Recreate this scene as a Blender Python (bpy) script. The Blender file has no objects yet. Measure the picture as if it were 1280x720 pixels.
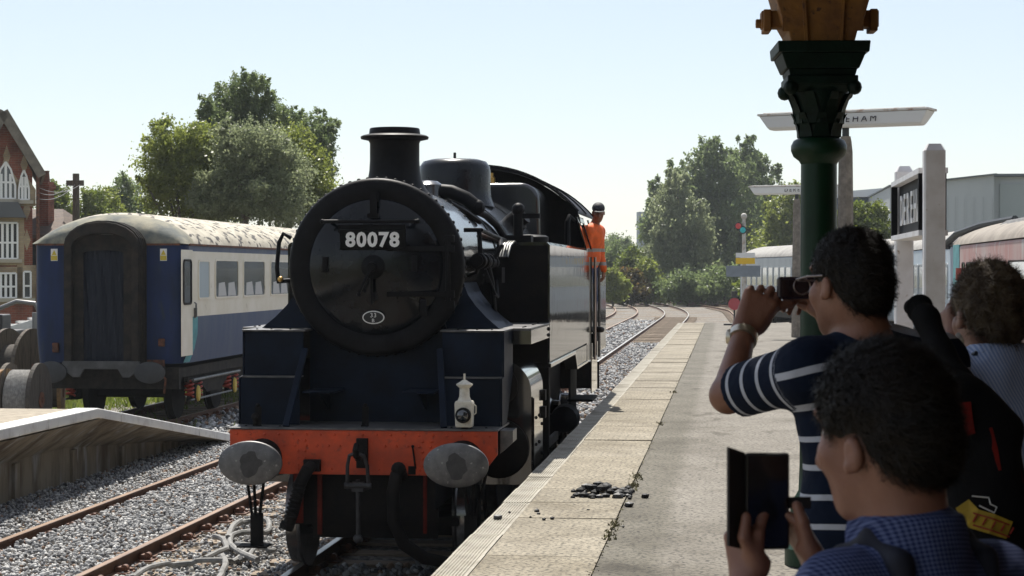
import bpy, bmesh, math, random
import numpy as np
from mathutils import Vector, Matrix
R = math.radians
rng = np.random.default_rng(7)
random.seed(7)
scene = bpy.context.scene
COL = scene.collection

# ---------------------------------------------------------------- camera
F_PX = 2410.0                      # focal length in pixels of the 1280 wide picture
VPX, HOR = 910.0, 340.0            # where the straight track vanishes
CAM = Vector((0.0, 0.0, 2.655))    # above rail level; the platform is 0.915 above it
YAW = math.atan((VPX - 640) / F_PX)
PITCH = math.atan((360 - HOR) / F_PX)
cam_d = bpy.data.cameras.new('camera')
cam = bpy.data.objects.new('camera', cam_d)
COL.objects.link(cam)
cam.location = CAM
cam.rotation_euler = (R(90) - PITCH, 0, YAW)
cam_d.sensor_width = 36
cam_d.lens = F_PX / 1280 * 36
cam_d.clip_start = 0.05
cam_d.clip_end = 6000
cam_d.dof.use_dof = True
cam_d.dof.focus_distance = 18.0
cam_d.dof.aperture_fstop = 15
scene.camera = cam

# ---------------------------------------------------------------- sky, sun, exposure
SUN_EL, SUN_AZ = R(57), R(-12)      # high, ahead, a little to the left of the track
w = bpy.data.worlds.new('World')
scene.world = w
w.use_nodes = True
nt = w.node_tree
nt.nodes.clear()
sky = nt.nodes.new('ShaderNodeTexSky')
sky.sky_type = 'NISHITA'
sky.sun_disc = False
sky.sun_elevation = SUN_EL
sky.sun_rotation = SUN_AZ
sky.altitude = 40
sky.air_density = 1.0
sky.dust_density = 0.35
sky.ozone_density = 1.4
bgn = nt.nodes.new('ShaderNodeBackground')
bgn.inputs['Strength'].default_value = 0.094
out = nt.nodes.new('ShaderNodeOutputWorld')
hz = nt.nodes.new('ShaderNodeMix'); hz.data_type = 'RGBA'      # summer haze evens the sky out
hz.inputs[0].default_value = 0.5
hz.inputs[7].default_value = (5.0, 5.0, 5.1, 1)
nt.links.new(sky.outputs[0], hz.inputs[6])
nt.links.new(hz.outputs[2], bgn.inputs[0])
nt.links.new(bgn.outputs[0], out.inputs[0])
sun_d = bpy.data.lights.new('sun', 'SUN')
sun_d.energy = 5.0
sun_d.angle = R(0.53)
sun_d.color = (1.0, 0.95, 0.87)
sun = bpy.data.objects.new('sun', sun_d)
COL.objects.link(sun)
sv = Vector((math.sin(SUN_AZ) * math.cos(SUN_EL), math.cos(SUN_AZ) * math.cos(SUN_EL), math.sin(SUN_EL)))
sun.rotation_euler = sv.to_track_quat('Z', 'Y').to_euler()
sun.location = (0, 0, 60)
vs = scene.view_settings
vs.view_transform = 'Standard'
vs.look = 'None'
vs.exposure = 0.68
vs.gamma = 1.0
vs.use_curve_mapping = False
scene.render.engine = 'CYCLES'
scene.cycles.use_denoising = True
scene.cycles.max_bounces = 6
scene.cycles.diffuse_bounces = 3
scene.cycles.glossy_bounces = 3
scene.cycles.transmission_bounces = 4
scene.cycles.transparent_max_bounces = 8
scene.cycles.sample_clamp_indirect = 8

# ---------------------------------------------------------------- pixel helpers
_r = Vector((math.cos(YAW), math.sin(YAW), 0))
_f = Vector((-math.sin(YAW) * math.cos(PITCH), math.cos(YAW) * math.cos(PITCH), -math.sin(PITCH)))
_u = _r.cross(_f)
def ray(px, py):
    return _f * F_PX + _r * (px - 640) + _u * (360 - py)
def W(px, py, Y):                   # the point of a pixel at a distance along the track
    d = ray(px, py)
    return CAM + d * (Y / d.y)
def G(px, py, Z):                   # the point of a pixel on a level surface
    d = ray(px, py)
    return CAM + d * ((Z - CAM.z) / d.z)
def WX(px, py, X):                  # the point of a pixel on a plane along the track
    d = ray(px, py)
    return CAM + d * (X / d.x)

# ---------------------------------------------------------------- object helpers
def tag(o, label=None, cat=None, group=None, kind=None):
    if label: o['label'] = label
    if cat: o['category'] = cat
    if group: o['group'] = group
    if kind: o['kind'] = kind
    return o
def empty(name, loc=(0, 0, 0), rz=0.0, label=None, cat=None, group=None):
    o = bpy.data.objects.new(name, None)
    COL.objects.link(o)
    o.empty_display_size = 0.2
    o.location = loc
    o.rotation_euler = (0, 0, rz)
    return tag(o, label, cat, group)
def link(name, me, parent=None):
    o = bpy.data.objects.new(name, me)
    COL.objects.link(o)
    if parent is not None:
        o.parent = parent
    return o
def copy_tree(o, parent=None):
    c = o.copy()
    COL.objects.link(c)
    c.parent = parent
    for ch in list(o.children):
        copy_tree(ch, c)
    return c

class MB:
    """collects shapes; build() links them as one mesh"""
    def __init__(s):
        s.v, s.f, s.m, s.sm = [], [], [], []
        s.mi = 0
    def add(s, vs_, fs_, smooth=False):
        b = len(s.v)
        s.v += [tuple(p) for p in vs_]
        for f in fs_:
            s.f.append(tuple(b + i for i in f))
            s.m.append(s.mi)
            s.sm.append(smooth)
        return s
    def box(s, x0, x1, y0, y1, z0, z1):
        return s.add([(x0, y0, z0), (x1, y0, z0), (x1, y1, z0), (x0, y1, z0), (x0, y0, z1), (x1, y0, z1), (x1, y1, z1), (x0, y1, z1)],
                     [(0, 3, 2, 1), (4, 5, 6, 7), (0, 1, 5, 4), (1, 2, 6, 5), (2, 3, 7, 6), (3, 0, 4, 7)])
    def obox(s, c, ax, ay, az):                       # box by centre and three half axes
        c, ax, ay, az = map(Vector, (c, ax, ay, az))
        P = [c + ax * i + ay * j + az * k for k in (-1, 1) for (i, j) in ((-1, -1), (1, -1), (1, 1), (-1, 1))]
        return s.add(P, [(0, 3, 2, 1), (4, 5, 6, 7), (0, 1, 5, 4), (1, 2, 6, 5), (2, 3, 7, 6), (3, 0, 4, 7)])
    def bar(s, p0, p1, wd, th, up=(0, 0, 1)):          # rectangular bar between two points
        p0, p1 = Vector(p0), Vector(p1)
        d = p1 - p0
        t = d.normalized()
        a = t.cross(Vector(up))
        if a.length < 1e-4: a = t.cross(Vector((1, 0, 0)))
        a.normalize()
        b = a.cross(t)
        return s.obox((p0 + p1) / 2, a * wd / 2, d / 2, b * th / 2)
    def cyl(s, p0, p1, r0, r1=None, n=16, caps=True, smooth=True):
        return s.tube([p0, p1], [r0, r0 if r1 is None else r1], n, caps, smooth)
    def tube(s, pts, r, n=8, caps=True, smooth=True):
        pts = [Vector(p) for p in pts]
        k = len(pts)
        rs = r if isinstance(r, (list, tuple)) else [r] * k
        base = len(s.v)
        t0 = (pts[1] - pts[0]).normalized()
        a = t0.cross(Vector((0, 0, 1)))
        if a.length < 1e-3: a = t0.cross(Vector((0, 1, 0)))
        a.normalize()
        V = []
        for i, p in enumerate(pts):
            t = (pts[min(i + 1, k - 1)] - pts[max(i - 1, 0)])
            t = t.normalized() if t.length > 1e-9 else t0
            a = (a - t * a.dot(t))
            a.normalize()
            b = t.cross(a)
            for j in range(n):
                q = 2 * math.pi * j / n
                V.append(p + (a * math.cos(q) + b * math.sin(q)) * rs[i])
        Fc = []
        for i in range(k - 1):
            for j in range(n):
                j2 = (j + 1) % n
                Fc.append((i * n + j, i * n + j2, (i + 1) * n + j2, (i + 1) * n + j))
        s.add(V, Fc, smooth)
        if caps:
            s.f.append(tuple(base + n - 1 - j for j in range(n))); s.m.append(s.mi); s.sm.append(False)
            s.f.append(tuple(base + (k - 1) * n + j for j in range(n))); s.m.append(s.mi); s.sm.append(False)
        return s
    def lathe(s, prof, o, axis=(0, 0, 1), n=32, smooth=True, sx=1.0, sy=1.0):   # prof: (radius, height) along the axis
        o, t = Vector(o), Vector(axis).normalized()
        a = Vector((1, 0, 0)) if abs(t.x) < 0.9 else Vector((0, 1, 0))
        a = (a - t * a.dot(t)).normalized()
        b = t.cross(a)
        V, Fc = [], []
        k = len(prof)
        for (r, h) in prof:
            for j in range(n):
                q = 2 * math.pi * j / n
                V.append(o + t * h + a * (math.cos(q) * r * sx) + b * (math.sin(q) * r * sy))
        for i in range(k - 1):
            for j in range(n):
                j2 = (j + 1) % n
                Fc.append((i * n + j, i * n + j2, (i + 1) * n + j2, (i + 1) * n + j))
        if prof[0][0] > 1e-5: Fc.append(tuple(range(n - 1, -1, -1)))
        if prof[-1][0] > 1e-5: Fc.append(tuple((k - 1) * n + j for j in range(n)))
        return s.add(V, Fc, smooth)
    def prism(s, poly, axis, a0, a1, smooth=False):    # polygon in the other two axes, pushed along one
        n = len(poly)
        def mk(p, a):
            return (a, p[0], p[1]) if axis == 'x' else (p[0], a, p[1]) if axis == 'y' else (p[0], p[1], a)
        V = [mk(p, a0) for p in poly] + [mk(p, a1) for p in poly]
        s.add(V, [(i, (i + 1) % n, n + (i + 1) % n, n + i) for i in range(n)], smooth)
        b = len(s.v) - 2 * n
        s.f.append(tuple(b + i for i in range(n - 1, -1, -1))); s.m.append(s.mi); s.sm.append(False)
        s.f.append(tuple(b + n + i for i in range(n))); s.m.append(s.mi); s.sm.append(False)
        return s
    def ball(s, c, r, n=8, m=6, sq=(1, 1, 1)):
        c = Vector(c)
        V = [c + Vector((0, 0, -r * sq[2]))]
        for i in range(1, m):
            a = math.pi * i / m - math.pi / 2
            for j in range(n):
                q = 2 * math.pi * j / n
                V.append(c + Vector((math.cos(a) * math.cos(q) * r * sq[0], math.cos(a) * math.sin(q) * r * sq[1], math.sin(a) * r * sq[2])))
        V.append(c + Vector((0, 0, r * sq[2])))
        Fc = []
        for j in range(n):
            j2 = (j + 1) % n
            Fc.append((0, 1 + j2, 1 + j))
            for i in range(m - 2):
                Fc.append((1 + i * n + j, 1 + i * n + j2, 1 + (i + 1) * n + j2, 1 + (i + 1) * n + j))
            Fc.append((1 + (m - 2) * n + j, 1 + (m - 2) * n + j2, len(V) - 1))
        return s.add(V, Fc, True)
    def mesh(s, name, mats, fix=True, angle=40):
        me = bpy.data.meshes.new(name)
        me.from_pydata(s.v, [], s.f)
        for m_ in (mats if isinstance(mats, (list, tuple)) else [mats]):
            me.materials.append(m_)
        me.polygons.foreach_set('material_index', s.m)
        me.polygons.foreach_set('use_smooth', s.sm)
        if fix:
            bm = bmesh.new(); bm.from_mesh(me)
            bmesh.ops.recalc_face_normals(bm, faces=bm.faces)
            bm.to_mesh(me); bm.free()
        if any(s.sm): me.set_sharp_from_angle(angle=R(angle))
        me.update()
        return me
    def build(s, name, mats, parent=None, bevel=0, seg=2, angle=40):
        o = link(name, s.mesh(name, mats, angle=angle), parent)
        if bevel:
            b = o.modifiers.new('bevel', 'BEVEL')
            b.width = bevel; b.segments = seg; b.limit_method = 'ANGLE'; b.angle_limit = R(35)
            b.harden_normals = False
        return o

def np_mesh(name, verts, faces, mats, smooth=False):    # fast mesh from arrays (faces all of one size)
    me = bpy.data.meshes.new(name)
    verts = np.asarray(verts, dtype=np.float32); faces = np.asarray(faces, dtype=np.int32)
    k = faces.shape[1]
    me.vertices.add(len(verts)); me.vertices.foreach_set('co', verts.ravel())
    me.loops.add(faces.size); me.loops.foreach_set('vertex_index', faces.ravel())
    me.polygons.add(len(faces))
    me.polygons.foreach_set('loop_start', np.arange(0, faces.size, k, dtype=np.int32))
    me.polygons.foreach_set('loop_total', np.full(len(faces), k, dtype=np.int32))
    if smooth: me.polygons.foreach_set('use_smooth', np.ones(len(faces), dtype=bool))
    for m_ in (mats if isinstance(mats, (list, tuple)) else [mats]): me.materials.append(m_)
    me.update(calc_edges=True)
    return me

def text_mesh(name, body, size, mat_, extrude=0.004, bold=0.0, spacing=1.0, sx=1.0):
    cu = bpy.data.curves.new(name, 'FONT')
    cu.body = body; cu.size = size; cu.extrude = extrude; cu.offset = bold
    cu.align_x = 'CENTER'; cu.align_y = 'CENTER'; cu.space_character = spacing
    cu.resolution_u = 3
    o = bpy.data.objects.new(name, cu)
    COL.objects.link(o)
    dg = bpy.context.evaluated_depsgraph_get()
    me = bpy.data.meshes.new_from_object(o.evaluated_get(dg))
    bpy.data.objects.remove(o); bpy.data.curves.remove(cu)
    me.materials.clear(); me.materials.append(mat_)
    co = np.empty(len(me.vertices) * 3, dtype=np.float32); me.vertices.foreach_get('co', co)
    co = co.reshape(-1, 3); co[:, 0] -= (co[:, 0].max() + co[:, 0].min()) / 2; co[:, 0] *= sx
    co[:, 1] -= (co[:, 1].max() + co[:, 1].min()) / 2
    me.vertices.foreach_set('co', co.ravel()); me.update()
    return me
def put_text(name, me, parent, loc, xdir, ydir):       # lay a text mesh with its own x and y along two directions
    x, y = Vector(xdir).normalized(), Vector(ydir).normalized()
    z = x.cross(y)
    o = link(name, me, parent)
    M = Matrix((x, y, z)).transposed().to_4x4()
    M.translation = Vector(loc)
    o.matrix_local = M
    return o

# ---------------------------------------------------------------- materials
MATS = {}
def mat(name, col, rough=0.6, metal=0.0, var=0.0, scale=4.0, bump=0.0, bscale=40.0, col2=None, spec=0.5, coat=0.0, mix=(0.4, 0.65),
        stretch=(1, 1, 1), detail=4, rvar=0.0, coords='Object', third=None):
    """Principled with two colours mixed by noise, light brightness mottling and a fine bump"""
    m = bpy.data.materials.new(name); MATS[name] = m
    m.use_nodes = True
    n = m.node_tree; L = n.links
    b = n.nodes['Principled BSDF']
    b.inputs['Roughness'].default_value = rough
    b.inputs['Metallic'].default_value = metal
    b.inputs['Specular IOR Level'].default_value = spec
    if coat:
        b.inputs['Coat Weight'].default_value = coat
        b.inputs['Coat Roughness'].default_value = 0.06
    tc = n.nodes.new('ShaderNodeTexCoord')
    mp = n.nodes.new('ShaderNodeMapping'); mp.inputs['Scale'].default_value = stretch
    L.new(tc.outputs[coords], mp.inputs[0])
    c4 = (*col, 1)
    if col2 is not None or var:
        ns = n.nodes.new('ShaderNodeTexNoise'); ns.inputs['Scale'].default_value = scale; ns.inputs['Detail'].default_value = detail
        ns.inputs['Roughness'].default_value = 0.62
        L.new(mp.outputs[0], ns.inputs[0])
        mr = n.nodes.new('ShaderNodeMapRange'); mr.inputs[1].default_value, mr.inputs[2].default_value = mix
        L.new(ns.outputs[0], mr.inputs[0])
        mx = n.nodes.new('ShaderNodeMix'); mx.data_type = 'RGBA'
        mx.inputs[6].default_value = c4
        mx.inputs[7].default_value = (*(col2 if col2 is not None else tuple(min(1, c * (1 + var)) for c in col)), 1)
        if col2 is None: mx.inputs[6].default_value = (*(c * (1 - var) for c in col), 1)
        L.new(mr.outputs[0], mx.inputs[0])
        src = mx.outputs[2]
        if third is not None:                     # (colour, scale, lo, hi): a second, finer set of marks
            n2 = n.nodes.new('ShaderNodeTexNoise'); n2.inputs['Scale'].default_value = third[1]; n2.inputs['Detail'].default_value = 5
            L.new(mp.outputs[0], n2.inputs[0])
            m2 = n.nodes.new('ShaderNodeMapRange'); m2.inputs[1].default_value, m2.inputs[2].default_value = third[2], third[3]
            L.new(n2.outputs[0], m2.inputs[0])
            x2 = n.nodes.new('ShaderNodeMix'); x2.data_type = 'RGBA'; x2.inputs[7].default_value = (*third[0], 1)
            L.new(m2.outputs[0], x2.inputs[0]); L.new(src, x2.inputs[6])
            src = x2.outputs[2]
        L.new(src, b.inputs['Base Color'])
        if rvar:
            m3 = n.nodes.new('ShaderNodeMapRange'); m3.inputs[3].default_value = max(0.02, rough - rvar); m3.inputs[4].default_value = rough + rvar
            L.new(ns.outputs[0], m3.inputs[0]); L.new(m3.outputs[0], b.inputs['Roughness'])
    else:
        b.inputs['Base Color'].default_value = c4
    if bump:
        nb = n.nodes.new('ShaderNodeTexNoise'); nb.inputs['Scale'].default_value = bscale; nb.inputs['Detail'].default_value = 3
        L.new(mp.outputs[0], nb.inputs[0])
        bp = n.nodes.new('ShaderNodeBump'); bp.inputs['Strength'].default_value = 1.0; bp.inputs['Distance'].default_value = bump
        L.new(nb.outputs[0], bp.inputs['Height']); L.new(bp.outputs[0], b.inputs['Normal'])
    return m
def emit_of(m, col, s):
    b = m.node_tree.nodes['Principled BSDF']
    b.inputs['Emission Color'].default_value = (*col, 1); b.inputs['Emission Strength'].default_value = s
    return m

soot_black = mat('smokebox_black', (0.007, 0.007, 0.008), 0.5, var=0.4, scale=6, bump=0.0008, bscale=60, rvar=0.12, spec=.1)
door_black = mat('smokebox_door_black', (0.006, 0.0075, 0.01), 0.16, var=0.4, scale=4, bump=0.0005, bscale=8, rvar=0.05, spec=.28)
boiler_black = mat('boiler_black', (0.012, 0.013, 0.015), 0.23, var=0.3, scale=5, bump=0.0005, bscale=20, spec=0.7, coat=0.5, rvar=0.07)
blue_black = mat('footplate_blue_black', (0.006, 0.0105, 0.021), 0.45, var=0.35, scale=3, bump=0.0006, bscale=30, rvar=0.1, spec=.08)
frame_black = mat('underframe_black', (0.006, 0.006, 0.006), 0.65, col2=(0.013, 0.011, 0.01), scale=7, bump=0.002, bscale=30, spec=.1)
tank_mat = mat('side_tank_black_gloss', (0.014, 0.0145, 0.016), 0.035, var=0.15, scale=3, bump=0.0022, bscale=6, spec=0.6, stretch=(1, 1, 0.25))
cyl_mat = mat('cylinder_cladding_black', (0.016, 0.016, 0.017), 0.12, var=0.3, scale=6, bump=0.0006, bscale=8, spec=1.0, coat=0.9)
plate_top = mat('running_plate_worn', (0.05, 0.05, 0.052), 0.4, col2=(0.12, 0.115, 0.11), scale=9, bump=0.001, bscale=60, rvar=0.1)
beam_red = mat('buffer_beam_red', (0.5, 0.052, 0.006), 0.55, var=0.22, scale=5, bump=0.0006, bscale=50, col2=None, third=((0.1, 0.02, 0.012), 14, 0.6, 0.78))
steel = mat('worn_steel', (0.13, 0.13, 0.125), 0.42, metal=0.6, var=0.35, scale=12, bump=0.0006, bscale=70)
steel_bright = mat('bright_steel', (0.45, 0.45, 0.45), 0.28, metal=1.0, var=0.2, scale=9)
tyre_steel = mat('wheel_tyre_steel', (0.2, 0.2, 0.2), 0.25, metal=0.9, var=0.3, scale=9)
white_letter = mat('white_lettering', (0.72, 0.72, 0.7), 0.5)
lamp_white = mat('lamp_white_paint', (0.62, 0.59, 0.5), 0.45, col2=(0.42, 0.39, 0.32), scale=18, mix=(0.5, 0.75))
copper = mat('dull_copper', (0.16, 0.07, 0.04), 0.4, metal=0.7, var=0.4, scale=12)
brass = mat('brass', (0.55, 0.36, 0.12), 0.3, metal=1.0)
glass_dark = mat('dark_lens_glass', (0.01, 0.015, 0.02), 0.06, spec=0.8, coat=1.0)
rail_rust = mat('rail_rust', (0.13, 0.06, 0.03), 0.75, col2=(0.075, 0.04, 0.025), scale=16, bump=0.001, bscale=60, stretch=(1, 0.3, 1))
rail_top = mat('rail_head_brown', (0.3, 0.2, 0.13), 0.38, metal=0.5, col2=(0.2, 0.14, 0.1), scale=5, stretch=(3, 0.3, 1))
rail_shiny = mat('rail_head_polished', (0.42, 0.4, 0.37), 0.3, metal=0.8, var=0.2, scale=5, stretch=(3, 0.3, 1))
sleeper_wood = mat('sleeper_timber', (0.3, 0.235, 0.17), 0.9, col2=(0.15, 0.115, 0.085), scale=9, bump=0.004, bscale=30, stretch=(0.4, 4, 4))
clip_rust = mat('rusty_clip', (0.16, 0.06, 0.028), 0.7, col2=(0.07, 0.04, 0.03), scale=20)
hose_grey = mat('weathered_hose', (0.25, 0.245, 0.235), 0.8, col2=(0.13, 0.13, 0.125), scale=14, bump=0.001, bscale=70)
# ================================================================ the setting: ground, tracks, ballast, platforms
PLAT = 0.915
TRK = -3.105                         # centre line of the engine's track
LTRK = -6.40                         # the empty track on its left
Y0C, RC = 112.0, 397.0               # beyond this the line bends left
def bend(Y):
    return 0.0 if Y < Y0C else (Y - Y0C) ** 2 / (2 * RC)

def ground_material():
    m = bpy.data.materials.new('ballast_ground'); m.use_nodes = True
    n = m.node_tree; L = n.links; b = n.nodes['Principled BSDF']
    b.inputs['Roughness'].default_value = 0.95
    tc = n.nodes.new('ShaderNodeTexCoord')
    vo = n.nodes.new('ShaderNodeTexVoronoi'); vo.inputs['Scale'].default_value = 17
    L.new(tc.outputs['Object'], vo.inputs[0])
    hs = n.nodes.new('ShaderNodeValToRGB')
    e = hs.color_ramp.elements
    e[0].color = (0.065, 0.06, 0.055, 1); e[1].color = (0.27, 0.25, 0.22, 1)
    sp = n.nodes.new('ShaderNodeSeparateColor'); L.new(vo.outputs['Color'], sp.inputs[0]); L.new(sp.outputs[0], hs.inputs[0])
    big = n.nodes.new('ShaderNodeTexNoise'); big.inputs['Scale'].default_value = 0.35; big.inputs['Detail'].default_value = 4
    L.new(tc.outputs['Object'], big.inputs[0])
    mr = n.nodes.new('ShaderNodeMapRange'); mr.inputs[1].default_value = 0.45; mr.inputs[2].default_value = 0.62
    L.new(big.outputs[0], mr.inputs[0])
    mx = n.nodes.new('ShaderNodeMix'); mx.data_type = 'RGBA'; mx.blend_type = 'MULTIPLY'
    mx.inputs[7].default_value = (0.9, 0.75, 0.58, 1)
    L.new(mr.outputs[0], mx.inputs[0]); L.new(hs.outputs[0], mx.inputs[6]); L.new(mx.outputs[2], b.inputs['Base Color'])
    bp = n.nodes.new('ShaderNodeBump'); bp.inputs['Distance'].default_value = 0.03
    L.new(vo.outputs['Distance'], bp.inputs['Height']); bp.invert = True
    L.new(bp.outputs[0], b.inputs['Normal'])
    return m
ballast_sheet = ground_material()
earth = mat('dry_earth_and_grass', (0.13, 0.1, 0.06), 0.95, col2=(0.08, 0.1, 0.03), scale=0.5, bump=0.03, bscale=6, detail=8)
m_ = MB()
m_.add([(-900, -200, -0.30), (900, -200, -0.30), (900, 3000, -0.30), (-900, 3000, -0.30)], [(0, 1, 2, 3)])
tag(m_.build('ground', earth), kind='structure')

def strip(name, xs, zs, ys, material, off=lambda y: 0.0):
    V, Fc = [], []
    for y in ys:
        for x, z in zip(xs, zs):
            V.append((x - off(y), y, z))
    k = len(xs)
    for i in range(len(ys) - 1):
        for j in range(k - 1):
            Fc.append((i * k + j, i * k + j + 1, (i + 1) * k + j + 1, (i + 1) * k + j))
    me = bpy.data.meshes.new(name); me.from_pydata(V, [], Fc); me.materials.append(material)
    return tag(link(name, me), kind='structure')
yy = list(np.arange(-20, 112, 4)) + list(np.arange(112, 330, 6))
strip('ballast_bed', [-16, -13.5, -9, -8, -4.6, -1.6, 9.5, 13], [-0.28, -0.15, -0.15, -0.15, -0.16, -0.16, -0.16, -0.28], yy, ballast_sheet, bend)

# ---- ballast stones: thousands of small angular stones, one mass
def stone_cloud(name, pts, sizes, mats, lump=None, parent=None, colors=None):
    ico = bmesh.new(); bmesh.ops.create_icosphere(ico, subdivisions=1, radius=1.0)
    bv = np.array([v.co[:] for v in ico.verts], dtype=np.float32); bf = np.array([[v.index for v in f.verts] for f in ico.faces]); ico.free()
    N = len(pts)
    q = rng.normal(size=(N, 4)); q /= np.linalg.norm(q, axis=1)[:, None]
    a, b, c, d = q.T
    Rm = np.stack([np.stack([1 - 2 * (c * c + d * d), 2 * (b * c - a * d), 2 * (b * d + a * c)], -1),
                   np.stack([2 * (b * c + a * d), 1 - 2 * (b * b + d * d), 2 * (c * d - a * b)], -1),
                   np.stack([2 * (b * d - a * c), 2 * (c * d + a * b), 1 - 2 * (b * b + c * c)], -1)], 1)
    sc = rng.uniform(0.55, 1.25, size=(N, 1, 3)) * np.asarray(sizes)[:, None, None]
    jit = 1 + rng.uniform(-0.28, 0.22, size=(N, len(bv), 1))
    V = np.einsum('nij,nkj->nki', Rm, bv[None] * jit * sc) + np.asarray(pts)[:, None, :]
    Fa = bf[None] + (np.arange(N) * len(bv))[:, None, None]
    me = np_mesh(name, V.reshape(-1, 3), Fa.reshape(-1, 3), mats)
    me.polygons.foreach_set('material_index', np.repeat(rng.choice(len(mats), size=N, p=lump), len(bf)).astype(np.int32))
    return link(name, me, parent)
st = [mat('ballast_stone_pale', (0.48, 0.475, 0.46), 0.9, var=0.2, scale=9), mat('ballast_stone_grey', (0.28, 0.285, 0.29), 0.9, var=0.25, scale=9),
      mat('ballast_stone_dark', (0.11, 0.11, 0.115), 0.85, var=0.3, scale=9), mat('ballast_stone_brown', (0.26, 0.17, 0.115), 0.9, var=0.3, scale=9)]
def scatter(x0, x1, y0, y1, dens, z, s0, s1):
    n = int((x1 - x0) * (y1 - y0) * dens)
    p = np.stack([rng.uniform(x0, x1, n), rng.uniform(y0, y1, n), np.full(n, z) + rng.uniform(-0.02, 0.035, n)], 1)
    return p, rng.uniform(s0, s1, n)
P1, S1 = [], []
for (x0, x1, y0, y1, dens, s0, s1, zz) in ((-8.6, -7.2, 13, 30.5, 620, .014, .028, -.1), (-7.05, -5.75, 13, 30, 800, .014, .028, -.08), (-5.62, -4.1, 12, 26, 420, .013, .026, -.155),
                                   (-5.62, -4.1, 26, 60, 60, .03, .05, -.12), (-7.05, -5.75, 30, 60, 70, .03, .055, -.09), (-10, -7.2, 30.5, 60, 50, .03, .055, -.12),
                                   (-3.7, -2.5, 11, 18, 160, .02, .04, -.13), (-3.7, -1.7, 29.5, 75, 70, .03, .05, -.12), (-5.6, -3.9, 60, 110, 22, .04, .08, -.11)):
    p, s_ = scatter(x0, x1, y0, y1, dens, zz, s0, s1); P1.append(p); S1.append(s_)
P1 = np.concatenate(P1); S1 = np.concatenate(S1)
tag(stone_cloud('ballast_stones', P1, S1, st, [0.38, 0.42, 0.15, 0.05]), 'loose grey and pale stone ballast around the tracks', 'ballast', kind='stuff')

# ---- tracks
def rail_profile():
    return [(-.07, -.145), (.07, -.145), (.07, -.13), (.012, -.115), (.012, -.04), (.035, -.03), (.035, -.004), (.03, 0), (-.03, 0), (-.035, -.004), (-.035, -.03), (-.012, -.04), (-.012, -.115), (-.07, -.13)]
def rail(x, ys, off, parent, top):
    pr = rail_profile(); k = len(pr); m = MB()
    V = [(x - off(y) + p[0], y, p[1]) for y in ys for p in pr]
    b = 0
    m.add(V, [])
    for i in range(len(ys) - 1):
        for j in range(k):
            j2 = (j + 1) % k
            m.f.append((i * k + j, i * k + j2, (i + 1) * k + j2, (i + 1) * k + j)); m.m.append(1 if j in (6, 7, 8) else 0); m.sm.append(False)
    m.f.append(tuple(range(k - 1, -1, -1))); m.m.append(0); m.sm.append(False)
    return m.build('rail', [rail_rust, top], parent)
sl = MB(); sl.box(-1.28, 1.28, -.12, .12, -.275, -.125)
sleeper_me = sl.mesh('sleeper', sleeper_wood)
ch = MB(); ch.box(-.17, .17, -.1, .1, -.126, -.108); ch.box(-.10, -.02, -.05, .05, -.108, -.05); ch.box(.02, .10, -.05, .05, -.108, -.06)
ch.lathe([(.034, -.035), (.034, .035), (.02, .042), (.02, -.042)], (.10, 0, -.075), (0, 1, 0), 10); ch.cyl((-.13, -.05, -.11), (-.13, -.05, -.08), .018, n=6); ch.cyl((.14, .06, -.11), (.14, .06, -.085), .018, n=6)
chair_me = ch.mesh('rail_chair', clip_rust)
def track(name, xc, ys, off, y_sleep, top, step=0.72, chairs=True, jitter=0.0):
    t = empty(name, (xc, 0, 0)); tag(t, kind='structure')
    for sx in (-.7525, .7525):
        rail(sx, ys, off, t, top)
    y = y_sleep[0]; i = 0
    while y < y_sleep[1]:
        s_ = link('sleeper', sleeper_me, t); s_.location = (-off(y), y + random.uniform(-jitter, jitter), random.uniform(-.012, .008)); s_.rotation_euler = (0, 0, random.uniform(-.01, .01))
        if chairs and y < 55:
            for sx in (-.7525, .7525):
                c_ = link('rail_chair', chair_me, s_); c_.location = (sx, 0, 0); c_.rotation_euler = (0, 0, 0 if sx > 0 else 0)
        y += step; i += 1
    return t
ysm = [8.0] + list(np.arange(12, 112, 10)) + list(np.arange(112, 300, 4))
track('railway_track', TRK, ysm, bend, (11.0, 120), rail_shiny)
track('railway_track', LTRK, ysm, bend, (13.0, 90), rail_top)
track('railway_track', (W(47, 380, 32.6).x + W(226, 380, 32.6).x) / 2, [31.3, 40, 60, 80, 100], lambda y: 0, (31.6, 60), rail_top)
RTRK = 6.95
RX_Y, RX_X = [0, 58, 64, 70, 78, 86, 92, 100, 115, 136, 150, 160, 175, 190, 210], [0, 0, .1, .55, 1.9, 3.7, 4.8, 5.4, 5.7, 6.1, 7.4, 8.9, 11.5, 14.6, 19.5]
def rbend(Y):
    return float(np.mean(np.interp([Y - 4, Y - 2, Y, Y + 2, Y + 4], RX_Y, RX_X)))
track('railway_track', RTRK, list(np.arange(20, 66, 12)) + list(np.arange(66, 206, 4)), rbend, (24.0, 150), rail_top, chairs=False)

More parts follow.
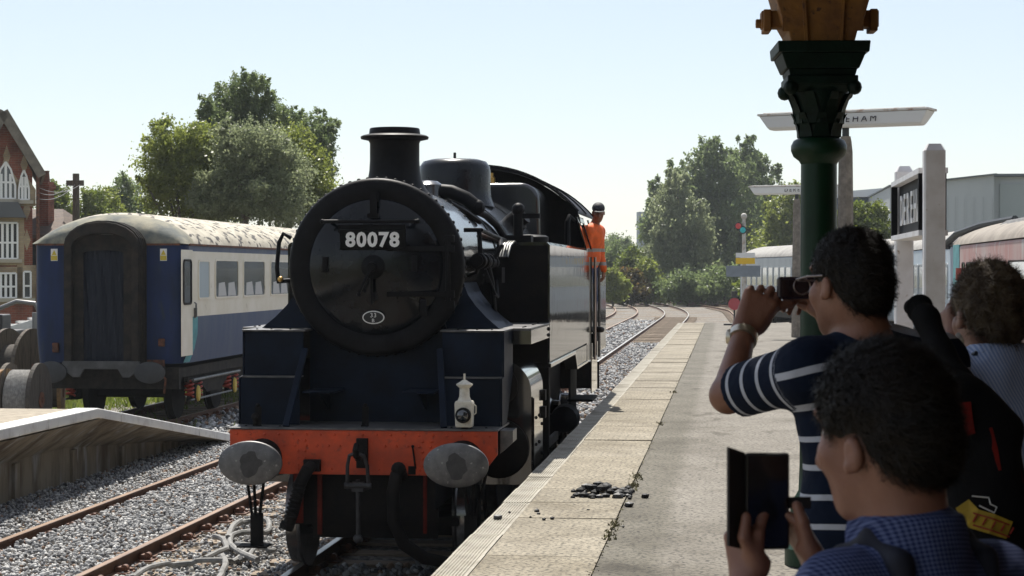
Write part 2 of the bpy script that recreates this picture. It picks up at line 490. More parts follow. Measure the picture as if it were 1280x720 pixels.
# ---- right-hand platform: edge stones, coping slabs, tarmac
slab_m = mat('coping_slab_concrete', (0.30, 0.265, 0.2), 0.95, col2=(0.22, 0.192, 0.143), scale=2.2, bump=0.0025, bscale=110, detail=8, mix=(0.38, 0.62), third=((0.09, 0.08, 0.06), 34, 0.5, 0.6))
slab_m2 = mat('coping_slab_concrete_darker', (0.275, 0.243, 0.183), 0.95, col2=(0.2, 0.175, 0.13), scale=2.2, bump=0.0025, bscale=110, detail=8, mix=(0.38, 0.62), third=((0.09, 0.08, 0.06), 34, 0.5, 0.6))
slab_m3 = mat('coping_slab_concrete_paler', (0.32, 0.285, 0.22), 0.95, col2=(0.235, 0.207, 0.157), scale=2.2, bump=0.0025, bscale=110, detail=8, mix=(0.38, 0.62), third=((0.1, 0.09, 0.07), 34, 0.5, 0.6))
edge_m = mat('platform_edge_stone', (0.36, 0.335, 0.28), 0.9, col2=(0.21, 0.195, 0.16), scale=3.5, bump=0.002, bscale=80, detail=7, mix=(0.42, 0.66))
brick_wall = mat('platform_wall_engineering_brick', (0.05, 0.04, 0.035), 0.85, var=0.4, scale=5, bump=0.004, bscale=25)
def tarmac_material():
    m = mat('platform_tarmac', (0.155, 0.14, 0.115), 0.95, col2=(0.205, 0.188, 0.158), scale=1.3, bump=0.004, bscale=95, detail=9, third=((0.06, 0.055, 0.047), 36, 0.5, 0.62))
    n = m.node_tree; L = n.links; b = n.nodes['Principled BSDF']
    src = b.inputs['Base Color'].links[0].from_socket
    tc = n.nodes.new('ShaderNodeTexCoord'); sx = n.nodes.new('ShaderNodeSeparateXYZ'); L.new(tc.outputs['Object'], sx.inputs[0])
    ns = n.nodes.new('ShaderNodeTexNoise'); ns.inputs['Scale'].default_value = 2.5; ns.inputs['Detail'].default_value = 5; L.new(tc.outputs['Object'], ns.inputs[0])
    ad = n.nodes.new('ShaderNodeMath'); ad.operation = 'MULTIPLY_ADD'; ad.inputs[1].default_value = 0.22; L.new(ns.outputs[0], ad.inputs[0]); L.new(sx.outputs[0], ad.inputs[2])
    mr = n.nodes.new('ShaderNodeMapRange'); mr.inputs[1].default_value = -0.36; mr.inputs[2].default_value = -0.24; L.new(ad.outputs[0], mr.inputs[0])
    mx = n.nodes.new('ShaderNodeMix'); mx.data_type = 'RGBA'; mx.blend_type = 'MULTIPLY'; mx.inputs[0].default_value = 1.0
    rp = n.nodes.new('ShaderNodeMix'); rp.data_type = 'RGBA'; rp.inputs[6].default_value = (0.72, 0.72, 0.68, 1); rp.inputs[7].default_value = (1.06, 1.06, 1.07, 1)
    L.new(mr.outputs[0], rp.inputs[0]); L.new(src, mx.inputs[6]); L.new(rp.outputs[2], mx.inputs[7]); L.new(mx.outputs[2], b.inputs['Base Color'])
    return m
def stain(m, lo, hi, tint, sc, stretch=(1, 1, 1)):      # old damp and oil stains with shapes of their own
    n = m.node_tree; L = n.links; b = n.nodes['Principled BSDF']; src = b.inputs['Base Color'].links[0].from_socket
    tc = n.nodes.new('ShaderNodeTexCoord'); gm = n.nodes.new('ShaderNodeNewGeometry'); mp = n.nodes.new('ShaderNodeMapping'); mp.inputs['Scale'].default_value = stretch
    L.new(gm.outputs['Position'], mp.inputs[0])
    ns = n.nodes.new('ShaderNodeTexNoise'); ns.inputs['Scale'].default_value = sc; ns.inputs['Detail'].default_value = 7; ns.inputs['Roughness'].default_value = .6; L.new(mp.outputs[0], ns.inputs[0])
    mr = n.nodes.new('ShaderNodeMapRange'); mr.inputs[1].default_value, mr.inputs[2].default_value = lo, hi; L.new(ns.outputs[0], mr.inputs[0])
    mx = n.nodes.new('ShaderNodeMix'); mx.data_type = 'RGBA'; mx.blend_type = 'MULTIPLY'; mx.inputs[7].default_value = (*tint, 1)
    L.new(mr.outputs[0], mx.inputs[0]); L.new(src, mx.inputs[6]); L.new(mx.outputs[2], b.inputs['Base Color'])
tarmac = tarmac_material()
stain(tarmac, .5, .68, (.7, .69, .66), .9); stain(tarmac, .6, .66, (.62, .6, .57), 2.6, (1, .4, 1))
for sm_ in (slab_m, slab_m2, slab_m3): stain(sm_, .48, .68, (.66, .64, .6), 1.1)
stain(edge_m, .5, .66, (.6, .58, .54), 1.6)
PE = -1.70                            # edge of the platform
PEND = 66.5
plat = empty('platform', (0, 0, 0)); tag(plat, kind='structure')
m_ = MB(); m_.box(-0.775, 5.2, -14, PEND, -0.3, PLAT - 0.004); m_.build('tarmac_surface', tarmac, plat)
m_ = MB(); m_.box(PE + 0.22, -0.775, -14, PEND - 0.02, -0.3, PLAT - 0.1); m_.build('wall', brick_wall, plat)
moss = mat('joint_weeds', (0.17, 0.16, 0.07), 0.95, col2=(0.14, 0.12, 0.085), scale=12)
m_ = MB()
for i in range(420):
    y = 10.5 + 40 * random.random() ** 1.4; x = -0.777 + random.gauss(0, 0.014); h = random.uniform(.002, .008)
    a = random.uniform(0, 6.28)
    wd = random.uniform(.005, .012) * (1.8 if random.random() < .1 else 1)
    m_.add([(x + math.cos(a) * wd, y + math.sin(a) * wd, PLAT - .004), (x - math.cos(a) * wd, y - math.sin(a) * wd, PLAT - .004), (x + random.gauss(0, .01), y + random.gauss(0, .01), PLAT - .004 + h)], [(0, 1, 2)])
for (px, py, nn) in ((790, 597, 60), (786, 608, 70), (768, 655, 60), (760, 670, 40), (822, 530, 40), (842, 490, 30)):
    q = G(px, py, PLAT)
    for _ in range(nn):
        x, y = -0.772 + random.gauss(0, .022), q.y + random.gauss(0, .12); a = random.uniform(0, 6.28); wd = random.uniform(.006, .014)
        m_.add([(x + math.cos(a) * wd, y + math.sin(a) * wd, PLAT - .004), (x - math.cos(a) * wd, y - math.sin(a) * wd, PLAT - .004), (x + random.gauss(0, .012), y + random.gauss(0, .012), PLAT + random.uniform(.006, .03))], [(0, 1, 2)])
o = m_.build('moss_tufts', moss, plat); o['kind'] = 'stuff'
SL = 0.91
sb = MB(); sb.box(0, 0.695, 0.0014, SL - 0.0014, -0.1, 0)
slab_mes = [sb.mesh('coping_slab', mm) for mm in (slab_m, slab_m2, slab_m3)]
sb = MB()
prof = [(0, -.13), (.218, -.13), (.218, 0)]
for i in range(9):                    # ribbed tread
    x = .2 - i * .02
    prof += [(x, 0), (x - .004, -.006), (x - .01, -.006), (x - .013, 0)]
prof += [(.012, 0), (0, -.012)]
sb.prism([(p[0], p[1]) for p in prof], 'y', 0.003, SL - .003)
edge_me = sb.mesh('edge_stone', edge_m)
for i in range(85):
    y = -11 + i * SL
    c_ = link('coping_slab', slab_mes[random.choice((0, 0, 1, 2))], plat); c_.location = (PE + .222, y + random.uniform(-.003, .003), PLAT + random.uniform(-.004, .004)); c_.rotation_euler = (random.uniform(-.004, .004), random.uniform(-.004, .004), random.uniform(-.003, .003))
    c_ = link('edge_stone', edge_me, plat); c_.location = (PE + random.uniform(-.004, .004), y, PLAT + random.uniform(-.004, .003))

# ---- left-hand platform with its ramp
conc = mat('stained_concrete', (0.29, 0.245, 0.175), 0.93, col2=(0.1, 0.07, 0.04), scale=2.2, bump=0.006, bscale=14, detail=9, stretch=(1, 1.3, 0.35), third=((0.34, 0.33, 0.3), 3.2, 0.56, 0.7))
white_edge = mat('white_painted_coping', (0.72, 0.72, 0.7), 0.8, col2=(0.52, 0.51, 0.48), scale=4, bump=0.003, bscale=40, mix=(0.5, 0.75))
gravel_tan = mat('tan_platform_gravel', (0.3, 0.26, 0.2), 0.95, var=0.2, scale=8, bump=0.004, bscale=60, detail=8)
lp = empty('platform', (0, 0, 0)); tag(lp, kind='structure')
YP, YR = 23.9, 30.6                   # top of the ramp, foot of the ramp
def lz(y): return PLAT if y <= YP else max(0.02, PLAT - (PLAT - .02) * (y - YP) / (YR - YP))
LE = -8.0
ys = [0, 8, 14, 16, 18, 20, 22, YP, 25.5, 27, 28.5, YR]
V, Fc = [], []
for y in ys:
    z = lz(y); k = z - .13
    for (x, zz) in ((LE + .05, k), (LE - .5, max(-.18, min(k - .02, k * .5))), (LE - .5, -.2)):
        V.append((x, y, min(zz, z - .12)))
for i in range(len(ys) - 1):
    for j in range(2): Fc.append((i * 3 + j, i * 3 + j + 1, i * 3 + j + 4, i * 3 + j + 3))
me = bpy.data.meshes.new('wall'); me.from_pydata(V, [], Fc); me.materials.append(conc); link('wall', me, lp)
V, Fc = [], []
for y in ys:
    V += [(LE - .04, y, lz(y) - .015), (-10.1, y, lz(y) - .015), (-10.1, y, -.3)]
for i in range(len(ys) - 1):
    for j in range(2): Fc.append((i * 3 + j, i * 3 + j + 1, i * 3 + j + 4, i * 3 + j + 3))
me = bpy.data.meshes.new('surface'); me.from_pydata(V, [], Fc); me.materials.append(gravel_tan); link('surface', me, lp)
y = 5.0
while y < YR - .2:
    y2 = y + .95
    if y < YP < y2 + .3: y2 = YP
    y2 = min(y2, YR)
    m_ = MB(); z0, z1 = lz(y), lz(y2)
    dx = random.uniform(-.012, .012); g = .004
    V = [(LE + dx, y + g, z0 - .13), (LE - .3 + dx, y + g, z0 - .13), (LE - .3 + dx, y + g, z0), (LE + dx, y + g, z0), (LE + dx, y2 - g, z1 - .13), (LE - .3 + dx, y2 - g, z1 - .13), (LE - .3 + dx, y2 - g, z1), (LE + dx, y2 - g, z1)]
    m_.add(V, [(0, 1, 2, 3), (4, 7, 6, 5), (0, 3, 7, 4), (1, 5, 6, 2), (3, 2, 6, 7), (0, 4, 5, 1)])
    m_.build('coping_stone', white_edge, lp, bevel=.012)
    y = y2
# ribs and cracks of the wall: precast posts
y = 14.0
while y < 28.5:
    z = lz(y)
    m_ = MB(); m_.box(LE - .515, LE - .46, y, y + .16, -.2, max(-.1, (z - .13) * .5 - .03)); m_.build('wall_post', conc, lp)
    y += 2.05
# ================================================================ the tank engine
LY = 15.76
BZ = 2.70                             # boiler centre above rail
loco = empty('steam_locomotive', (TRK, LY, 0), 0, 'black tank engine numbered 80078 with red buffer beam beside the platform', 'locomotive')
def part(mb, name, m, parent=None, bevel=0, seg=2, angle=40):
    return mb.build(name, m, loco if parent is None else parent, bevel, seg, angle)

# buffer beam
b = MB(); b.prism([(-1.16, 1.30), (1.16, 1.30), (1.16, 1.10), (1.02, .92), (-1.02, .92), (-1.16, 1.10)], 'y', .47, .52)
beam = part(b, 'buffer_beam', beam_red, bevel=.004)
rv = MB()
def rivet(mb, x, y, z, r=.013, d=(0, -1, 0)):
    mb.lathe([(r, 0), (r * .85, r * .45), (r * .4, r * .75), (0, r * .85)], (x, y, z), d, 7)
for x in np.linspace(-1.1, 1.1, 19): rivet(rv, x, .47, 1.262)
for x in np.linspace(-.98, .98, 21):
    if abs(x) > .12: rivet(rv, x, .47, 1.165)
for x in (-.98, -.56, -.47, -.38, -.27, -.14, .14, .27, .4, .5, .6): rivet(rv, x, .47, .965)
for z in (1.21, 1.12, 1.06, 1.0):
    for x in (-.56, -.5, .52, .6): rivet(rv, x, .47, z)
o = part(rv, 'rivet_rows', beam_red, beam); o['kind'] = 'stuff'

# buffers
bh_m = mat('buffer_head_steel', (0.15, 0.148, 0.145), 0.5, metal=0.35, col2=(0.085, 0.085, 0.085), scale=8, bump=0.0008, bscale=40, third=((0.3, 0.29, 0.28), 24, 0.63, 0.72), detail=7)
grease = mat('old_grease', (0.035, 0.034, 0.034), 0.55, var=0.3, scale=12, bump=0.001, bscale=30)
for sx in (-1, 1):
    bf = empty('buffer', (sx * .87, 0, 1.055)); bf.parent = loco
    b = MB(); b.lathe([(.0, -.012), (.1, -.010), (.2, -.002), (.262, .012), (.272, .022), (.272, .045), (.255, .055), (.10, .06)], (0, 0, 0), (0, 1, 0), 48, sx=1.0, sy=.68)
    part(b, 'buffer_head', bh_m, bf)
    b = MB()
    V = [(0, -.0145, 0)]; rr = random.Random(3 + sx)
    for j in range(22):
        q = 2 * math.pi * j / 22; r_ = .095 * (1 + rr.uniform(-.16, .2))
        px, pz = math.cos(q) * r_ * .95, math.sin(q) * r_ * 1.05
        rad = math.hypot(px, pz)
        V.append((px + .01, -.0135 + rad * rad * .12, pz - .005))
    b.add(V, [(0, 1 + j, 1 + (j + 1) % 22) for j in range(22)])
    part(b, 'grease_patch', grease, bf)
    b = MB(); b.cyl((0, .05, 0), (0, .24, 0), .075, .08, 20); b.lathe([(.105, .2), (.115, .22), (.135, .36), (.165, .44), (.17, .472)], (0, 0, 0), (0, 1, 0), 24)
    part(b, 'buffer_housing', frame_black, bf)

# drawhook with screw coupling
b = MB(); b.box(-.05, .05, .44, .47, .98, 1.235); b.box(-.022, .022, .25, .45, 1.06, 1.12)
b.tube([(0, .27, 1.09), (0, .2, 1.11), (0, .17, 1.16), (0, .2, 1.2), (0, .24, 1.19)], [.03, .032, .03, .025, .012], 8)
hook = part(b, 'drawhook', frame_black, bevel=.006)
b = MB()
for sx in (-1, 1):
    b.tube([(sx * .012, .19, 1.13), (sx * .06, .2, 1.11), (sx * .085, .24, 1.02), (sx * .09, .26, .86)], .016, 8)
    b.ball((sx * .09, .26, .85), .03)
b.cyl((-.115, .26, .85), (.115, .26, .85), .026, n=10); b.cyl((0, .26, .9), (0, .28, .42), .018, n=8); b.ball((0, .28, .40), .045, sq=(1, .7, .9)); b.box(-.05, .05, .24, .3, .8, .88)
part(b, 'screw_coupling', mat('grimy_coupling_steel', (.03, .03, .032), .55, var=.3, scale=14, spec=.3), hook, angle=50)

# hoses
guard_red = mat('shade_dark_guard_red', (.1, .01, .005), .75, var=.3, scale=9, spec=.15)  # guard irons' red darkened to stand in for shade under the beam
b = MB(); b.tube([(-.42, .36, 1.0), (-.44, .3, .98), (-.5, .27, .86), (-.56, .28, .62), (-.6, .3, .52)], [.05, .055, .052, .05, .05], 12); b.lathe([(.062, 0), (.062, .05)], (-.61, .3, .52), (-.35, .05, -.8), 12); b.box(-.5, -.36, .40, .47, .95, 1.05)
for k in range(9):
    f = k / 8; b.lathe([(.055, -.008), (.06, 0), (.055, .008)], (-.5 - .08 * f, .272, .86 - .28 * f), (-.15, 0, -1), 12)
part(b, 'steam_heating_hose', frame_black)
b = MB(); b.tube([(.36, .44, .92), (.36, .32, .93), (.34, .27, .99), (.33, .27, .95), (.30, .27, .8), (.30, .3, .55), (.38, .34, .35), (.55, .42, .22), (.72, .55, .17)], [.04, .045, .05, .055, .056, .056, .056, .055, .05], 12); b.ball((.345, .28, .99), .065)
part(b, 'vacuum_hose', frame_black)
b = MB(); b.cyl((.46, .46, .98), (.44, .44, 1.16), .008, n=6); b.ball((.44, .44, 1.17), .014); b.box(.40, .46, .44, .47, .93, 1.0)
part(b, 'hose_chain', frame_black)
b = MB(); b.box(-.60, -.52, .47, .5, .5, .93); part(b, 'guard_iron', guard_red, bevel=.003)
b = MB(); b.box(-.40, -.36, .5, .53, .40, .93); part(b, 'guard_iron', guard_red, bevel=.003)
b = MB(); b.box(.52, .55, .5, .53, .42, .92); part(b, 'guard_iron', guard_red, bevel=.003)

# steps hung below the beam
for sx in (-1, 1):
    b = MB()
    for (dx, dy) in ((-.07, 0), (.03, 0), (.12, .1)):
        b.cyl((sx * .93 + sx * dx, .5 + dy, .93), (sx * .93 + sx * dx * .35, .5, .55), .014, n=6)
    b.box(sx * .93 - .055, sx * .93 + .055, .49, .51, .30, .58)
    b.box(sx * .93 - .16, sx * .93 + .1, .42, .62, .285, .30)
    part(b, 'footstep', frame_black)

# front platform plates
b = MB(); b.box(-1.17, 1.17, .46, 1.3, 1.302, 1.318)
part(b, 'front_platform', plate_top, bevel=.003)
for sx in (-1, 1):
    xs = sorted((sx * .62, sx * 1.15))
    b = MB(); b.box(xs[0], xs[1], .80, .812, 1.318, 1.73); part(b, 'drop_plate', blue_black, bevel=.004)
    b = MB(); b.box(xs[0], xs[1], .79, .95, 1.731, 1.741); part(b, 'ledge', plate_top)
    b = MB(); b.box(xs[0], xs[1], .94, .952, 1.742, 2.128); part(b, 'drop_plate', blue_black, bevel=.004)
    b = MB(); x1 = sx * 1.1535
    b.prism([(.795, 1.32), (.795, 1.73), (.935, 1.742), (.935, 2.127), (1.62, 2.127), (1.62, 1.75), (1.15, 1.32)], 'x', min(x1, x1 + sx * .012), max(x1, x1 + sx * .012))
    part(b, 'side_plate', blue_black)
    b = MB(); b.box(min(sx * .6, sx * 1.17), max(sx * .6, sx * 1.17), .925, 1.6, 2.13, 2.146)
    b.box(min(sx * .6, sx * 1.335), max(sx * .6, sx * 1.335), 1.601, 3.43, 2.13, 2.148)
    part(b, 'running_plate', plate_top, bevel=.003)
    b = MB(); b.box(min(sx * 1.155, sx * 1.334), max(sx * 1.155, sx * 1.334), 1.603, 1.618, 2.0, 2.128); b.box(min(sx * 1.32, sx * 1.334), max(sx * 1.32, sx * 1.334), 1.62, 3.4, 2.0, 2.128)
    part(b, 'valance', cyl_mat, bevel=.003)
    b = MB()
    b.bar((sx * .60, .93, 1.98), (sx * .69, .56, 1.32), .03, .055, (1, 0, 0))
    part(b, 'stay_bar', blue_black, bevel=.004)
    b = MB(); b.box(min(sx * .3, sx * .58), max(sx * .3, sx * .58), .72, 1.2, 1.60, 1.615); b.prism([(.75, 1.6), (1.2, 1.6), (1.2, 1.42)], 'x', sx * .44 - .006, sx * .44 + .006)
    part(b, 'step_bracket', blue_black)
    b = MB()
    for y in (1.72, 1.9, 2.6, 2.75, 3.1): rivet(b, sx * 1.25, y, 2.148, .014, (0, 0, 1)); rivet(b, sx * .95, y, 2.148, .014, (0, 0, 1))
    for z in (2.03, 2.09): rivet(b, sx * 1.335, 3.3, z, .02, (sx, 0, 0))
    for x in (.75, .92, 1.05): rivet(b, sx * x, 1.0, 2.146, .012, (0, 0, 1)); rivet(b, sx * x, .6, 1.318, .012, (0, 0, 1))
    part(b, 'bolt_heads', frame_black)['kind'] = 'stuff'
# corner gusset on the platform side of the beam
b = MB(); b.prism([(1.17, 1.3), (1.28, 1.3), (1.28, 1.2), (1.17, 1.1)], 'y', .6, .9); part(b, 'corner_gusset', plate_top, bevel=.003)
# saddle
b = MB()
sad = [(-.62, 1.318), (.62, 1.318), (.62, 2.12)] + [(math.sin(a) * .755, BZ - math.cos(a) * .755) for a in np.linspace(R(52), R(-52), 17)] + [(-.62, 2.12)]
b.prism(sad, 'y', 1.22, 2.6)
part(b, 'smokebox_saddle', blue_black)
for sx in (-1, 1):                    # outside steam pipe casing, flaring down to the running plate
    b = MB(); V, Fc = [], []
    for (z, xo) in ((2.15, 1.08), (2.25, .96), (2.35, .865), (2.45, .79), (2.56, .745)):
        xb = math.sqrt(max(.05, .74 ** 2 - (BZ - z) ** 2)) - .02
        f = (2.56 - z) / .41
        for y, e in ((1.32 - .08 * f, xb), (1.38 - .08 * f, xo), (2.3 + .15 * f, xo), (2.4 + .15 * f, xb)): V.append((sx * e, y, z))
    for i in range(4):
        for j in range(3): Fc.append((i * 4 + j, i * 4 + j + 1, i * 4 + j + 5, i * 4 + j + 4))
    b.add(V, Fc, True); part(b, 'steam_pipe_casing', blue_black, angle=50)

# lamp irons on the beam
def lamp_iron(x, y, z, m=frame_black):
    b = MB(); b.box(x - .028, x + .028, y, y + .012, z, z + .17); b.box(x - .028, x + .028, y - .05, y, z, z + .012); b.ball((x, y, z + .18), .02)
    return part(b, 'lamp_iron', m)
lamp_iron(-.95, .62, 1.318); lamp_iron(-.02, .7, 1.318); lamp_iron(.87, .6, 1.318)
b = MB(); b.ball((-.97, .6, 1.4), .035); b.cyl((-.97, .6, 1.32), (-.97, .6, 1.4), .02, n=8); part(b, 'oil_pot', frame_black)

# smokebox
N = 72
b = MB(); b.lathe([(.74, 1.2), (.745, 1.2), (.745, 2.95), (.70, 2.95)], (0, 0, BZ), (0, 1, 0), N)
smokebox = part(b, 'smokebox', boiler_black)
b = MB(); b.lathe([(.60, 1.2), (.60, 1.10), (.63, 1.085), (.745, 1.085), (.775, 1.10), (.79, 1.13), (.79, 1.19), (.745, 1.21)], (0, 0, BZ), (0, 1, 0), N)
part(b, 'front_ring', soot_black, smokebox)
b = MB()
for k in range(60):
    a = 2 * math.pi * k / 60; rivet(b, math.cos(a) * .79, 1.165, BZ + math.sin(a) * .79, .019, (math.cos(a), 0, math.sin(a)))
    rivet(b, math.cos(a) * .745, 2.85, BZ + math.sin(a) * .745, .012, (math.cos(a), 0, math.sin(a)))
    rivet(b, math.cos(a) * .745, 1.45, BZ + math.sin(a) * .745, .010, (math.cos(a), 0, math.sin(a)))
part(b, 'ring_rivets', soot_black, smokebox)['kind'] = 'stuff'
b = MB(); b.lathe([(0, .965), (.12, .97), (.3, .99), (.46, 1.03), (.56, 1.065), (.60, 1.09), (.615, 1.11), (.615, 1.15)], (0, 0, BZ), (0, 1, 0), N)
door = part(b, 'smokebox_door', door_black)
b = MB()
for z in (.05 + .11, -.24):                               # hinge straps
    b.bar((.62, 1.045, BZ + z), (.12, .975, BZ + z), .018, .045, (0, 0, 1))
b.cyl((.655, 1.06, BZ - .34), (.655, 1.06, BZ + .26), .024, n=12)
for z in (-.33, -.24, .16, .25): b.box(.62, .71, 1.04, 1.12, BZ + z - .03, BZ + z + .03)
part(b, 'hinge', soot_black, door, bevel=.004)
b = MB(); b.lathe([(.11, 0), (.105, .02), (.07, .045), (.045, .06), (.04, .1)], (0, .98, BZ), (0, -1, 0), 24)
b.bar((0, .875, BZ), (-.11, .87, BZ - .24), .022, .022, (0, 1, 0)); b.bar((0, .9, BZ), (.0, .9, BZ - .33), .025, .022, (0, 1, 0)); b.ball((-.11, .87, BZ - .24), .02); b.cyl((0, .88, BZ), (0, .85, BZ), .03, n=12)
part(b, 'locking_handle', soot_black, door)
for (dx, dz) in ((-.44, .02), (.36, .03), (.44, -.36)):
    b = MB(); b.box(dx - .025, dx + .025, 1.0, 1.05, BZ + dz - .07, BZ + dz + .07); part(b, 'door_clamp', soot_black, door, bevel=.006)
b = MB(); b.tube([(-.44, .93, BZ + .40), (.40, .93, BZ + .40)], .017, 10)
for x in (-.40, .37): b.tube([(x, .93, BZ + .40), (x, 1.07, BZ + .40)], .015, 8)
b.ball((-.445, .93, BZ + .40), .022); b.ball((.405, .93, BZ + .40), .022); b.box(-.31, .29, .96, .99, BZ + .3, BZ + .37)
part(b, 'door_handrail', soot_black, door)
b = MB(); b.box(-.03, .03, .98, .99, BZ + .44, BZ + .66); b.box(-.035, .035, .99, 1.085, BZ + .58, BZ + .66); b.box(-.05, .05, .95, .99, BZ + .43, BZ + .47)
part(b, 'lamp_iron', soot_black, door)
npz = 2.94 - BZ
b = MB(); b.box(-.295, .295, .945, .962, BZ + npz - .09, BZ + npz + .09)
npl = part(b, 'number_plate', mat('number_plate_black', (0.006, 0.006, 0.006), 0.6, spec=.08), door, bevel=.01, seg=3)
npl['label'] = 'black cast plate with white number 80078'
t = text_mesh('numerals', '80078', .175, white_letter, .006, .006, 1.12)
put_text('numerals', t, npl, (0, .94, BZ + npz), (1, 0, 0), (0, 0, 1))
spz = 2.255
b = MB(); b.lathe([(.098, 0), (.098, .012)], (0, .995, spz), (0, -1, 0), 36, sy=.6)
shed = part(b, 'shed_plate', white_letter, door); shed['label'] = 'small oval white-rimmed shed plate reading 33 B'
b = MB(); b.lathe([(.088, 0), (.088, .004)], (0, .983, spz), (0, -1, 0), 36, sy=.56); part(b, 'plate_field', mat('shed_plate_black', (0.008, 0.008, 0.008), 0.5), shed)
put_text('plate_number', text_mesh('plate_number', '33', .055, white_letter, .002, .0, 1.15), shed, (0, .978, spz + .02), (1, 0, 0), (0, 0, 1))
put_text('plate_letter', text_mesh('plate_letter', 'B', .045, white_letter, .002, .0), shed, (0, .978, spz - .027), (1, 0, 0), (0, 0, 1))

# chimney
b = MB(); b.lathe([(.36, 3.36), (.29, 3.44), (.252, 3.52), (.238, 3.6), (.232, 3.7), (.232, 3.86), (.245, 3.885), (.315, 3.9), (.32, 3.92), (.30, 3.932), (.24, 3.945), (.235, 3.99), (.228, 4.0), (.17, 4.0), (.16, 3.7)], (0, 2.08, 0), (0, 0, 1), 48)
part(b, 'chimney', soot_black)
# boiler
b = MB(); b.lathe([(.69, 2.95), (.70, 2.951), (.79, 5.8), (.85, 7.0), (.85, 7.8)], (0, 0, BZ), (0, 1, 0), N)
boiler = part(b, 'boiler', boiler_black)
for y in (2.97, 4.1, 5.3, 6.5, 7.35):
    r_ = .703 + float(np.interp(y, [2.95, 5.8, 7.0, 8], [0, .09, .15, .15]))
    b = MB(); b.lathe([(r_ - .02, y - .03), (r_ + .006, y - .03), (r_ + .006, y + .03), (r_ - .02, y + .03)], (0, 0, BZ), (0, 1, 0), N); part(b, 'boiler_band', boiler_black, boiler)
b = MB(); b.lathe([(.46, 3.4), (.43, 3.47), (.415, 3.53), (.41, 3.60), (.41, 3.80), (.40, 3.86), (.36, 3.915), (.27, 3.94), (0, 3.948)], (0, 6.08, 0), (0, 0, 1), 48); b.cyl((0, 6.08, 3.93), (0, 6.08, 4.02), .016, n=8)
part(b, 'dome', mat('dome_black', (.006, .008, .012), .28, var=.3, scale=5, spec=.3, rvar=.06))
b = MB(); b.lathe([(.2, 3.3), (.17, 3.45), (.16, 3.56), (.10, 3.6), (0, 3.61)], (0, 4.1, 0), (0, 0, 1), 24); part(b, 'top_feed', boiler_black)
# Belpaire firebox
b = MB(); rr_ = .22; w_, zt = .84, 3.73
pf = [(-w_ + rr_ - math.sin(a) * rr_, zt - rr_ + math.cos(a) * rr_) for a in np.linspace(R(90), 0, 9)]
pf = pf + [(-p[0], p[1]) for p in reversed(pf)] + [(.88, 2.3), (-.88, 2.3)]
b.prism(pf, 'y', 7.4, 9.2, smooth=True); part(b, 'firebox', boiler_black, angle=35, bevel=.04, seg=3)
for vx in (-.15, .15):
    b = MB(); b.lathe([(.05, 3.7), (.05, 3.84), (.03, 3.86), (.03, 3.9)], (vx, 8.3, 0), (0, 0, 1), 10); part(b, 'safety_valve', brass)
b = MB(); b.cyl((-.1, 8.9, 3.80), (.28, 8.9, 3.80), .03, n=10); b.cyl((.0, 8.9, 3.7), (.0, 8.9, 3.8), .02, n=8); part(b, 'whistle', copper)
# pipes on the right of the boiler
def on_boiler(a, y, off=.03):         # a: degrees from the top towards the right
    r_ = .70 + float(np.interp(y, [2.95, 5.8, 7.0, 8], [0, .09, .15, .15])) + off
    return (math.sin(R(a)) * r_, y, BZ + math.cos(R(a)) * r_)
b = MB(); b.tube([on_boiler(5, 4.1, .07), on_boiler(18, 4.05, .09), on_boiler(30, 4.05, .09), on_boiler(38, 4.05, .08)], .075, 12); b.ball(on_boiler(40, 4.05, .08), .085)
b.tube([on_boiler(40, 4.05, .04), on_boiler(46, 4.35, .05), on_boiler(55, 4.6, .045), on_boiler(70, 4.8, .045), on_boiler(95, 4.85, .045)], .038, 10)
part(b, 'feed_pipe', soot_black)
b = MB(); b.tube([on_boiler(30, 3.1, .035), on_boiler(42, 3.4, .03), on_boiler(52, 3.7, .03)], .028, 8); part(b, 'small_pipe', soot_black)
b = MB(); b.tube([on_boiler(62, 3.0, .02), on_boiler(64, 3.4, .03), on_boiler(70, 5.0, .03), on_boiler(72, 8.0, .03)], .03, 10); part(b, 'ejector_pipe', copper)
b = MB(); b.lathe([(.13, 0), (.13, .2), (.1, .22), (.1, .28)], on_boiler(52, 6.3, -.1), (.8, -.2, .6), 18); part(b, 'clack_valve', soot_black)
b = MB()
hx = .80
b.tube([(.70, 1.75, BZ + .34), (hx + .06, 1.75, BZ + .34), (hx + .09, 2.4, BZ + .30), (hx + .1, 3.3, BZ + .27)], .02, 8)
b.tube([(hx + .04, 1.75, BZ + .34), (hx + .06, 1.7, BZ + .1), (hx + .02, 1.72, BZ - .05), (.72, 1.75, BZ - .08)], .022, 8)
part(b, 'side_handrail', soot_black)
b = MB(); b.cyl((.84, 1.6, BZ + .06), (.86, 2.75, BZ + .04), .055, n=14)
for y in (1.66, 1.95, 2.05, 2.3, 2.6): b.lathe([(.055, -.03), (.075, -.02), (.075, .02), (.055, .03)], (.845, y, BZ + .055), (0, 1, 0), 14)
b.tube([(.86, 2.2, BZ + .04), (.9, 2.25, BZ - .15), (.92, 2.3, BZ - .5)], .025, 8); b.tube([(.86, 2.5, BZ + .04), (.95, 2.55, BZ + .2), (.9, 2.9, BZ + .28)], .022, 8); b.box(.8, .95, 2.6, 2.85, BZ - .15, BZ + .0)
b.tube([(.88, 1.9, BZ - .02), (.96, 2.0, BZ - .25), (.95, 2.3, BZ - .28), (.9, 2.6, BZ - .12)], .012, 6)
part(b, 'vacuum_ejector', soot_black)
b = MB()
for k in range(4): b.tube([(.86 + k * .025, 3.2, BZ + .1), (.88 + k * .025, 3.3, BZ + .22), (.9 + k * .025, 3.45, BZ + .26), (.92 + k * .025, 3.7, BZ + .25)], .012, 6)
part(b, 'pipe_bundle', steel)
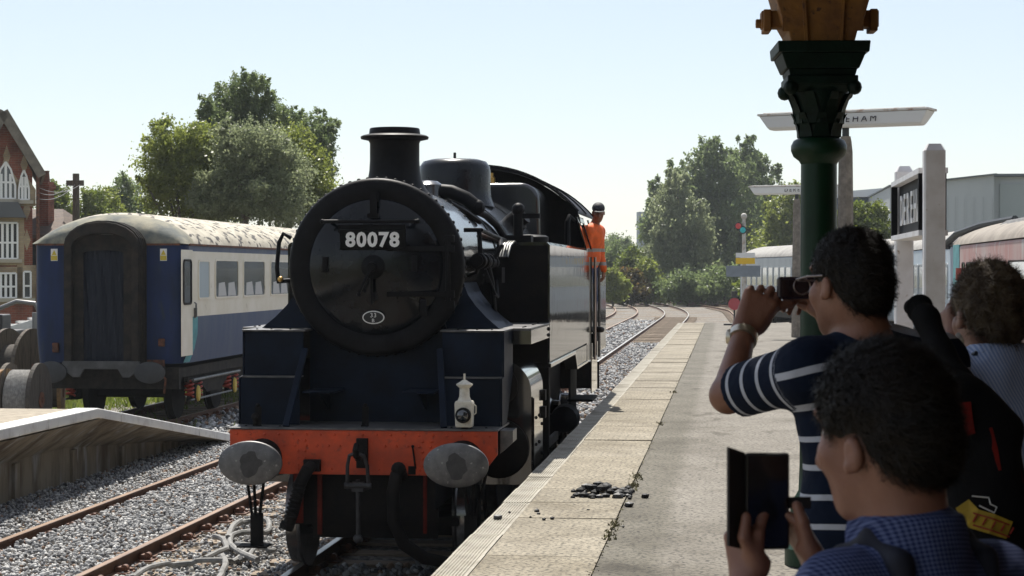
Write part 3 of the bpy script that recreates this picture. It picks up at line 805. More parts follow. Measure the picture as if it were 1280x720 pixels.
b = MB(); b.tube([(-.80, 1.25, BZ + .26), (-.87, 1.25, BZ + .3), (-.91, 1.25, BZ + .22), (-.93, 1.25, BZ + .0), (-.92, 1.25, BZ - .12)], .02, 8); b.tube([(-.8, 1.25, BZ - .12), (-.93, 1.25, BZ - .13)], .02, 8); part(b, 'side_handrail', soot_black)
b = MB(); b.ball((-.89, 1.22, BZ - .11), .028); part(b, 'handrail_knob', brass)

# side tanks, cab, bunker
TZ0, TZ1, TX = 1.74, 2.955, 1.335
for sx in (-1, 1):
    b = MB(); x0, x1 = .80, TX
    pr = [(x0, TZ0), (x1 - .015, TZ0), (x1, TZ0 + .02), (x1, TZ1 - .03), (x1 - .03, TZ1), (x0, TZ1)]
    b.prism([(sx * p[0], p[1]) for p in pr], 'y', 3.44, 8.5)
    tank = part(b, 'side_tank', tank_mat)
    b = MB()
    b.box(min(sx * (x0 - .001), sx * (x1 - .02)), max(sx * (x0 - .001), sx * (x1 - .02)), 3.425, 3.439, TZ0 + .01, TZ1 - .035); part(b, 'tank_front', frame_black, tank)
    b = MB(); b.prism([(3.45, TZ0 - .002), (6.6, TZ0 - .002), (6.9, TZ0 - .2), (8.6, TZ0 - .2), (8.6, TZ0 - .23), (6.87, TZ0 - .23), (6.57, TZ0 - .04), (3.45, TZ0 - .04)], 'x', min(sx * 1.20, sx * (TX + .012)), max(sx * 1.20, sx * (TX + .012))); part(b, 'valance', cyl_mat, tank, bevel=.004)
    b = MB(); b.prism([(6.62, TZ0 - .003), (8.6, TZ0 - .003), (8.6, TZ0 - .198), (6.92, TZ0 - .198)], 'x', min(sx * 1.25, sx * TX), max(sx * 1.25, sx * TX)); part(b, 'tank_skirt', tank_mat, tank)
    b = MB(); b.lathe([(.2, 0), (.2, .06), (.17, .08), (0, .09)], (sx * 1.06, 4.1, TZ1), (0, 0, 1), 20); b.cyl((sx * 1.0, 3.6, TZ1), (sx * 1.0, 3.6, TZ1 + .3), .05, n=10); b.box(sx * 1.0 - .04, sx * 1.0 + .22, 3.58, 3.62, TZ1 + .24, TZ1 + .29); b.box(sx * 1.0 - .12, sx * 1.0 + .14, 3.5, 3.72, TZ1, TZ1 + .07); b.ball((sx * 1.0, 3.6, TZ1 + .33), .07)
    part(b, 'tank_filler', soot_black, tank)
    b = MB(); b.tube([(sx * 1.15, 7.8, TZ1), (sx * 1.15, 7.8, TZ1 + .32), (sx * 1.17, 7.85, TZ1 + .38), (sx * 1.22, 7.9, TZ1 + .33)], .035, 8); part(b, 'tank_vent', soot_black, tank)
    # cab side with window, doorway pillar
    for (ya, yb, za, zb) in ((8.5, 9.55, 1.52, 2.95), (8.5, 8.72, 2.95, 3.36), (9.4, 9.55, 2.95, 3.36), (10.45, 10.6, 1.52, 2.95), (10.45, 10.6, 2.95, 3.36), (8.721, 9.399, 3.29, 3.36)):
        def sxz(z): return TX if z <= 2.95 else TX - (z - 2.95) * .30
        th = .02; b = MB()
        P = [(sx * sxz(za), ya, za), (sx * sxz(za), yb, za), (sx * sxz(zb), yb, zb), (sx * sxz(zb), ya, zb)]
        P += [(p[0] - sx * th, p[1], p[2]) for p in P]
        b.add(P, [(0, 1, 2, 3), (7, 6, 5, 4), (0, 4, 5, 1), (1, 5, 6, 2), (2, 6, 7, 3), (3, 7, 4, 0)])
        part(b, 'cab_side', tank_mat)
    b = MB(); b.cyl((sx * (TX + .03), 9.6, 1.5), (sx * (TX + .03), 9.6, 2.85), .018, n=8); part(b, 'cab_handrail', steel_bright)
    b = MB(); b.cyl((sx * (TX + .03), 10.42, 1.5), (sx * (TX + .03), 10.42, 2.85), .018, n=8); part(b, 'cab_handrail', steel)
    b = MB(); b.box(min(sx * (TX - .02), sx * TX), max(sx * (TX - .02), sx * TX), 9.58, 10.42, 1.86, 2.5); part(b, 'cab_door', frame_black)
    b = MB(); b.box(min(sx * 1.0, sx * TX), max(sx * 1.0, sx * TX), 9.5, 10.5, .95, .98); b.box(min(sx * 1.02, sx * 1.05), max(sx * 1.02, sx * 1.05), 9.5, 10.5, .55, 1.5); b.box(min(sx * 1.0, sx * TX), max(sx * 1.0, sx * TX), 9.5, 10.5, .53, .56); part(b, 'cab_steps', frame_black)
    b = MB(); b.box(min(sx * 1.31, sx * 1.325), max(sx * 1.31, sx * 1.325), 9.55, 10.6, 1.06, 1.5); part(b, 'lower_cab_panel', cyl_mat)
arc = [(math.sin(a) * 1.62, 2.37 + math.cos(a) * 1.62) for a in np.linspace(R(-50), R(50), 25)]
arc_z = arc[0][1]
arc2 = [(x, z - .03) for (x, z) in reversed(arc)]
b = MB(); b.prism(arc + arc2, 'y', 8.3, 11.2, smooth=True); part(b, 'cab_roof', soot_black, angle=60)
b = MB()
for y in (8.36, 9.7, 11.1):
    b.tube([(x, y, z + .008) for (x, z) in arc], .014, 6)
for k in range(40):
    a = R(-48 + 96 * k / 39); rivet(b, math.sin(a) * 1.62, 8.32, 2.37 + math.cos(a) * 1.62, .013, (math.sin(a), 0, math.cos(a)))
part(b, 'roof_ribs', soot_black)['kind'] = 'stuff'
b = MB(); b.prism([(-1.3, 2.0), (1.3, 2.0), (1.3, 2.95)] + [(x * .985, z - .032) for (x, z) in reversed(arc)] + [(-1.3, 2.95)], 'y', 8.72, 8.74); part(b, 'spectacle_plate', frame_black)
b = MB(); b.box(-1.31, 1.35, 9.56, 10.44, 1.72, 1.84); b.box(-1.28, 1.28, 8.9, 10.6, 1.5, 1.719); part(b, 'cab_floor', frame_black)
b = MB(); b.prism([(-1.3, 1.53), (1.3, 1.53), (1.3, 2.6), (1.18, 3.3), (-1.18, 3.3), (-1.3, 2.6)], 'y', 10.62, 12.9); part(b, 'bunker', tank_mat, bevel=.02)
b = MB(); b.box(-1.2, 1.2, 12.9, 12.95, .92, 1.32); part(b, 'rear_buffer_beam', frame_black)

# frames and motion
for sx in (-1, 1):
    b = MB(); b.box(sx * .6 - .02, sx * .6 + .02, .52, 12.9, .62, 1.30); part(b, 'main_frame', frame_black)
    b = MB(); x0, x1 = 1.0, 1.33
    pr = [(.72, .72), (x1 - .06, .72), (x1, .80), (x1, 1.56)] + [(1.03 + math.cos(a) * .30, 1.56 + math.sin(a) * .30) for a in np.linspace(R(10), R(90), 8)] + [(.72, 1.86)]
    b.prism([(sx * p[0], p[1]) for p in pr], 'y', 1.66, 2.75, smooth=True)
    cy = part(b, 'cylinder', cyl_mat, angle=30)
    b = MB(); b.lathe([(.27, 0), (.27, .05), (.2, .09), (.1, .1), (0, .1)], (sx * 1.04, 1.66, 1.05), (0, -1, 0), 28); b.lathe([(.18, 0), (.18, .04), (.1, .07), (0, .07)], (sx * 1.03, 1.66, 1.62), (0, -1, 0), 24)
    part(b, 'cylinder_cover', frame_black, cy)
    b = MB()
    for (yy_, zz_) in ((1.72, 1.5), (1.72, 1.2), (1.72, .92), (2.66, 1.5), (2.66, 1.2), (2.66, .92), (2.1, 1.3), (2.1, 1.05), (2.4, 1.3), (2.4, 1.05)): rivet(b, sx * 1.33, yy_, zz_, .018, (sx, 0, 0))
    b.box(min(sx * 1.33, sx * 1.345), max(sx * 1.33, sx * 1.345), 1.75, 1.79, .85, 1.5); b.box(min(sx * 1.33, sx * 1.36), max(sx * 1.33, sx * 1.36), 2.68, 2.82, 1.25, 1.36); b.box(min(sx * 1.33, sx * 1.36), max(sx * 1.33, sx * 1.36), 2.68, 2.82, 1.42, 1.52)
    part(b, 'cover_bolts', frame_black, cy)['kind'] = 'stuff'
    b = MB(); b.cyl((sx * 1.05, 2.75, 1.0), (sx * 1.05, 4.2, .97), .04, n=10); b.box(sx * 1.05 - .04, sx * 1.05 + .04, 2.75, 4.3, 1.16, 1.24); part(b, 'slide_bars', steel)
    b = MB(); b.bar((sx * 1.07, 4.1, .97), (sx * 1.07, 6.2, .72), .05, .11); part(b, 'connecting_rod', steel)
    b = MB(); b.bar((sx * .98, 3.9, .62), (sx * .98, 8.2, .62), .045, .1); part(b, 'coupling_rod', steel)
    b = MB(); b.box(min(sx * .85, sx * 1.25), max(sx * .85, sx * 1.25), 4.25, 4.3, .55, 1.72); part(b, 'motion_bracket', frame_black)
    b = MB(); b.box(min(sx * .95, sx * 1.2), max(sx * .95, sx * 1.2), 3.05, 3.1, 1.3, 1.75); b.cyl((sx * 1.12, 2.75, 1.5), (sx * 1.12, 4.4, 1.45), .03, n=8); b.cyl((sx * 1.15, 2.9, .2), (sx * 1.15, 2.9, .75), .02, n=8); part(b, 'valve_rod', frame_black)
    for y in (9.3,): 
        b = MB(); b.lathe([(0, -.3), (.17, -.26), (.19, 0), (.17, .26), (0, .3)], (sx * 1.0, y, .75), (0, 1, 0), 16); part(b, 'brake_cylinder', soot_black)
def wheel(y, r, sx, nsp, crank=False):
    wh = empty('wheel', (sx * .7525, y, r)); wh.parent = loco
    b = MB(); t = .07
    b.lathe([(r - .11, -t), (r - .05, -t), (r + .028, -t * sx * 0 - .068), (r + .03, -.045), (r, -.03), (r - .008, t), (r - .06, t + .005), (r - .11, t)], (0, 0, 0), (sx, 0, 0), 48)
    part(b, 'tyre', tyre_steel, wh)
    b = MB(); b.lathe([(0, -.09), (.14, -.09), (.15, .09), (.09, .12), (0, .12)], (0, 0, 0), (sx, 0, 0), 20)
    for k in range(nsp):
        a = 2 * math.pi * k / nsp
        b.bar((0, math.cos(a) * .12, math.sin(a) * .12), (0, math.cos(a) * (r - .09), math.sin(a) * (r - .09)), .045, .05, (1, 0, 0))
    part(b, 'wheel_centre', frame_black, wh)
    if sx == 1:
        b = MB(); b.cyl((-1.5, 0, 0), (0, 0, 0), .085, n=14); part(b, 'axle', frame_black, wh)
for (y, r, n_) in ((1.55, .457, 10), (3.95, .863, 16), (6.05, .863, 16), (8.2, .863, 16), (10.4, .457, 10), (12.0, .457, 10)):
    for sx in (-1, 1): wheel(y, r, sx, n_)
b = MB(); b.box(-.75, .75, 1.0, 2.3, .42, .5); b.box(-.62, .62, .7, .75, .5, .95); b.box(-.56, .56, 1.05, 1.1, .3, .9); b.box(-.6, .6, 2.0, 2.05, .2, .9); part(b, 'pony_truck_and_shade_plates', frame_black)  # pony truck plus upright black plates added to shade the space below the beam
b = MB(); b.box(-.85, .85, 9.9, 12.5, .45, .75); part(b, 'trailing_bogie', frame_black)
b = MB(); b.box(-.55, .55, 2.0, 9.0, .75, 1.4); part(b, 'inner_stretcher', frame_black)

# ---- white hand lamp on its iron
lx, ly = TRK + .875, LY + .5
lamp = empty('railway_lamp', (lx, ly, 1.335), 0, 'small cream hand lamp with black bullseye standing on the red beam', 'lamp')
b = MB(); b.prism([(-.07, 0), (.07, 0), (.078, .2), (.07, .225), (-.07, .225), (-.078, .2)], 'y', -.06, .075); bo = b.build('lamp_body', lamp_white, lamp, bevel=.01)
b = MB(); b.lathe([(.06, .225), (.045, .26), (.042, .33), (.07, .355), (.072, .365), (.03, .39), (.02, .40)], (0, .01, 0), (0, 0, 1), 20); b.box(-.008, .008, 0, .02, .39, .455); b.build('chimney_cap', lamp_white, lamp)
b = MB(); b.lathe([(.066, 0), (.066, .035), (.06, .045), (.05, .05)], (0, -.06, .105), (0, -1, 0), 24); b.build('lens_rim', frame_black, lamp)
b = MB(); b.lathe([(.052, .045), (.035, .062), (0, .07)], (0, -.06, .105), (0, -1, 0), 24); b.build('lens', glass_dark, lamp)
b = MB(); b.tube([(.075, 0, .1), (.1, 0, .12), (.1, 0, .18), (.075, 0, .2)], .006, 6); b.build('handle', lamp_white, lamp)
# ================================================================ carriages
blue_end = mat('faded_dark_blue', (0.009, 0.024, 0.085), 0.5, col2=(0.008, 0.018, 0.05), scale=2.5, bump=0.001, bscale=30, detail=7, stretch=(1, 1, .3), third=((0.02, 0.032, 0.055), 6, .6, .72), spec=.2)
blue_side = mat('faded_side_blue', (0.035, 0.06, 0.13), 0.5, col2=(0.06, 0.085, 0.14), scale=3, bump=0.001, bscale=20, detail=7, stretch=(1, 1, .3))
cream = mat('faded_cream', (0.70, 0.65, 0.52), 0.55, col2=(0.78, 0.73, 0.62), scale=2, bump=0.0008, bscale=20, detail=6, third=((0.35, 0.29, 0.2), 5, .66, .8))
teal = mat('teal_stripe', (0.06, 0.28, 0.31), 0.55, var=.2, scale=4)
roof_old = mat('lichened_roof', (0.5, 0.46, 0.37), 0.85, col2=(0.3, 0.27, 0.21), scale=2, bump=0.006, bscale=12, detail=9, third=((0.06, 0.055, 0.05), 5.5, .53, .6), stretch=(1.6, .7, 1))
roof_end = mat('mossy_roof_end', (0.27, 0.25, 0.18), 0.85, col2=(0.1, 0.11, 0.1), scale=2.6, bump=0.006, bscale=12, detail=9)
gang_m = mat('gangway_rubber', (0.016, 0.015, 0.014), 0.75, col2=(0.035, 0.028, 0.022), scale=5, bump=0.004, bscale=20, spec=.15)
tarp_m = mat('dark_blue_tarpaulin', (0.008, 0.011, 0.019), 0.55, col2=(0.014, 0.018, 0.028), scale=3, stretch=(3, 1, .4), bump=0.004, bscale=14, spec=.15)
win_glass = mat('carriage_window_glass', (0.03, 0.04, 0.045), 0.06, spec=0.8, var=.5, scale=.7)
frost_glass = mat('frosted_glass', (0.35, 0.42, 0.45), 0.35)
rust_m = mat('rust', (0.16, 0.06, 0.03), 0.85, col2=(0.06, 0.03, 0.02), scale=12)
spring_red = mat('spring_red', (0.35, 0.04, 0.02), 0.5)
axle_yellow = mat('axlebox_yellow', (0.55, 0.4, 0.06), 0.5)
seat_m = mat('pale_seat', (0.5, 0.5, 0.48), 0.8)
sign_yellow = mat('warning_yellow', (0.55, 0.42, 0.03), 0.5)
sign_white = mat('notice_white', (0.7, 0.7, 0.68), 0.5)

def roof_mesh(L, hw, z0, h, dome0=.9, dome1=.9, ny=30, nx=25, over=.0):
    ys_ = sorted(set([0, .06, .15, .3, .5, .7, .9, L, L - .06, L - .15, L - .3, L - .5, L - .7, L - .9] + list(np.linspace(.9, L - .9, ny))))
    V, Fc = [], []
    for y in ys_:
        t = 1.0
        if dome0 and y < dome0: t = math.sqrt(max(0, 1 - (1 - y / dome0) ** 2)) * .92 + .08
        if dome1 and L - y < dome1: t = math.sqrt(max(0, 1 - (1 - (L - y) / dome1) ** 2)) * .92 + .08
        for j in range(nx):
            u = -1 + 2 * j / (nx - 1); u = math.copysign(1 - (1 - abs(u)) ** 1.5, u)
            V.append((u * (hw + .015), y, z0 + h * t * (max(0, 1 - abs(u) ** 2.1)) ** .62))
    for i in range(len(ys_) - 1):
        for j in range(nx - 1): Fc.append((i * nx + j, i * nx + j + 1, (i + 1) * nx + j + 1, (i + 1) * nx + j))
    n = len(ys_)
    Fc.append(tuple(j for j in range(nx)))
    Fc.append(tuple((n - 1) * nx + j for j in range(nx - 1, -1, -1)))
    return V, Fc
def body_shell(mb, hw, y0, y1, z0, z1, tum=.06):
    zs = [z0, z0 + (z1 - z0) * .25, z0 + (z1 - z0) * .5, z1]
    return zs
def bogie(parent, yc, hw=1.1, wb=2.6, red=True, r=.457):
    bg = empty('bogie', (0, yc, 0)); bg.parent = parent
    for dy in (-wb / 2, wb / 2):
        m = MB(); m.cyl((-.75, dy, r), (.75, dy, r), .08, n=10)
        for sx in (-1, 1): m.lathe([(.15, -.07), (r - .03, -.05), (r + .028, -.065), (r + .03, -.04), (r, -.03), (r - .01, .07), (r - .07, .07), (.15, .09)], (sx * .7525, dy, r), (sx, 0, 0), 32)
        m.build('wheelset', frame_black, bg)
        for sx in (-1, 1):
            m = MB(); m.box(sx * hw - .08, sx * hw + .08, dy - .16, dy + .16, r - .12, r + .16); m.build('axlebox', frame_black, bg)
            m = MB(); m.lathe([(.10, 0), (.09, .03), (0, .04)], (sx * (hw + .08), dy, r), (sx, 0, 0), 16, sy=1.5 if red else 1); m.build('axlebox_cover', axle_yellow if red else frame_black, bg)
            for d2 in (-.28, .28):
                m = MB()
                pts = [(sx * hw + math.cos(a) * .075, dy + d2 + math.sin(a) * .075, r - .04 + a / 25.2 * .3) for a in np.linspace(0, 25.2, 40)]
                m.tube(pts, .02, 5); m.build('coil_spring', spring_red if red else frame_black, bg)
    for sx in (-1, 1):
        m = MB(); m.prism([(-wb / 2 - .5, .78), (wb / 2 + .5, .78), (wb / 2 + .5, .68), (wb / 2 - .4, .62), (.5, .44), (-.5, .44), (-wb / 2 + .4, .62), (-wb / 2 - .5, .68)], 'x', sx * hw - .03, sx * hw + .03); m.build('side_frame', mat_under, bg)
        m = MB(); m.cyl((sx * (hw + .1), -wb / 2 - .4, .72), (sx * (hw + .1), wb / 2 + .3, .72), .03, n=8); m.cyl((sx * (hw + .06), -wb / 2 - .4, .36), (sx * (hw + .06), wb / 2 + .3, .36), .02, n=8); m.build('brake_rod', steel, bg)
    m = MB(); m.box(-hw, hw, -.3, .3, .5, .8); m.build('bolster', mat_under, bg)
    return bg
mat_under = mat('grimy_underframe', (0.014, 0.013, 0.012), 0.75, col2=(0.035, 0.03, 0.025), scale=6, bump=0.003, bscale=25, spec=.2)

# ---- the blue and cream carriage on the left
CY, CHW = 32.6, 1.37
CX = (W(47, 380, CY).x + W(226, 380, CY).x) / 2
coach = empty('railway_carriage', (CX, CY, 0), 0, 'derelict dark blue and cream passenger carriage with lichened roof and taped-up gangway', 'carriage')
L_ = 19.5; ZB, ZC, ZT, ZE = 1.06, 1.87, 3.02, 3.13
def side_poly(z): return CHW - .07 * max(0, (1.75 - z) / .8) ** 1.5 if z < 1.75 else CHW
zz = [ZB, 1.15, 1.4, 1.6, ZC, 2.1, 2.6, ZT, ZE]
m = MB()
cr = .22
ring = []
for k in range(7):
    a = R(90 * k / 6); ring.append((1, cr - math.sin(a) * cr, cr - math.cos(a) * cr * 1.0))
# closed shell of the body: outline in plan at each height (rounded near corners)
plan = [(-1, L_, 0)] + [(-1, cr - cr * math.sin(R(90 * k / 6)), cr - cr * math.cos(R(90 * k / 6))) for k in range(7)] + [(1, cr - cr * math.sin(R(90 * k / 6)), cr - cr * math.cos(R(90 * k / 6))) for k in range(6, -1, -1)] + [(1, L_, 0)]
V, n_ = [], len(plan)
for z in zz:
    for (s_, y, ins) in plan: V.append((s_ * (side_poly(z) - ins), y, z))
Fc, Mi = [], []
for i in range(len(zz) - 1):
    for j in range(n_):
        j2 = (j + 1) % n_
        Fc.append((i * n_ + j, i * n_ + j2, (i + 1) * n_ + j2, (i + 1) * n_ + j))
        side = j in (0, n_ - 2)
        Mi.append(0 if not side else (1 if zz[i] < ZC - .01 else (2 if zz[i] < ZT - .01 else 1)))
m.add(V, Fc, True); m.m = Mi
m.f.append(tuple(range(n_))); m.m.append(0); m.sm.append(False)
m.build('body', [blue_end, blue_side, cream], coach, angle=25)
V, Fc = roof_mesh(L_, CHW, ZE + .012, .57, dome0=.8)
m = MB(); m.add(V, Fc, True)
for i, f in enumerate(m.f):
    yv = sum(m.v[k][1] for k in f) / len(f)
    m.m[i] = 1 if yv < .55 else 0
m.build('roof', [roof_old, roof_end], coach)
m = MB(); m.box(-CHW + .1, CHW - .1, -.02, .02, ZE - .012, ZE + .02); m.box(CHW, CHW + .035, .2, L_, ZE - .015, ZE + .02); m.box(-CHW - .035, -CHW, .2, L_, ZE - .015, ZE + .02); m.build('gutter', rust_m, coach)
# gangway
def arch(hw, z0, zs, ht, n=12): return [(-hw, z0), (-hw, zs)] + [(-math.cos(a) * hw, zs + math.sin(a) * ht) for a in np.linspace(0, math.pi, n)][1:-1] + [(hw, zs), (hw, z0)]
def arch_frame(mb, o, i, y0, y1):
    n = len(o)
    V = [(p[0], y0, p[1]) for p in o] + [(p[0], y0, p[1]) for p in i] + [(p[0], y1, p[1]) for p in o] + [(p[0], y1, p[1]) for p in i]
    Fc = []
    for k in range(n - 1): Fc += [(k, k + 1, n + k + 1, n + k), (2 * n + k, 3 * n + k, 3 * n + k + 1, 2 * n + k + 1), (k, 2 * n + k, 2 * n + k + 1, k + 1), (n + k, n + k + 1, 3 * n + k + 1, 3 * n + k)]
    Fc += [(0, n, 3 * n, 2 * n), (n - 1, 3 * n - 1, 4 * n - 1, 2 * n - 1)]
    mb.add(V, Fc)
m = MB(); arch_frame(m, arch(.66, .96, 3.12, .40), arch(.53, .96, 3.08, .24), -.42, -.02); gw = m.build('gangway', gang_m, coach, bevel=.012)
for k in range(4):
    m = MB(); y = -.36 + k * .1; arch_frame(m, arch(.685, 1.0, 3.12, .425), arch(.64, 1.0, 3.10, .38), y, y + .04); m.build('bellows_fold', gang_m, gw)
m = MB(); arch_frame(m, arch(.535, 1.0, 3.0, .1), arch(.36, 1.0, 2.98, .05), -.30, -.27); m.build('door_surround', gang_m, gw)
m = MB(); nx_, nz_ = 25, 30; V = []
for i in range(nz_):
    for j in range(nx_):
        x = -.37 + .74 * j / (nx_ - 1); z = 1.08 + 1.96 * i / (nz_ - 1)
        V.append((x, -.24 + .011 * math.sin(x * 34 + math.sin(z * 3) * 1.4) + .012 * math.sin(x * 71 + z * 6) + .008 * random.random(), z))
m.add(V, [(i * nx_ + j, i * nx_ + j + 1, (i + 1) * nx_ + j + 1, (i + 1) * nx_ + j) for i in range(nz_ - 1) for j in range(nx_ - 1)], True); m.build('tarpaulin', tarp_m, gw)
m = MB(); m.box(-.52, .52, -.26, -.22, 3.04, 3.3); m.build('head_panel', gang_m, gw)
m = MB(); m.prism([(-.68, 1.12), (.68, 1.12), (.72, 1.0), (.5, .84), (.38, .84), (.30, .98), (-.30, .98), (-.38, .84), (-.5, .84), (-.72, 1.0)], 'y', -.44, -.38); m.build('footplate', mat('gangway_footplate', (.06, .06, .06), .6, var=.3), gw, bevel=.01)
for sx in (-1, 1):
    bf = empty('buffer', (sx * .87, -.5, .93)); bf.parent = coach
    m = MB(); m.lathe([(0, -.01), (.15, -.005), (.27, .015), (.275, .045), (.1, .06)], (0, 0, 0), (0, 1, 0), 36, sy=.68); m.build('buffer_head', mat('dull_black_buffer', (.03, .032, .035), .6, var=.3) if sx < 0 else MATS['dull_black_buffer'], bf)
    m = MB(); m.lathe([(.08, .05), (.08, .22), (.12, .24), (.15, .56)], (0, 0, 0), (0, 1, 0), 18); m.build('buffer_housing', mat_under, bf)
    w_ = empty('warning_notice', (sx * (.98 if sx > 0 else .98), -.0, 0)); w_.parent = coach
    m = MB(); m.box(-.06, .06, -.012, -.004, 2.85, 3.06); m.build('notice_plate', sign_white, w_)
    m = MB(); m.box(-.055, .055, -.016, -.012, 2.86, 2.94); m.build('notice_band', sign_yellow, w_)
    m = MB(); m.prism([(-.045, 2.95), (.045, 2.95), (0, 3.04)], 'y', -.016, -.012); m.build('notice_triangle', sign_yellow, w_)
    m = MB(); m.box(-.06, .06, -.05, -.002, 1.36, 1.5) if sx > 0 else m.box(-.06, .06, -.06, -.002, 1.25, 1.42); o = m.build('lamp_bracket', rust_m, coach, bevel=.02); o.location.x = sx * .95
m = MB(); m.box(.7, 1.0, -.06, -.01, 1.02, 1.13); m.tube([(.75, -.05, 1.12), (.85, -.1, 1.0), (1.05, -.12, .8), (1.0, -.05, .55)], .02, 6); m.build('jumper_cable', rust_m, coach)
m = MB(); m.box(-1.25, 1.25, .0, .12, .62, 1.0); m.box(-1.2, 1.2, .12, L_, .80, .975); m.box(-.9, .9, 4.6, 8.0, .4, .8); m.build('underframe', mat_under, coach)
bogie(coach, 2.75, wb=2.6); bogie(coach, L_ - 3, wb=2.6)
def cy_(px): return WX(px, 380, CX + CHW).y - CY
def window(parent, x, y0, y1, z0, z1, glass, frame_m, side=1, r=.05, name='window', fw=.035):
    m = MB(); w_ = empty(name, (x, 0, 0)); w_.parent = parent
    def rr(d):
        P = []
        for (cy, cz, a0) in ((y1 - r, z1 - r, 0), (y0 + r, z1 - r, 90), (y0 + r, z0 + r, 180), (y1 - r, z0 + r, 270)):
            for k in range(4):
                a = R(a0 + 30 * k); P.append((cy + math.cos(a) * (r + d), cz + math.sin(a) * (r + d)))
        return P
    o, i = rr(fw), rr(0); n = len(o)
    V = [(0, p[0], p[1]) for p in o] + [(side * .02, p[0], p[1]) for p in o] + [(side * .02, p[0], p[1]) for p in i] + [(-.001 * side, p[0], p[1]) for p in i]
    Fc = []
    for k in range(n):
        k2 = (k + 1) % n
        for q in range(3): Fc.append((q * n + k, q * n + k2, (q + 1) * n + k2, (q + 1) * n + k))
    m.add(V, Fc); m.build('window_frame', frame_m, w_)
    m = MB(); m.add([(side * .006, p[0], p[1]) for p in i], [tuple(range(n))]); m.build('pane', glass, w_)
    return w_
xs_ = CX + CHW
m = MB(); m.box(CHW - .001, CHW + .012, cy_(226.5), cy_(240), 1.2, 3.04); m.build('door', [cream], coach)
window(coach, CHW + .012, cy_(228.5), cy_(237.5), 2.12, 2.84, win_glass, mat_under)
m = MB(); m.tube([(CHW + .03, cy_(241), 1.85), (CHW + .06, cy_(241), 1.87), (CHW + .06, cy_(241), 2.1), (CHW + .03, cy_(241), 2.12)], .015, 6); m.box(CHW, CHW + .03, cy_(242.3), cy_(244.5), 1.86, 2.02); m.build('door_handle', steel, coach)
m = MB()
yA, yB = cy_(239.5), cy_(247)
V = []
for z, e in ((ZB + .02, -.35), (1.3, -.12), (1.55, 0), (ZC - .01, 0)):
    V += [(side_poly(z) + .006, yA + e, z), (side_poly(z) + .006, yB + e, z)]
m.add(V, [(0, 1, 3, 2), (2, 3, 5, 4), (4, 5, 7, 6)]); m.build('stripe', teal, coach)
window(coach, CHW, cy_(248), cy_(261), 2.2, 2.84, frost_glass, cream)
for (a, b_) in ((269, 297), (304, 330), (338, 361), (367, 386), (392, 408)):
    wd = window(coach, CHW, cy_(a), cy_(b_), 2.2, 2.86, win_glass, cream)
    m = MB(); y0, y1 = cy_(a), cy_(b_)
    for f in (.12, .55): m.prism([(y0 + (y1 - y0) * f, 2.21), (y0 + (y1 - y0) * (f + .36), 2.21), (y0 + (y1 - y0) * (f + .28), 2.47), (y0 + (y1 - y0) * (f + .02), 2.45)], 'x', .0065, .0085)
    m.build('seat_back', seat_m, wd)['kind'] = 'stuff'

# ---- stock on the right-hand line
pink = mat('faded_pink_paint', (0.44, 0.24, 0.22), 0.7, col2=(0.46, 0.36, 0.34), scale=1.2, bump=0.001, bscale=20, detail=8, stretch=(1, 1, .45), third=((0.5, 0.5, 0.48), 2.2, .56, .7))
pale_blue = mat('pale_blue_white_paint', (0.34, 0.43, 0.52), 0.5, col2=(0.46, 0.53, 0.59), scale=1.2, detail=6, stretch=(1, 1, .4))
off_white = mat('off_white_paint', (0.34, 0.38, 0.41), 0.5, col2=(0.42, 0.46, 0.48), scale=1.2, detail=6)
brown_roof = mat('brown_roof', (0.19, 0.165, 0.14), 0.85, col2=(0.27, 0.24, 0.2), scale=2, detail=8, bump=.004, bscale=10)
tar_m = mat('torn_roof_felt', (0.035, 0.036, 0.04), 0.8, col2=(0.12, 0.12, 0.12), scale=12, detail=9, bump=.02, bscale=14, stretch=(1, .5, 1))
grey_roof = mat('pale_grey_roof', (0.3, 0.29, 0.27), 0.8, col2=(0.2, 0.19, 0.18), scale=2, detail=6)
bright_glass = mat('glossy_window_glass', (0.06, 0.09, 0.1), 0.04, spec=1.0, coat=1.0)  # even blue-grey glass with a glossy coat
def stock(name, loc, rz, L, body_m, roof_m, label, wins, lower=None, wz=(2.2, 2.85)):
    c = empty(name, loc, rz, label, 'carriage')
    hw, zb, ze = 1.4, .95, 3.3
    m = MB(); m.prism([(-hw + .06, zb), (hw - .06, zb), (hw, 1.5), (hw, ze), (-hw, ze), (-hw, 1.5)], 'y', 0, L); m.build('body', body_m, c, bevel=.06)
    V, Fc = roof_mesh(L, hw, ze + .01, .55, dome0=.35, dome1=.35); m = MB(); m.add(V, Fc, True); m.build('roof', roof_m, c)
    m = MB(); m.box(-hw + .2, hw - .2, .3, L - .3, .7, .945); m.build('underframe', mat_under, c)
    for y in (3, L - 3): bogie(c, y, red=False)
    for (y0, y1) in wins: window(c, -hw, y0, y1, wz[0], wz[1], bright_glass, mat_under if body_m is pink else MATS['off_white_paint'], side=-1)
    return c
SX = RTRK
def sy_(px): return WX(px, 330, SX - 1.4).y
pc = stock('railway_carriage', (SX, 29.5, 0), 0, 48.7 - 29.5, pink, brown_roof, 'patchy faded pink carriage with torn roof felt and a turquoise end strip', [(sy_(b_) - 29.5, sy_(a) - 29.5) for (a, b_) in ((1203, 1206), (1208.5, 1217.5), (1221, 1234), (1238, 1255), (1261, 1285), (1293, 1320))], wz=(2.1, 2.85))
m = MB(); m.box(-1.415, -1.38, sy_(1199.5) - 29.5, 19.15, .98, 3.32); m.build('end_strip', teal, pc)
m = MB(); yq = sy_(1186) - 29.5
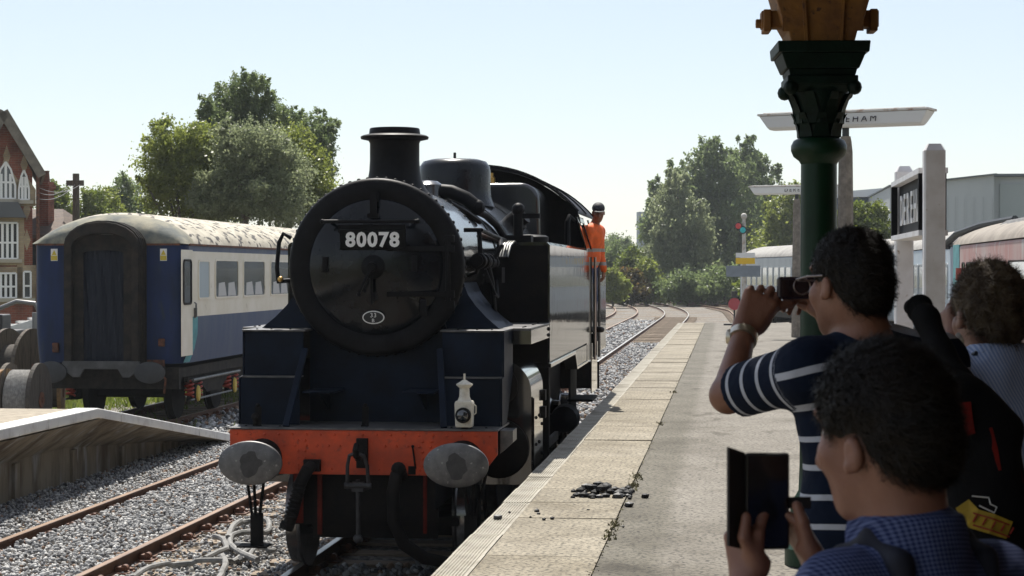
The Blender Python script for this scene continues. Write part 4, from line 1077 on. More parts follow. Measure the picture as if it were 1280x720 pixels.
m.tube([(-1.43, yq - .2, 3.25), (-1.45, yq - .25, 3.4), (-1.3, yq - .9, 3.6), (-.9, yq - 2.6, 3.78), (-.4, yq - 4.4, 3.87)], .09, 8); m.build('roof_cable', MATS['frosted_glass'] if False else mat('dark_cable', (.03, .035, .04), .5), pc)
m = MB(); V = []
for i in range(40):
    for j in range(9):
        y = .3 + 14.5 * i / 39; u = -.72 + 1.3 * j / 8
        V.append((u * 1.4, y, 3.31 + .55 * (1 - abs(u) ** 2.1) ** .62 + .02 + (.03 * random.random() if 0 < j < 8 else -.03)))
m.add(V, [(i * 9 + j, i * 9 + j + 1, (i + 1) * 9 + j + 1, (i + 1) * 9 + j) for i in range(39) for j in range(8)]); m.build('roof_felt', tar_m, pc)
m = MB(); m.cyl((-1.43, sy_(1201.5) - 29.5, 2.45), (-1.43, sy_(1201.5) - 29.5, 2.75), .1, n=10); m.build('tail_lamp', mat('lamp_red', (.35, .05, .03), .4), pc)
stock('railway_carriage', (SX, 49.3, 0), 0, 17.5, pale_blue, grey_roof, 'pale blue and white carriage coupled beyond the pink one', [(.6 + 1.55 * k, 1.85 + 1.55 * k) for k in range(10)], wz=(2.0, 2.85))
A_, B_ = Vector((6.6, 68.0)), Vector((1.95, 92.5))
hd = math.atan2(-(B_.x - A_.x), B_.y - A_.y)
stock('railway_carriage', (A_.x, A_.y, 0), hd, (B_ - A_).length, off_white, grey_roof, 'white carriage standing on the curve beyond the platform end', [(.8 + 1.2 * k, 1.75 + 1.2 * k) for k in range(19)], wz=(2.05, 2.85))

# ================================================================ things left of the line
wood_grey = mat('weathered_drum_timber', (0.13, 0.11, 0.085), 0.9, col2=(0.06, 0.05, 0.042), scale=7, bump=0.004, bscale=20, stretch=(1, 5, .6))
wood_tan = mat('tan_drum_timber', (0.3, 0.19, 0.09), 0.9, col2=(0.18, 0.11, 0.055), scale=7, bump=0.004, bscale=20, stretch=(1, 5, .6))
wood_dark = mat('dark_drum_timber', (0.075, 0.065, 0.055), 0.9, col2=(0.04, 0.035, 0.03), scale=7, bump=0.004, bscale=20, stretch=(1, 5, .6))
cable_m = mat('wound_pale_cable', (0.4, 0.39, 0.37), 0.6, var=.25, scale=20)
def drum(loc, rz, r, wd, mats_, label, cable=True, tilt=0.0):
    d = empty('cable_drum', loc, rz, label, 'cable drum', 'cable drums behind the low platform')
    d.rotation_euler = (0, tilt, rz)
    for sx, mm in ((-1, mats_[0]), (1, mats_[1])):
        fl = empty('flange', (sx * wd / 2, 0, r)); fl.parent = d
        k = 9; pw = 2 * r / k
        for i in range(k):
            y0, y1 = -r + i * pw + .004, -r + (i + 1) * pw - .004
            n = 4
            top = [(y0 + (y1 - y0) * q / n, math.sqrt(max(0, r * r - (y0 + (y1 - y0) * q / n) ** 2))) for q in range(n + 1)]
            poly = top + [(p[0], -p[1]) for p in reversed(top)]
            m = MB(); e = random.uniform(-.004, .004); m.prism(poly, 'x', -.035 + e, .035 + e); m.build('plank', mm, fl)
        m = MB(); m.lathe([(.13, 0), (.13, .01), (.05, .012), (.05, 0)], (sx * .04, 0, 0), (sx, 0, 0), 20); m.build('hub_plate', rust_m, fl)
    m = MB(); m.lathe([(r * .62, -wd / 2 + .03), (r * .62, wd / 2 - .03)], (0, 0, r), (1, 0, 0), 28); m.build('barrel', wood_dark, d)
    if cable:
        m = MB(); prof = []
        for i in range(16):
            x = -wd / 2 + .05 + (wd - .1) * i / 16; prof += [(r * .78, x), (r * .82, x + (wd - .1) / 32)]
        m.lathe(prof, (0, 0, r), (1, 0, 0), 28); m.build('cable', cable_m, d)
def dl(px, py, Y): p = W(px, py, Y); return (p.x, p.y, -.02)
drum(dl(30, 500, 30.2), R(2), .60, .5, (wood_grey, wood_dark), 'wooden cable drum with dark flange and pale cable, beside the blue carriage')
drum(dl(-12, 500, 30.0), R(-4), .56, .5, (wood_tan, wood_tan), 'tan wooden cable drum partly hidden behind the low platform')
drum(dl(66, 505, 34.2), R(14), .5, .3, (wood_tan, wood_tan), 'light tan cable drum half behind the carriage buffer', False)
drum(dl(24, 470, 35.5), R(-6), .8, .5, (wood_grey, wood_grey), 'large grey cable drum with an open rim behind the other drums', False)
# works trolley with gear
p = W(14, 420, 42); tr = empty('works_trolley', (p.x, p.y, 0), R(10), 'dark works trolley loaded with machinery behind the cable drums', 'trolley')
dk = mat('machinery_dark', (.025, .027, .03), .5, col2=(.06, .055, .05), scale=6)
m = MB(); m.box(-1.6, 1.5, -.8, .8, .85, 1.0); m.build('deck', dk, tr)
for (x, y) in ((-1.1, -.75), (1.0, -.75), (-1.1, .75), (1.0, .75)):
    m = MB(); m.lathe([(.1, -.05), (.36, -.04), (.4, -.05), (.37, .05), (.1, .06)], (x, y, .38), (0, 1, 0), 20); m.build('wheel', dk, tr)
m = MB(); m.box(-1.2, .2, -.6, .6, 1.0, 1.35); m.box(-.9, -.1, -.5, .5, 1.35, 1.7); m.build('engine_housing', dk, tr, bevel=.03)
m = MB(); m.cyl((.7, -.4, 1.0), (.7, -.4, 1.75), .16, n=14); m.tube([(.7, -.4, 1.75), (.6, -.4, 1.95), (.2, -.4, 2.0), (-.3, -.3, 1.8)], .05, 8); m.build('pump', mat('machine_grey', (.2, .2, .2), .5, metal=.4), tr)
m = MB(); m.tube([(math.cos(a) * .35 - .5, -.65, 1.5 + math.sin(a) * .25) for a in np.linspace(0, 6.1, 24)], .05, 8); m.build('hose_coil', dk, tr)
m = MB(); m.box(-1.62, -1.5, -.9, -.6, .8, 1.0); m.lathe([(.12, 0), (.1, .05), (0, .06)], (-.62, -.83, .9), (0, -1, 0), 14); m.build('lamp', axle_yellow, tr)
p = W(42, 395, 45); sk = empty('loading_ramp', (p.x, p.y, 0), R(-14), 'white ribbed loading ramp propped beside the blue carriage', 'ramp')
m = MB(); m.prism([(-.8, 1.2), (2.2, 1.95), (2.2, 1.45), (-.6, .85)], 'y', -.8, .8); m.build('ramp_body', mat('sheet_white', (.62, .62, .6), .6, var=.1), sk, bevel=.02)
for i in range(9):
    m = MB(); x = -.6 + i * .33; m.box(x, x + .04, -.83, .83, 1.28 + i * .082, 1.33 + i * .082); m.build('rib', MATS['sheet_white'], sk)
for x in (-.4, 1.8):
    m = MB(); m.box(x, x + .1, -.7, .7, -.2, 1.0 + x * .2); m.build('support', dk, sk)

# ---- the brick house
def brick_material(name, c1, c2, mortar, sc=1.0):
    m = bpy.data.materials.new(name); m.use_nodes = True; n = m.node_tree; L = n.links; b = n.nodes['Principled BSDF']; b.inputs['Roughness'].default_value = .9
    tc = n.nodes.new('ShaderNodeTexCoord'); sp = n.nodes.new('ShaderNodeSeparateXYZ'); L.new(tc.outputs['Object'], sp.inputs[0])
    ad = n.nodes.new('ShaderNodeMath'); L.new(sp.outputs[0], ad.inputs[0]); L.new(sp.outputs[1], ad.inputs[1])
    cb = n.nodes.new('ShaderNodeCombineXYZ'); L.new(ad.outputs[0], cb.inputs[0]); L.new(sp.outputs[2], cb.inputs[1])
    br = n.nodes.new('ShaderNodeTexBrick'); L.new(cb.outputs[0], br.inputs[0])
    br.inputs['Color1'].default_value = (*c1, 1); br.inputs['Color2'].default_value = (*c2, 1); br.inputs['Mortar'].default_value = (*mortar, 1)
    br.inputs['Scale'].default_value = 1; br.inputs['Brick Width'].default_value = .225 * sc; br.inputs['Row Height'].default_value = .075 * sc; br.inputs['Mortar Size'].default_value = .006 * sc
    ns = n.nodes.new('ShaderNodeTexNoise'); ns.inputs['Scale'].default_value = 1.3; ns.inputs['Detail'].default_value = 6; L.new(tc.outputs['Object'], ns.inputs[0])
    mx = n.nodes.new('ShaderNodeMix'); mx.data_type = 'RGBA'; mx.blend_type = 'MULTIPLY'; mx.inputs[7].default_value = (.5, .48, .46, 1)
    mr = n.nodes.new('ShaderNodeMapRange'); mr.inputs[1].default_value = .45; mr.inputs[2].default_value = .7; L.new(ns.outputs[0], mr.inputs[0]); L.new(mr.outputs[0], mx.inputs[0])
    L.new(br.outputs[0], mx.inputs[6]); L.new(mx.outputs[2], b.inputs['Base Color'])
    return m
red_brick = brick_material('red_brick', (.26, .075, .04), (.19, .055, .032), (.22, .16, .12))
buff_brick = brick_material('buff_brick', (.42, .33, .2), (.36, .27, .17), (.3, .26, .2))
tile_m = mat('brown_roof_tiles', (.14, .1, .075), .85, col2=(.09, .07, .06), scale=3, bump=.02, bscale=8, stretch=(1, 1, 3), detail=6)
white_frame = mat('white_window_paint', (.75, .75, .73), .5)
slate = mat('lead_grey', (.09, .095, .1), .6)
hy = 60.0
hp = W(5, 140, hy)                    # apex
hr = W(46, 215, hy)                   # right eave
house = empty('brick_house', (hp.x, hy, 0), R(21), 'red brick house with steep gable and white pointed windows', 'house')
hwid = (hr.x - hp.x) / math.cos(R(21)) * .97; ez = hr.z; az_ = hp.z
m = MB(); m.prism([(-hwid + .1, -.3), (hwid - .25, -.3), (hwid - .25, ez), (0, az_ - .22), (-hwid + .1, ez)], 'y', 0, 8); m.build('wall', red_brick, house)
for sx in (-1, 1):
    m = MB(); d = Vector((sx * hwid, 0, ez - az_)); nrm = Vector((-(ez - az_), 0, sx * hwid)).normalized() * sx if sx > 0 else Vector((-(ez - az_), 0, -hwid)).normalized() * -1
    nrm = Vector((abs(d.z) * sx, 0, abs(d.x))).normalized()
    P = [Vector((0, -.35, az_)), Vector((0, -.35, az_)) + d * 1.06]
    V = [P[0], P[1], P[1] + nrm * .12, P[0] + nrm * .12]; V += [v + Vector((0, 8.7, 0)) for v in V]
    m.add(V, [(0, 1, 2, 3), (7, 6, 5, 4), (0, 4, 5, 1), (1, 5, 6, 2), (2, 6, 7, 3), (3, 7, 4, 0)]); rf = m.build('roof', tile_m, house)
    m = MB(); V = [P[0] + nrm * .13, P[1] + nrm * .13, P[1] - nrm * .16, P[0] - nrm * .2]; V = [v + Vector((0, -.06, 0)) for v in V] + [v - Vector((0, .01, 0)) for v in V]
    m.add(V, [(0, 1, 2, 3), (7, 6, 5, 4), (0, 4, 5, 1), (1, 5, 6, 2), (2, 6, 7, 3), (3, 7, 4, 0)]); m.build('bargeboard', mat('grey_bargeboard', (.16, .14, .11), .7, var=.2) if sx < 0 else MATS['grey_bargeboard'], rf)
def pointed_window(parent, x0, x1, z0, z1, nb, arch_h):
    w_ = empty('window', (0, -.0, 0)); w_.parent = parent
    xc = (x0 + x1) / 2; hw = (x1 - x0) / 2
    def pl(d): return [(x0 - d, z0 - d), (x0 - d, z1 - arch_h)] + ([(x0 + hw * .45, z1 - arch_h * .3), (xc, z1 + d * 1.4), (x1 - hw * .45, z1 - arch_h * .3)] if arch_h else [(x0 - d, z1 + d), (x1 + d, z1 + d)]) + [(x1 + d, z1 - arch_h), (x1 + d, z0 - d)]
    m = MB(); m.prism(pl(.22), 'y', -.03, 0); m.build('brick_surround', buff_brick, w_)
    m = MB(); m.prism(pl(0), 'y', -.045, -.031); m.build('pane', win_glass, w_)
    fr = MB(); P = pl(.01) + [pl(.01)[0]]
    for a, b_ in zip(P[:-1], P[1:]): fr.bar((a[0], -.06, a[1]), (b_[0], -.06, b_[1]), .06, .09, (0, 1, 0))
    fr.build('frame', white_frame, w_)
    for i in range(1, nb):
        x = x0 + (x1 - x0) * i / nb; zt = z1 - (arch_h * abs(x - xc) / hw if arch_h else 0)
        m = MB(); m.box(x - .04, x + .04, -.075, -.046, z0, zt); m.build('mullion', white_frame, w_)
    m = MB(); m.box(x0, x1, -.078, -.046, z0 + (z1 - z0) * .42, z0 + (z1 - z0) * .42 + .06); m.build('transom', white_frame, w_)
    m = MB(); m.box(x0 - .15, x1 + .15, -.14, -.031, z0 - .14, z0 - .02); m.build('sill', mat('pale_stone_sill', (.4, .36, .28), .8) if 'pale_stone_sill' not in MATS else MATS['pale_stone_sill'], w_)
def hl(px, py): p = W(px, py, hy); return (p.x - hp.x) / math.cos(R(21)), p.z
for (a, t_, b_, u_, nb, ah) in ((-3, 203, 17, 248, 4, .75), (21.5, 213, 32, 249, 3, .6), (-2, 279, 19.5, 323, 4, 0), (-4, 342, 18, 372, 4, 0), (27, 340, 34, 372, 1, 0)):
    x0, z1 = hl(a, t_); x1, z0 = hl(b_, u_); pointed_window(house, x0, x1, z0, z1, nb, ah)
x0, z1 = hl(-4, 253); x1, z0 = hl(24, 272)
m = MB(); m.prism([(x0 - .2, z0), (x1 + .15, z0), (x1 - .1, z1), (x0 + .1, z1)], 'y', -.45, -.01); m.build('porch_hood', slate, house)
for (px0, py0) in ((8, 195), (27, 205), (24, 290), (30, 262), (30, 300)):
    x, z = hl(px0, py0); m = MB(); m.prism([(x - .12, z), (x, z - .35), (x + .12, z), (x, z + .35)], 'y', -.02, 0); m.build('brick_diamond', buff_brick, house)
x, z = hl(42, 216); m = MB(); m.cyl((x - .0, -.1, -.2), (x - .0, -.1, z), .06, n=8); m.build('downpipe', rust_m, house)
an = W(58, 300, 66); annex = empty('brick_annex', (an.x, 66, 0), 0, 'low brick outbuilding with brown tiled roof and tall chimney beside the gabled house', 'outbuilding')
m = MB(); z1 = W(50, 296, 66).z; zr = W(50, 262, 66).z; xr = W(84, 296, 66).x - an.x
m.box(-2.4, xr - .25, 0, 5, -.3, z1); m.build('wall', red_brick, annex)
m = MB(); m.add([(-2.6, -.3, z1 - .05), (xr, -.3, z1 - .05), (xr - 1.0, 2.4, zr), (-2.6, 2.4, zr), (-2.6, -.3, z1 + .07), (xr, -.3, z1 + .07), (xr - 1.0, 2.4, zr + .1), (-2.6, 2.4, zr + .1), (xr, 5, z1 - .05), (-2.6, 5, z1 - .05)], [(0, 1, 5, 4), (4, 5, 6, 7), (1, 2, 6, 5), (0, 4, 7, 3), (5, 8, 6), (6, 8, 9, 7), (1, 8, 5)]); m.build('roof', tile_m, annex)
cxl = W(41, 300, 66).x - an.x; cxr = W(53, 300, 66).x - an.x; ct = W(47, 226, 66).z
m = MB(); m.box(cxl, cxr, .6, 1.2, 2, ct); m.box(cxl - .05, cxr + .05, .55, 1.25, ct - .25, ct - .1); chm = m.build('chimney', red_brick, annex)
m = MB(); m.lathe([(.13, ct), (.1, ct + .35), (.12, ct + .4)], ((cxl + cxr) / 2, .9, 0), (0, 0, 1), 12); m.build('chimney_pot', rust_m, chm)
x0, z1 = W(36, 318, 65.9).x - an.x, W(36, 302, 66).z
m = MB(); m.box(W(38, 0, 66).x - an.x, W(47, 0, 66).x - an.x, -.05, -.01, W(43, 338, 66).z, W(43, 305, 66).z); m.build('window', win_glass, annex)
# telegraph pole with wires
pole_wood = mat('pole_timber', (.11, .09, .065), .9, var=.3, scale=8, stretch=(3, 3, .4))
pp = W(95, 217, 68); pole = empty('telegraph_pole', (pp.x, 68, -.3), 0, 'short wooden telegraph pole with a cross arm behind the carriage roof', 'pole')
m = MB(); m.cyl((0, 0, 0), (0, 0, pp.z + .3), .16, .12, 12); m.build('post', pole_wood, pole)
m = MB(); m.box(-.32, .32, -.15, -.05, pp.z - .15, pp.z + .05); m.build('cross_arm', pole_wood, pole)
wm = MB()
for k, (pxa, pya) in enumerate(((44, 238), (44, 247), (44, 232))):
    a = W(pxa, pya, 60.5) - Vector((pp.x, 68, -.3)); e = Vector((-.2 + .2 * k, -.1, pp.z - .1))
    wire = MB(); wire.tube([a + (e - a) * t + Vector((0, 0, -.25 * 4 * t * (1 - t))) for t in np.linspace(0, 1, 9)], .008, 4); wire.build('wire', mat('wire_grey', (.3, .3, .3), .5) if 'wire_grey' not in MATS else MATS['wire_grey'], pole)
# ================================================================ platform furniture on the right, canopy, far buildings
iron_green = mat('dark_green_cast_iron', (0.003, 0.027, 0.011), 0.4, col2=(0.002, 0.019, 0.008), scale=4, bump=.0015, bscale=30, spec=.25)
iron_capital = mat('blackened_green_iron', (0.003, 0.012, 0.008), 0.5, var=.3, scale=8, bump=.003, bscale=30, spec=.15)
ochre = mat('rusty_ochre_iron', (0.27, 0.125, 0.025), 0.7, col2=(0.15, 0.062, 0.018), scale=6, bump=.003, bscale=30, detail=8, third=((0.07, 0.03, 0.015), 20, .6, .7))
KY = 11.6
kx = W(1023.5, 300, KY).x
def column(x, y, label):
    c = empty('canopy_column', (x, y, PLAT), 0, label, 'column', 'columns of the platform canopy')
    n = 16; V, Fc = [], []
    m = MB(); prof = [(.2, 0), (.2, .1), (.17, .13), (.165, .35), (.14, .4), (.118, .44), (.112, .6), (.106, 2.40)]
    m.lathe(prof, (0, 0, 0), (0, 0, 1), 40); m.build('shaft', iron_green, c)
    m = MB(); m.lathe([(.106, 2.38), (.118, 2.40), (.15, 2.425), (.165, 2.46), (.165, 2.49), (.15, 2.52), (.122, 2.535)], (0, 0, 0), (0, 0, 1), 40); m.build('neck_ring', iron_green, c)
    m = MB(); m.lathe([(.115, 2.53), (.12, 2.6), (.135, 2.68), (.155, 2.75), (.175, 2.80), (.17, 2.82)], (0, 0, 0), (0, 0, 1), 32)
    for tier, (z0, z1, r0, r1, k) in enumerate(((2.54, 2.68, .125, .165, 8), (2.62, 2.8, .14, .20, 8))):
        for i in range(k):
            a = 2 * math.pi * (i + .5 * tier) / k
            ca, sa = math.cos(a), math.sin(a)
            for q in range(4):                    # acanthus leaf: curled strip
                f0, f1 = q / 4, (q + 1) / 4
                rr0, rr1 = r0 + (r1 - r0) * f0 ** 2, r0 + (r1 - r0) * f1 ** 2
                w0, w1 = .05 * (1 - .55 * f0), .05 * (1 - .55 * f1)
                P = []
                for (rr_, zz_, ww) in ((rr0, z0 + (z1 - z0) * f0, w0), (rr1, z0 + (z1 - z0) * f1, w1)):
                    for sg in (-1, 1): P.append((ca * rr_ - sa * ww * sg, sa * rr_ + ca * ww * sg, zz_))
                P += [(p_[0] * .86, p_[1] * .86, p_[2] - .01) for p_ in P]
                m.add(P, [(0, 1, 3, 2), (4, 6, 7, 5), (0, 2, 6, 4), (1, 5, 7, 3), (2, 3, 7, 6), (0, 4, 5, 1)])
    cap = m.build('capital', iron_capital, c)
    m = MB()
    for (z0, z1, a0, a1) in ((2.80, 2.84, .155, .20), (2.84, 2.89, .205, .205), (2.89, 2.93, .19, .20), (2.93, 3.02, .21, .245), (3.02, 3.085, .262, .268)):
        m.add([(-a0, -a0, z0), (a0, -a0, z0), (a0, a0, z0), (-a0, a0, z0), (-a1, -a1, z1), (a1, -a1, z1), (a1, a1, z1), (-a1, a1, z1)], [(0, 3, 2, 1), (4, 5, 6, 7), (0, 1, 5, 4), (1, 2, 6, 5), (2, 3, 7, 6), (3, 0, 4, 7)])
    for sx in (-1, 1):
        for sy in (-1, 1): m.ball((sx * .185, sy * .185, 2.82), .045)
    m.build('abacus', iron_capital, c, bevel=.006)
    return c
col1 = column(kx, KY, 'dark green iron column with carved capital under a rusty ochre bracket'); col1.rotation_euler.z = R(4)
column(kx, -1.6, 'dark green iron canopy column out on the rear of the platform')
br = empty('canopy_bracket', (kx, KY, PLAT + 3.087), R(4), 'rusty ochre iron bracket bolted on top of the green column', 'bracket')
m = MB()
hts = [(0, .185), (.06, .2), (.12, .235), (.3, .285), (.9, .36)]
V = []
for (z, a) in hts: V += [(-a, -.2, z), (a, -.2, z), (a, .2, z), (-a, .2, z)]
Fc = []
for i in range(len(hts) - 1):
    for j in range(4): Fc.append((i * 4 + j, i * 4 + (j + 1) % 4, (i + 1) * 4 + (j + 1) % 4, (i + 1) * 4 + j))
Fc += [(3, 2, 1, 0), tuple(len(hts) * 4 - 4 + j for j in range(4))]
m.add(V, Fc); m.build('casting', ochre, br, bevel=.008)
for sx in (-1, 1):
    m = MB(); m.bar((sx * .10, -.205, .0), (sx * .15, -.205, .9), .02, .05, (0, 1, 0)); m.build('rib', ochre, br)
    m = MB(); m.box(min(sx * .2, sx * .345), max(sx * .2, sx * .345), -.06, .06, .1, .2); m.box(min(sx * .29, sx * .335), max(sx * .29, sx * .335), -.085, .085, .075, .205)
    if sx < 0: m.cyl((-.34, 0, .13), (-.375, 0, .13), .03, n=6)
    m.build('bolt', ochre, br, bevel=.006)
m = MB(); m.box(-.235, .235, -.203, -.2, .06, .5); m.build('face_panel', ochre, br)
# canopy roof over the waiting people, out of the picture above
can = empty('station_canopy', (0, 0, PLAT), 0, 'boarded station canopy roof carried by the green columns', 'canopy')
can_wood = mat('canopy_boards', (.25, .23, .19), .8, var=.2, scale=3, stretch=(4, 1, 1))
m = MB(); m.box(kx - .1, kx + .1, -9, 13.0, 3.99, 4.25); m.build('girder', ochre, can)
m = MB(); m.box(4.6, 4.8, -9, 13.0, 3.99, 4.25); m.build('girder', ochre, can)
for y in (-8, -1.6, 5, KY):
    m = MB(); m.box(-1.15, 5.4, y - .08, y + .08, 4.25, 4.4); m.build('rafter', can_wood, can)
for i in range(22):
    m = MB(); x = -1.25 + i * .31; m.box(x, x + .3, -10, 13.1, 4.402, 4.44); m.build('board', can_wood, can)
for (y) in (-8.5, KY):
    m = MB(); m.cyl((4.7, y, 0), (4.7, y, 3.99), .1, n=16); m.build('rear_post', iron_green, can)

# station house added out of view on the right to block the sky
sh_ = empty('added_station_building', (5.45, 0, 0), 0, 'unseen brick station building added behind the platform to block the sky', 'building')
m = MB(); m.box(0, 4.5, -14, 12.4, -.3, 6.2); m.build('wall', red_brick, sh_)
m = MB(); m.prism([(-.25, 6.21), (4.75, 6.21), (2.25, 8.4)], 'y', -14.3, 12.7); m.build('roof', tile_m, sh_)
for y in (-10, -6, -2, 2, 6, 10):
    m = MB(); m.box(-.05, -.004, y - .5, y + .5, 1.9, 3.9); w_ = m.build('window', white_frame, sh_)
    m = MB(); m.box(-.06, -.051, y - .42, y + .42, 1.98, 3.82); m.build('pane', win_glass, w_)

# ---- platform lamps with the station name
conc_post = mat('concrete_lamp_post', (.2, .175, .145), .9, var=.25, scale=8, bump=.004, bscale=50)
lamp_glass = mat('lamp_diffuser_white', (.72, .75, .77), .35)
lamp_lid = mat('lamp_lid_rusty', (.6, .58, .54), .7, col2=(.3, .17, .1), scale=6, mix=(.5, .7))
letter_dark = mat('dark_lettering', (.03, .03, .035), .6)
def station_lamp(px, Y, z_head, rz, label):
    x = W(px, 200, Y).x
    l = empty('station_lamp', (x, Y, PLAT), 0, label, 'lamp', 'platform lamps carrying the station name')
    zh = z_head - PLAT
    m = MB(); m.lathe([(.14, 0), (.135, .5), (.10, zh - .35), (.085, zh - .2), (.07, zh - .12)], (0, 0, 0), (0, 0, 1), 8, smooth=False); m.build('post', conc_post, l)
    m = MB(); m.lathe([(.05, zh - .2), (.05, zh + .02)], (0, 0, 0), (0, 0, 1), 10); m.build('spigot', MATS['dark_cable'], l)
    h = empty('lamp_head', (0, 0, zh)); h.parent = l; h.rotation_euler = (0, 0, rz)
    m = MB(); V = []
    for (z, a, d) in ((0, 1.12, .10), (.04, 1.15, .14), (.2, 1.25, .19)): V += [(-a, -d, z), (a, -d, z), (a, d, z), (-a, d, z)]
    Fc = [(3, 2, 1, 0), (8, 9, 10, 11)]
    for i in range(2):
        for j in range(4): Fc.append((i * 4 + j, i * 4 + (j + 1) % 4, (i + 1) * 4 + (j + 1) % 4, (i + 1) * 4 + j))
    m.add(V, Fc); m.build('diffuser', lamp_glass, h, bevel=.015)
    m = MB(); m.box(-1.27, 1.27, -.205, .205, .202, .235); m.box(-1.2, 1.2, -.15, .15, .235, .25); m.build('lid', lamp_lid, h, bevel=.006)
    t = text_mesh('station_name', 'DEREHAM', .135, letter_dark, .003, .0, 1.5)
    put_text('station_name', t, h, (.11, -.178, .115), (1, 0, 0), (0, .3, 1))
    return l
station_lamp(1057, 28.0, W(1057, 160, 28).z, R(-22), 'long white platform lamp lettered DEREHAM on a concrete post, just behind the green column')
station_lamp(996, 52.0, W(996, 243, 52).z, R(-14), 'farther white platform lamp lettered DEREHAM on a thin concrete post')

# ---- running-in board
post_white = mat('grey_white_post_paint', (.68, .68, .7), .6, col2=(.58, .57, .57), scale=6, bump=.001, bscale=30, third=((.3, .22, .14), 14, .67, .75))
board_black = mat('board_black', (.012, .012, .014), .6, var=.3, spec=.15)
nx0 = W(1148, 300, 14.4).x; nx1 = W(1183, 300, 14.4).x
rb = empty('station_name_board', ((nx0 + nx1) / 2, 14.4, PLAT), 0, 'black DEREHAM name board held between two white square posts', 'name board')
hw = (nx1 - nx0) / 2; zb0 = W(1160, 291, 14.4).z - PLAT; zb1 = W(1160, 213, 14.4).z - PLAT; LB = 2.4
m = MB(); m.box(-hw + .07, hw, .0, LB, zb0 + .02, zb1 - .02); m.build('panel', board_black, rb)
for (z0, z1) in ((zb0 - .02, zb0 + .02), (zb1 - .02, zb1 + .02)):
    m = MB(); m.box(-hw, hw + .01, -.01, LB + .01, z0, z1); m.build('frame_rail', post_white, rb)
m = MB(); m.box(-hw, -hw + .06, 0, .05, zb0 + .021, zb1 - .021); m.box(-hw + .06, hw, -.004, .03, zb0 + .021, zb1 - .021); m.build('end_board', board_black, rb)
m = MB(); m.box(-hw, -hw + .05, LB - .05, LB, zb0 + .021, zb1 - .021); m.build('end_board', board_black, rb)
lt_m = mat('board_white_letter', (.75, .75, .75), .5)
for i, ch_ in enumerate('DEREHAM'):
    t = text_mesh('letter', ch_, .36, lt_m, .005, .004)
    put_text('letter', t, rb, (-hw + .064, LB / 2 + .9 - .3 * i, (zb0 + zb1) / 2), (0, -1, 0), (0, 0, 1))
def sq_post(px, Y, ytop):
    p_ = W(px, ytop, Y); x, zt = p_.x - rb.location.x, p_.z - PLAT
    a = .076; m = MB()
    def ring(z, q): return [(x - a + q, Y - 14.4 - a, z), (x + a - q, Y - 14.4 - a, z), (x + a, Y - 14.4 - a + q, z), (x + a, Y - 14.4 + a - q, z), (x + a - q, Y - 14.4 + a, z), (x - a + q, Y - 14.4 + a, z), (x - a, Y - 14.4 + a - q, z), (x - a, Y - 14.4 - a + q, z)]
    r0, r1 = ring(0, .012), ring(zt - .05, .012)
    c0 = [(x + (v[0] - x) * .62, Y - 14.4 + (v[1] - Y + 14.4) * .62, zt) for v in r1]
    m.add(r0 + r1 + c0, [(i, (i + 1) % 8, 8 + (i + 1) % 8, 8 + i) for i in range(8)] + [(8 + i, 8 + (i + 1) % 8, 16 + (i + 1) % 8, 16 + i) for i in range(8)] + [tuple(range(16, 24)), tuple(range(7, -1, -1))])
    m.build('post', post_white, rb)
sq_post(1167.5, 14.28, 180); sq_post(1130, 16.92, 208)

# ---- signal and notices near the platform end
sg_white = mat('signal_post_white', (.55, .54, .5), .7, col2=(.35, .3, .24), scale=6)
sp = W(930, 272, 60); sig = empty('signal_post', (sp.x, 60, PLAT), 0, 'slim white signal post with red and green lights near the platform end', 'signal')
m = MB(); m.cyl((0, 0, 0), (0, 0, sp.z - PLAT), .075, .055, 12); m.ball((0, 0, sp.z - PLAT + .04), .1); m.build('post', sg_white, sig)
m = MB(); m.box(-.22, .2, -.03, .03, 3.02, 3.06); m.build('bracket', dk, sig)
for (pxa, pya, cl, es) in ((923, 282.5, (.45, .06, .06), .06), (928.5, 287.5, (.03, .3, .32), .12)):
    q = W(pxa, pya, 59.85); x, z = q.x - sp.x, q.z - PLAT
    hd_ = MB(); hd_.lathe([(.0, .14), (.12, .14), (.125, 0), (.09, 0)], (x, -.02, z), (0, -1, 0), 18); hd_.build('lamp_housing', dk, sig)
    hd_ = MB(); hd_.lathe([(.09, 0), (0, .02)], (x, -.165, z), (0, -1, 0), 18); hd_.build('lens', emit_of(mat('signal_lens_%d' % int(pxa), cl, .3), cl, es), sig)
m = MB()
zt = W(930, 316, 59.9).z - PLAT; zm = W(930, 322, 59.9).z - PLAT; zl = W(930, 330, 59.9).z - PLAT; xa, xb = W(920, 0, 59.9).x - sp.x, W(944, 0, 59.9).x - sp.x
m.box(xa, xb, -.12, -.10, zm, zt); m.build('white_notice', sign_white, sig)
m = MB(); m.box(xa, xb, -.12, -.10, zl, zm - .01); m.build('yellow_notice', mat('notice_yellow', (.7, .45, .03), .5), sig)
m = MB(); m.box(W(908, 0, 59.9).x - sp.x, W(951, 0, 59.9).x - sp.x, -.12, -.10, W(930, 346, 59.9).z - PLAT, W(930, 332, 59.9).z - PLAT); m.build('grey_notice', mat('notice_grey', (.2, .23, .26), .6, var=.1), sig)
rq = W(918, 380, 63.5); rs = empty('stop_board', (rq.x, 63.5, PLAT), 0, 'small round red stop board on a post at the platform end', 'stop board')
m = MB(); m.cyl((0, 0, 0), (0, 0, rq.z - PLAT + .2), .03, n=8); m.box(-.35, .35, -.1, .1, 0, .05); m.build('stand', dk, rs)
m = MB(); m.lathe([(.0, .02), (.2, .02), (.2, 0), (0, 0)], (0, -.04, rq.z - PLAT), (0, -1, 0), 24); m.build('disc', mat('stop_red', (.4, .07, .08), .6), rs)
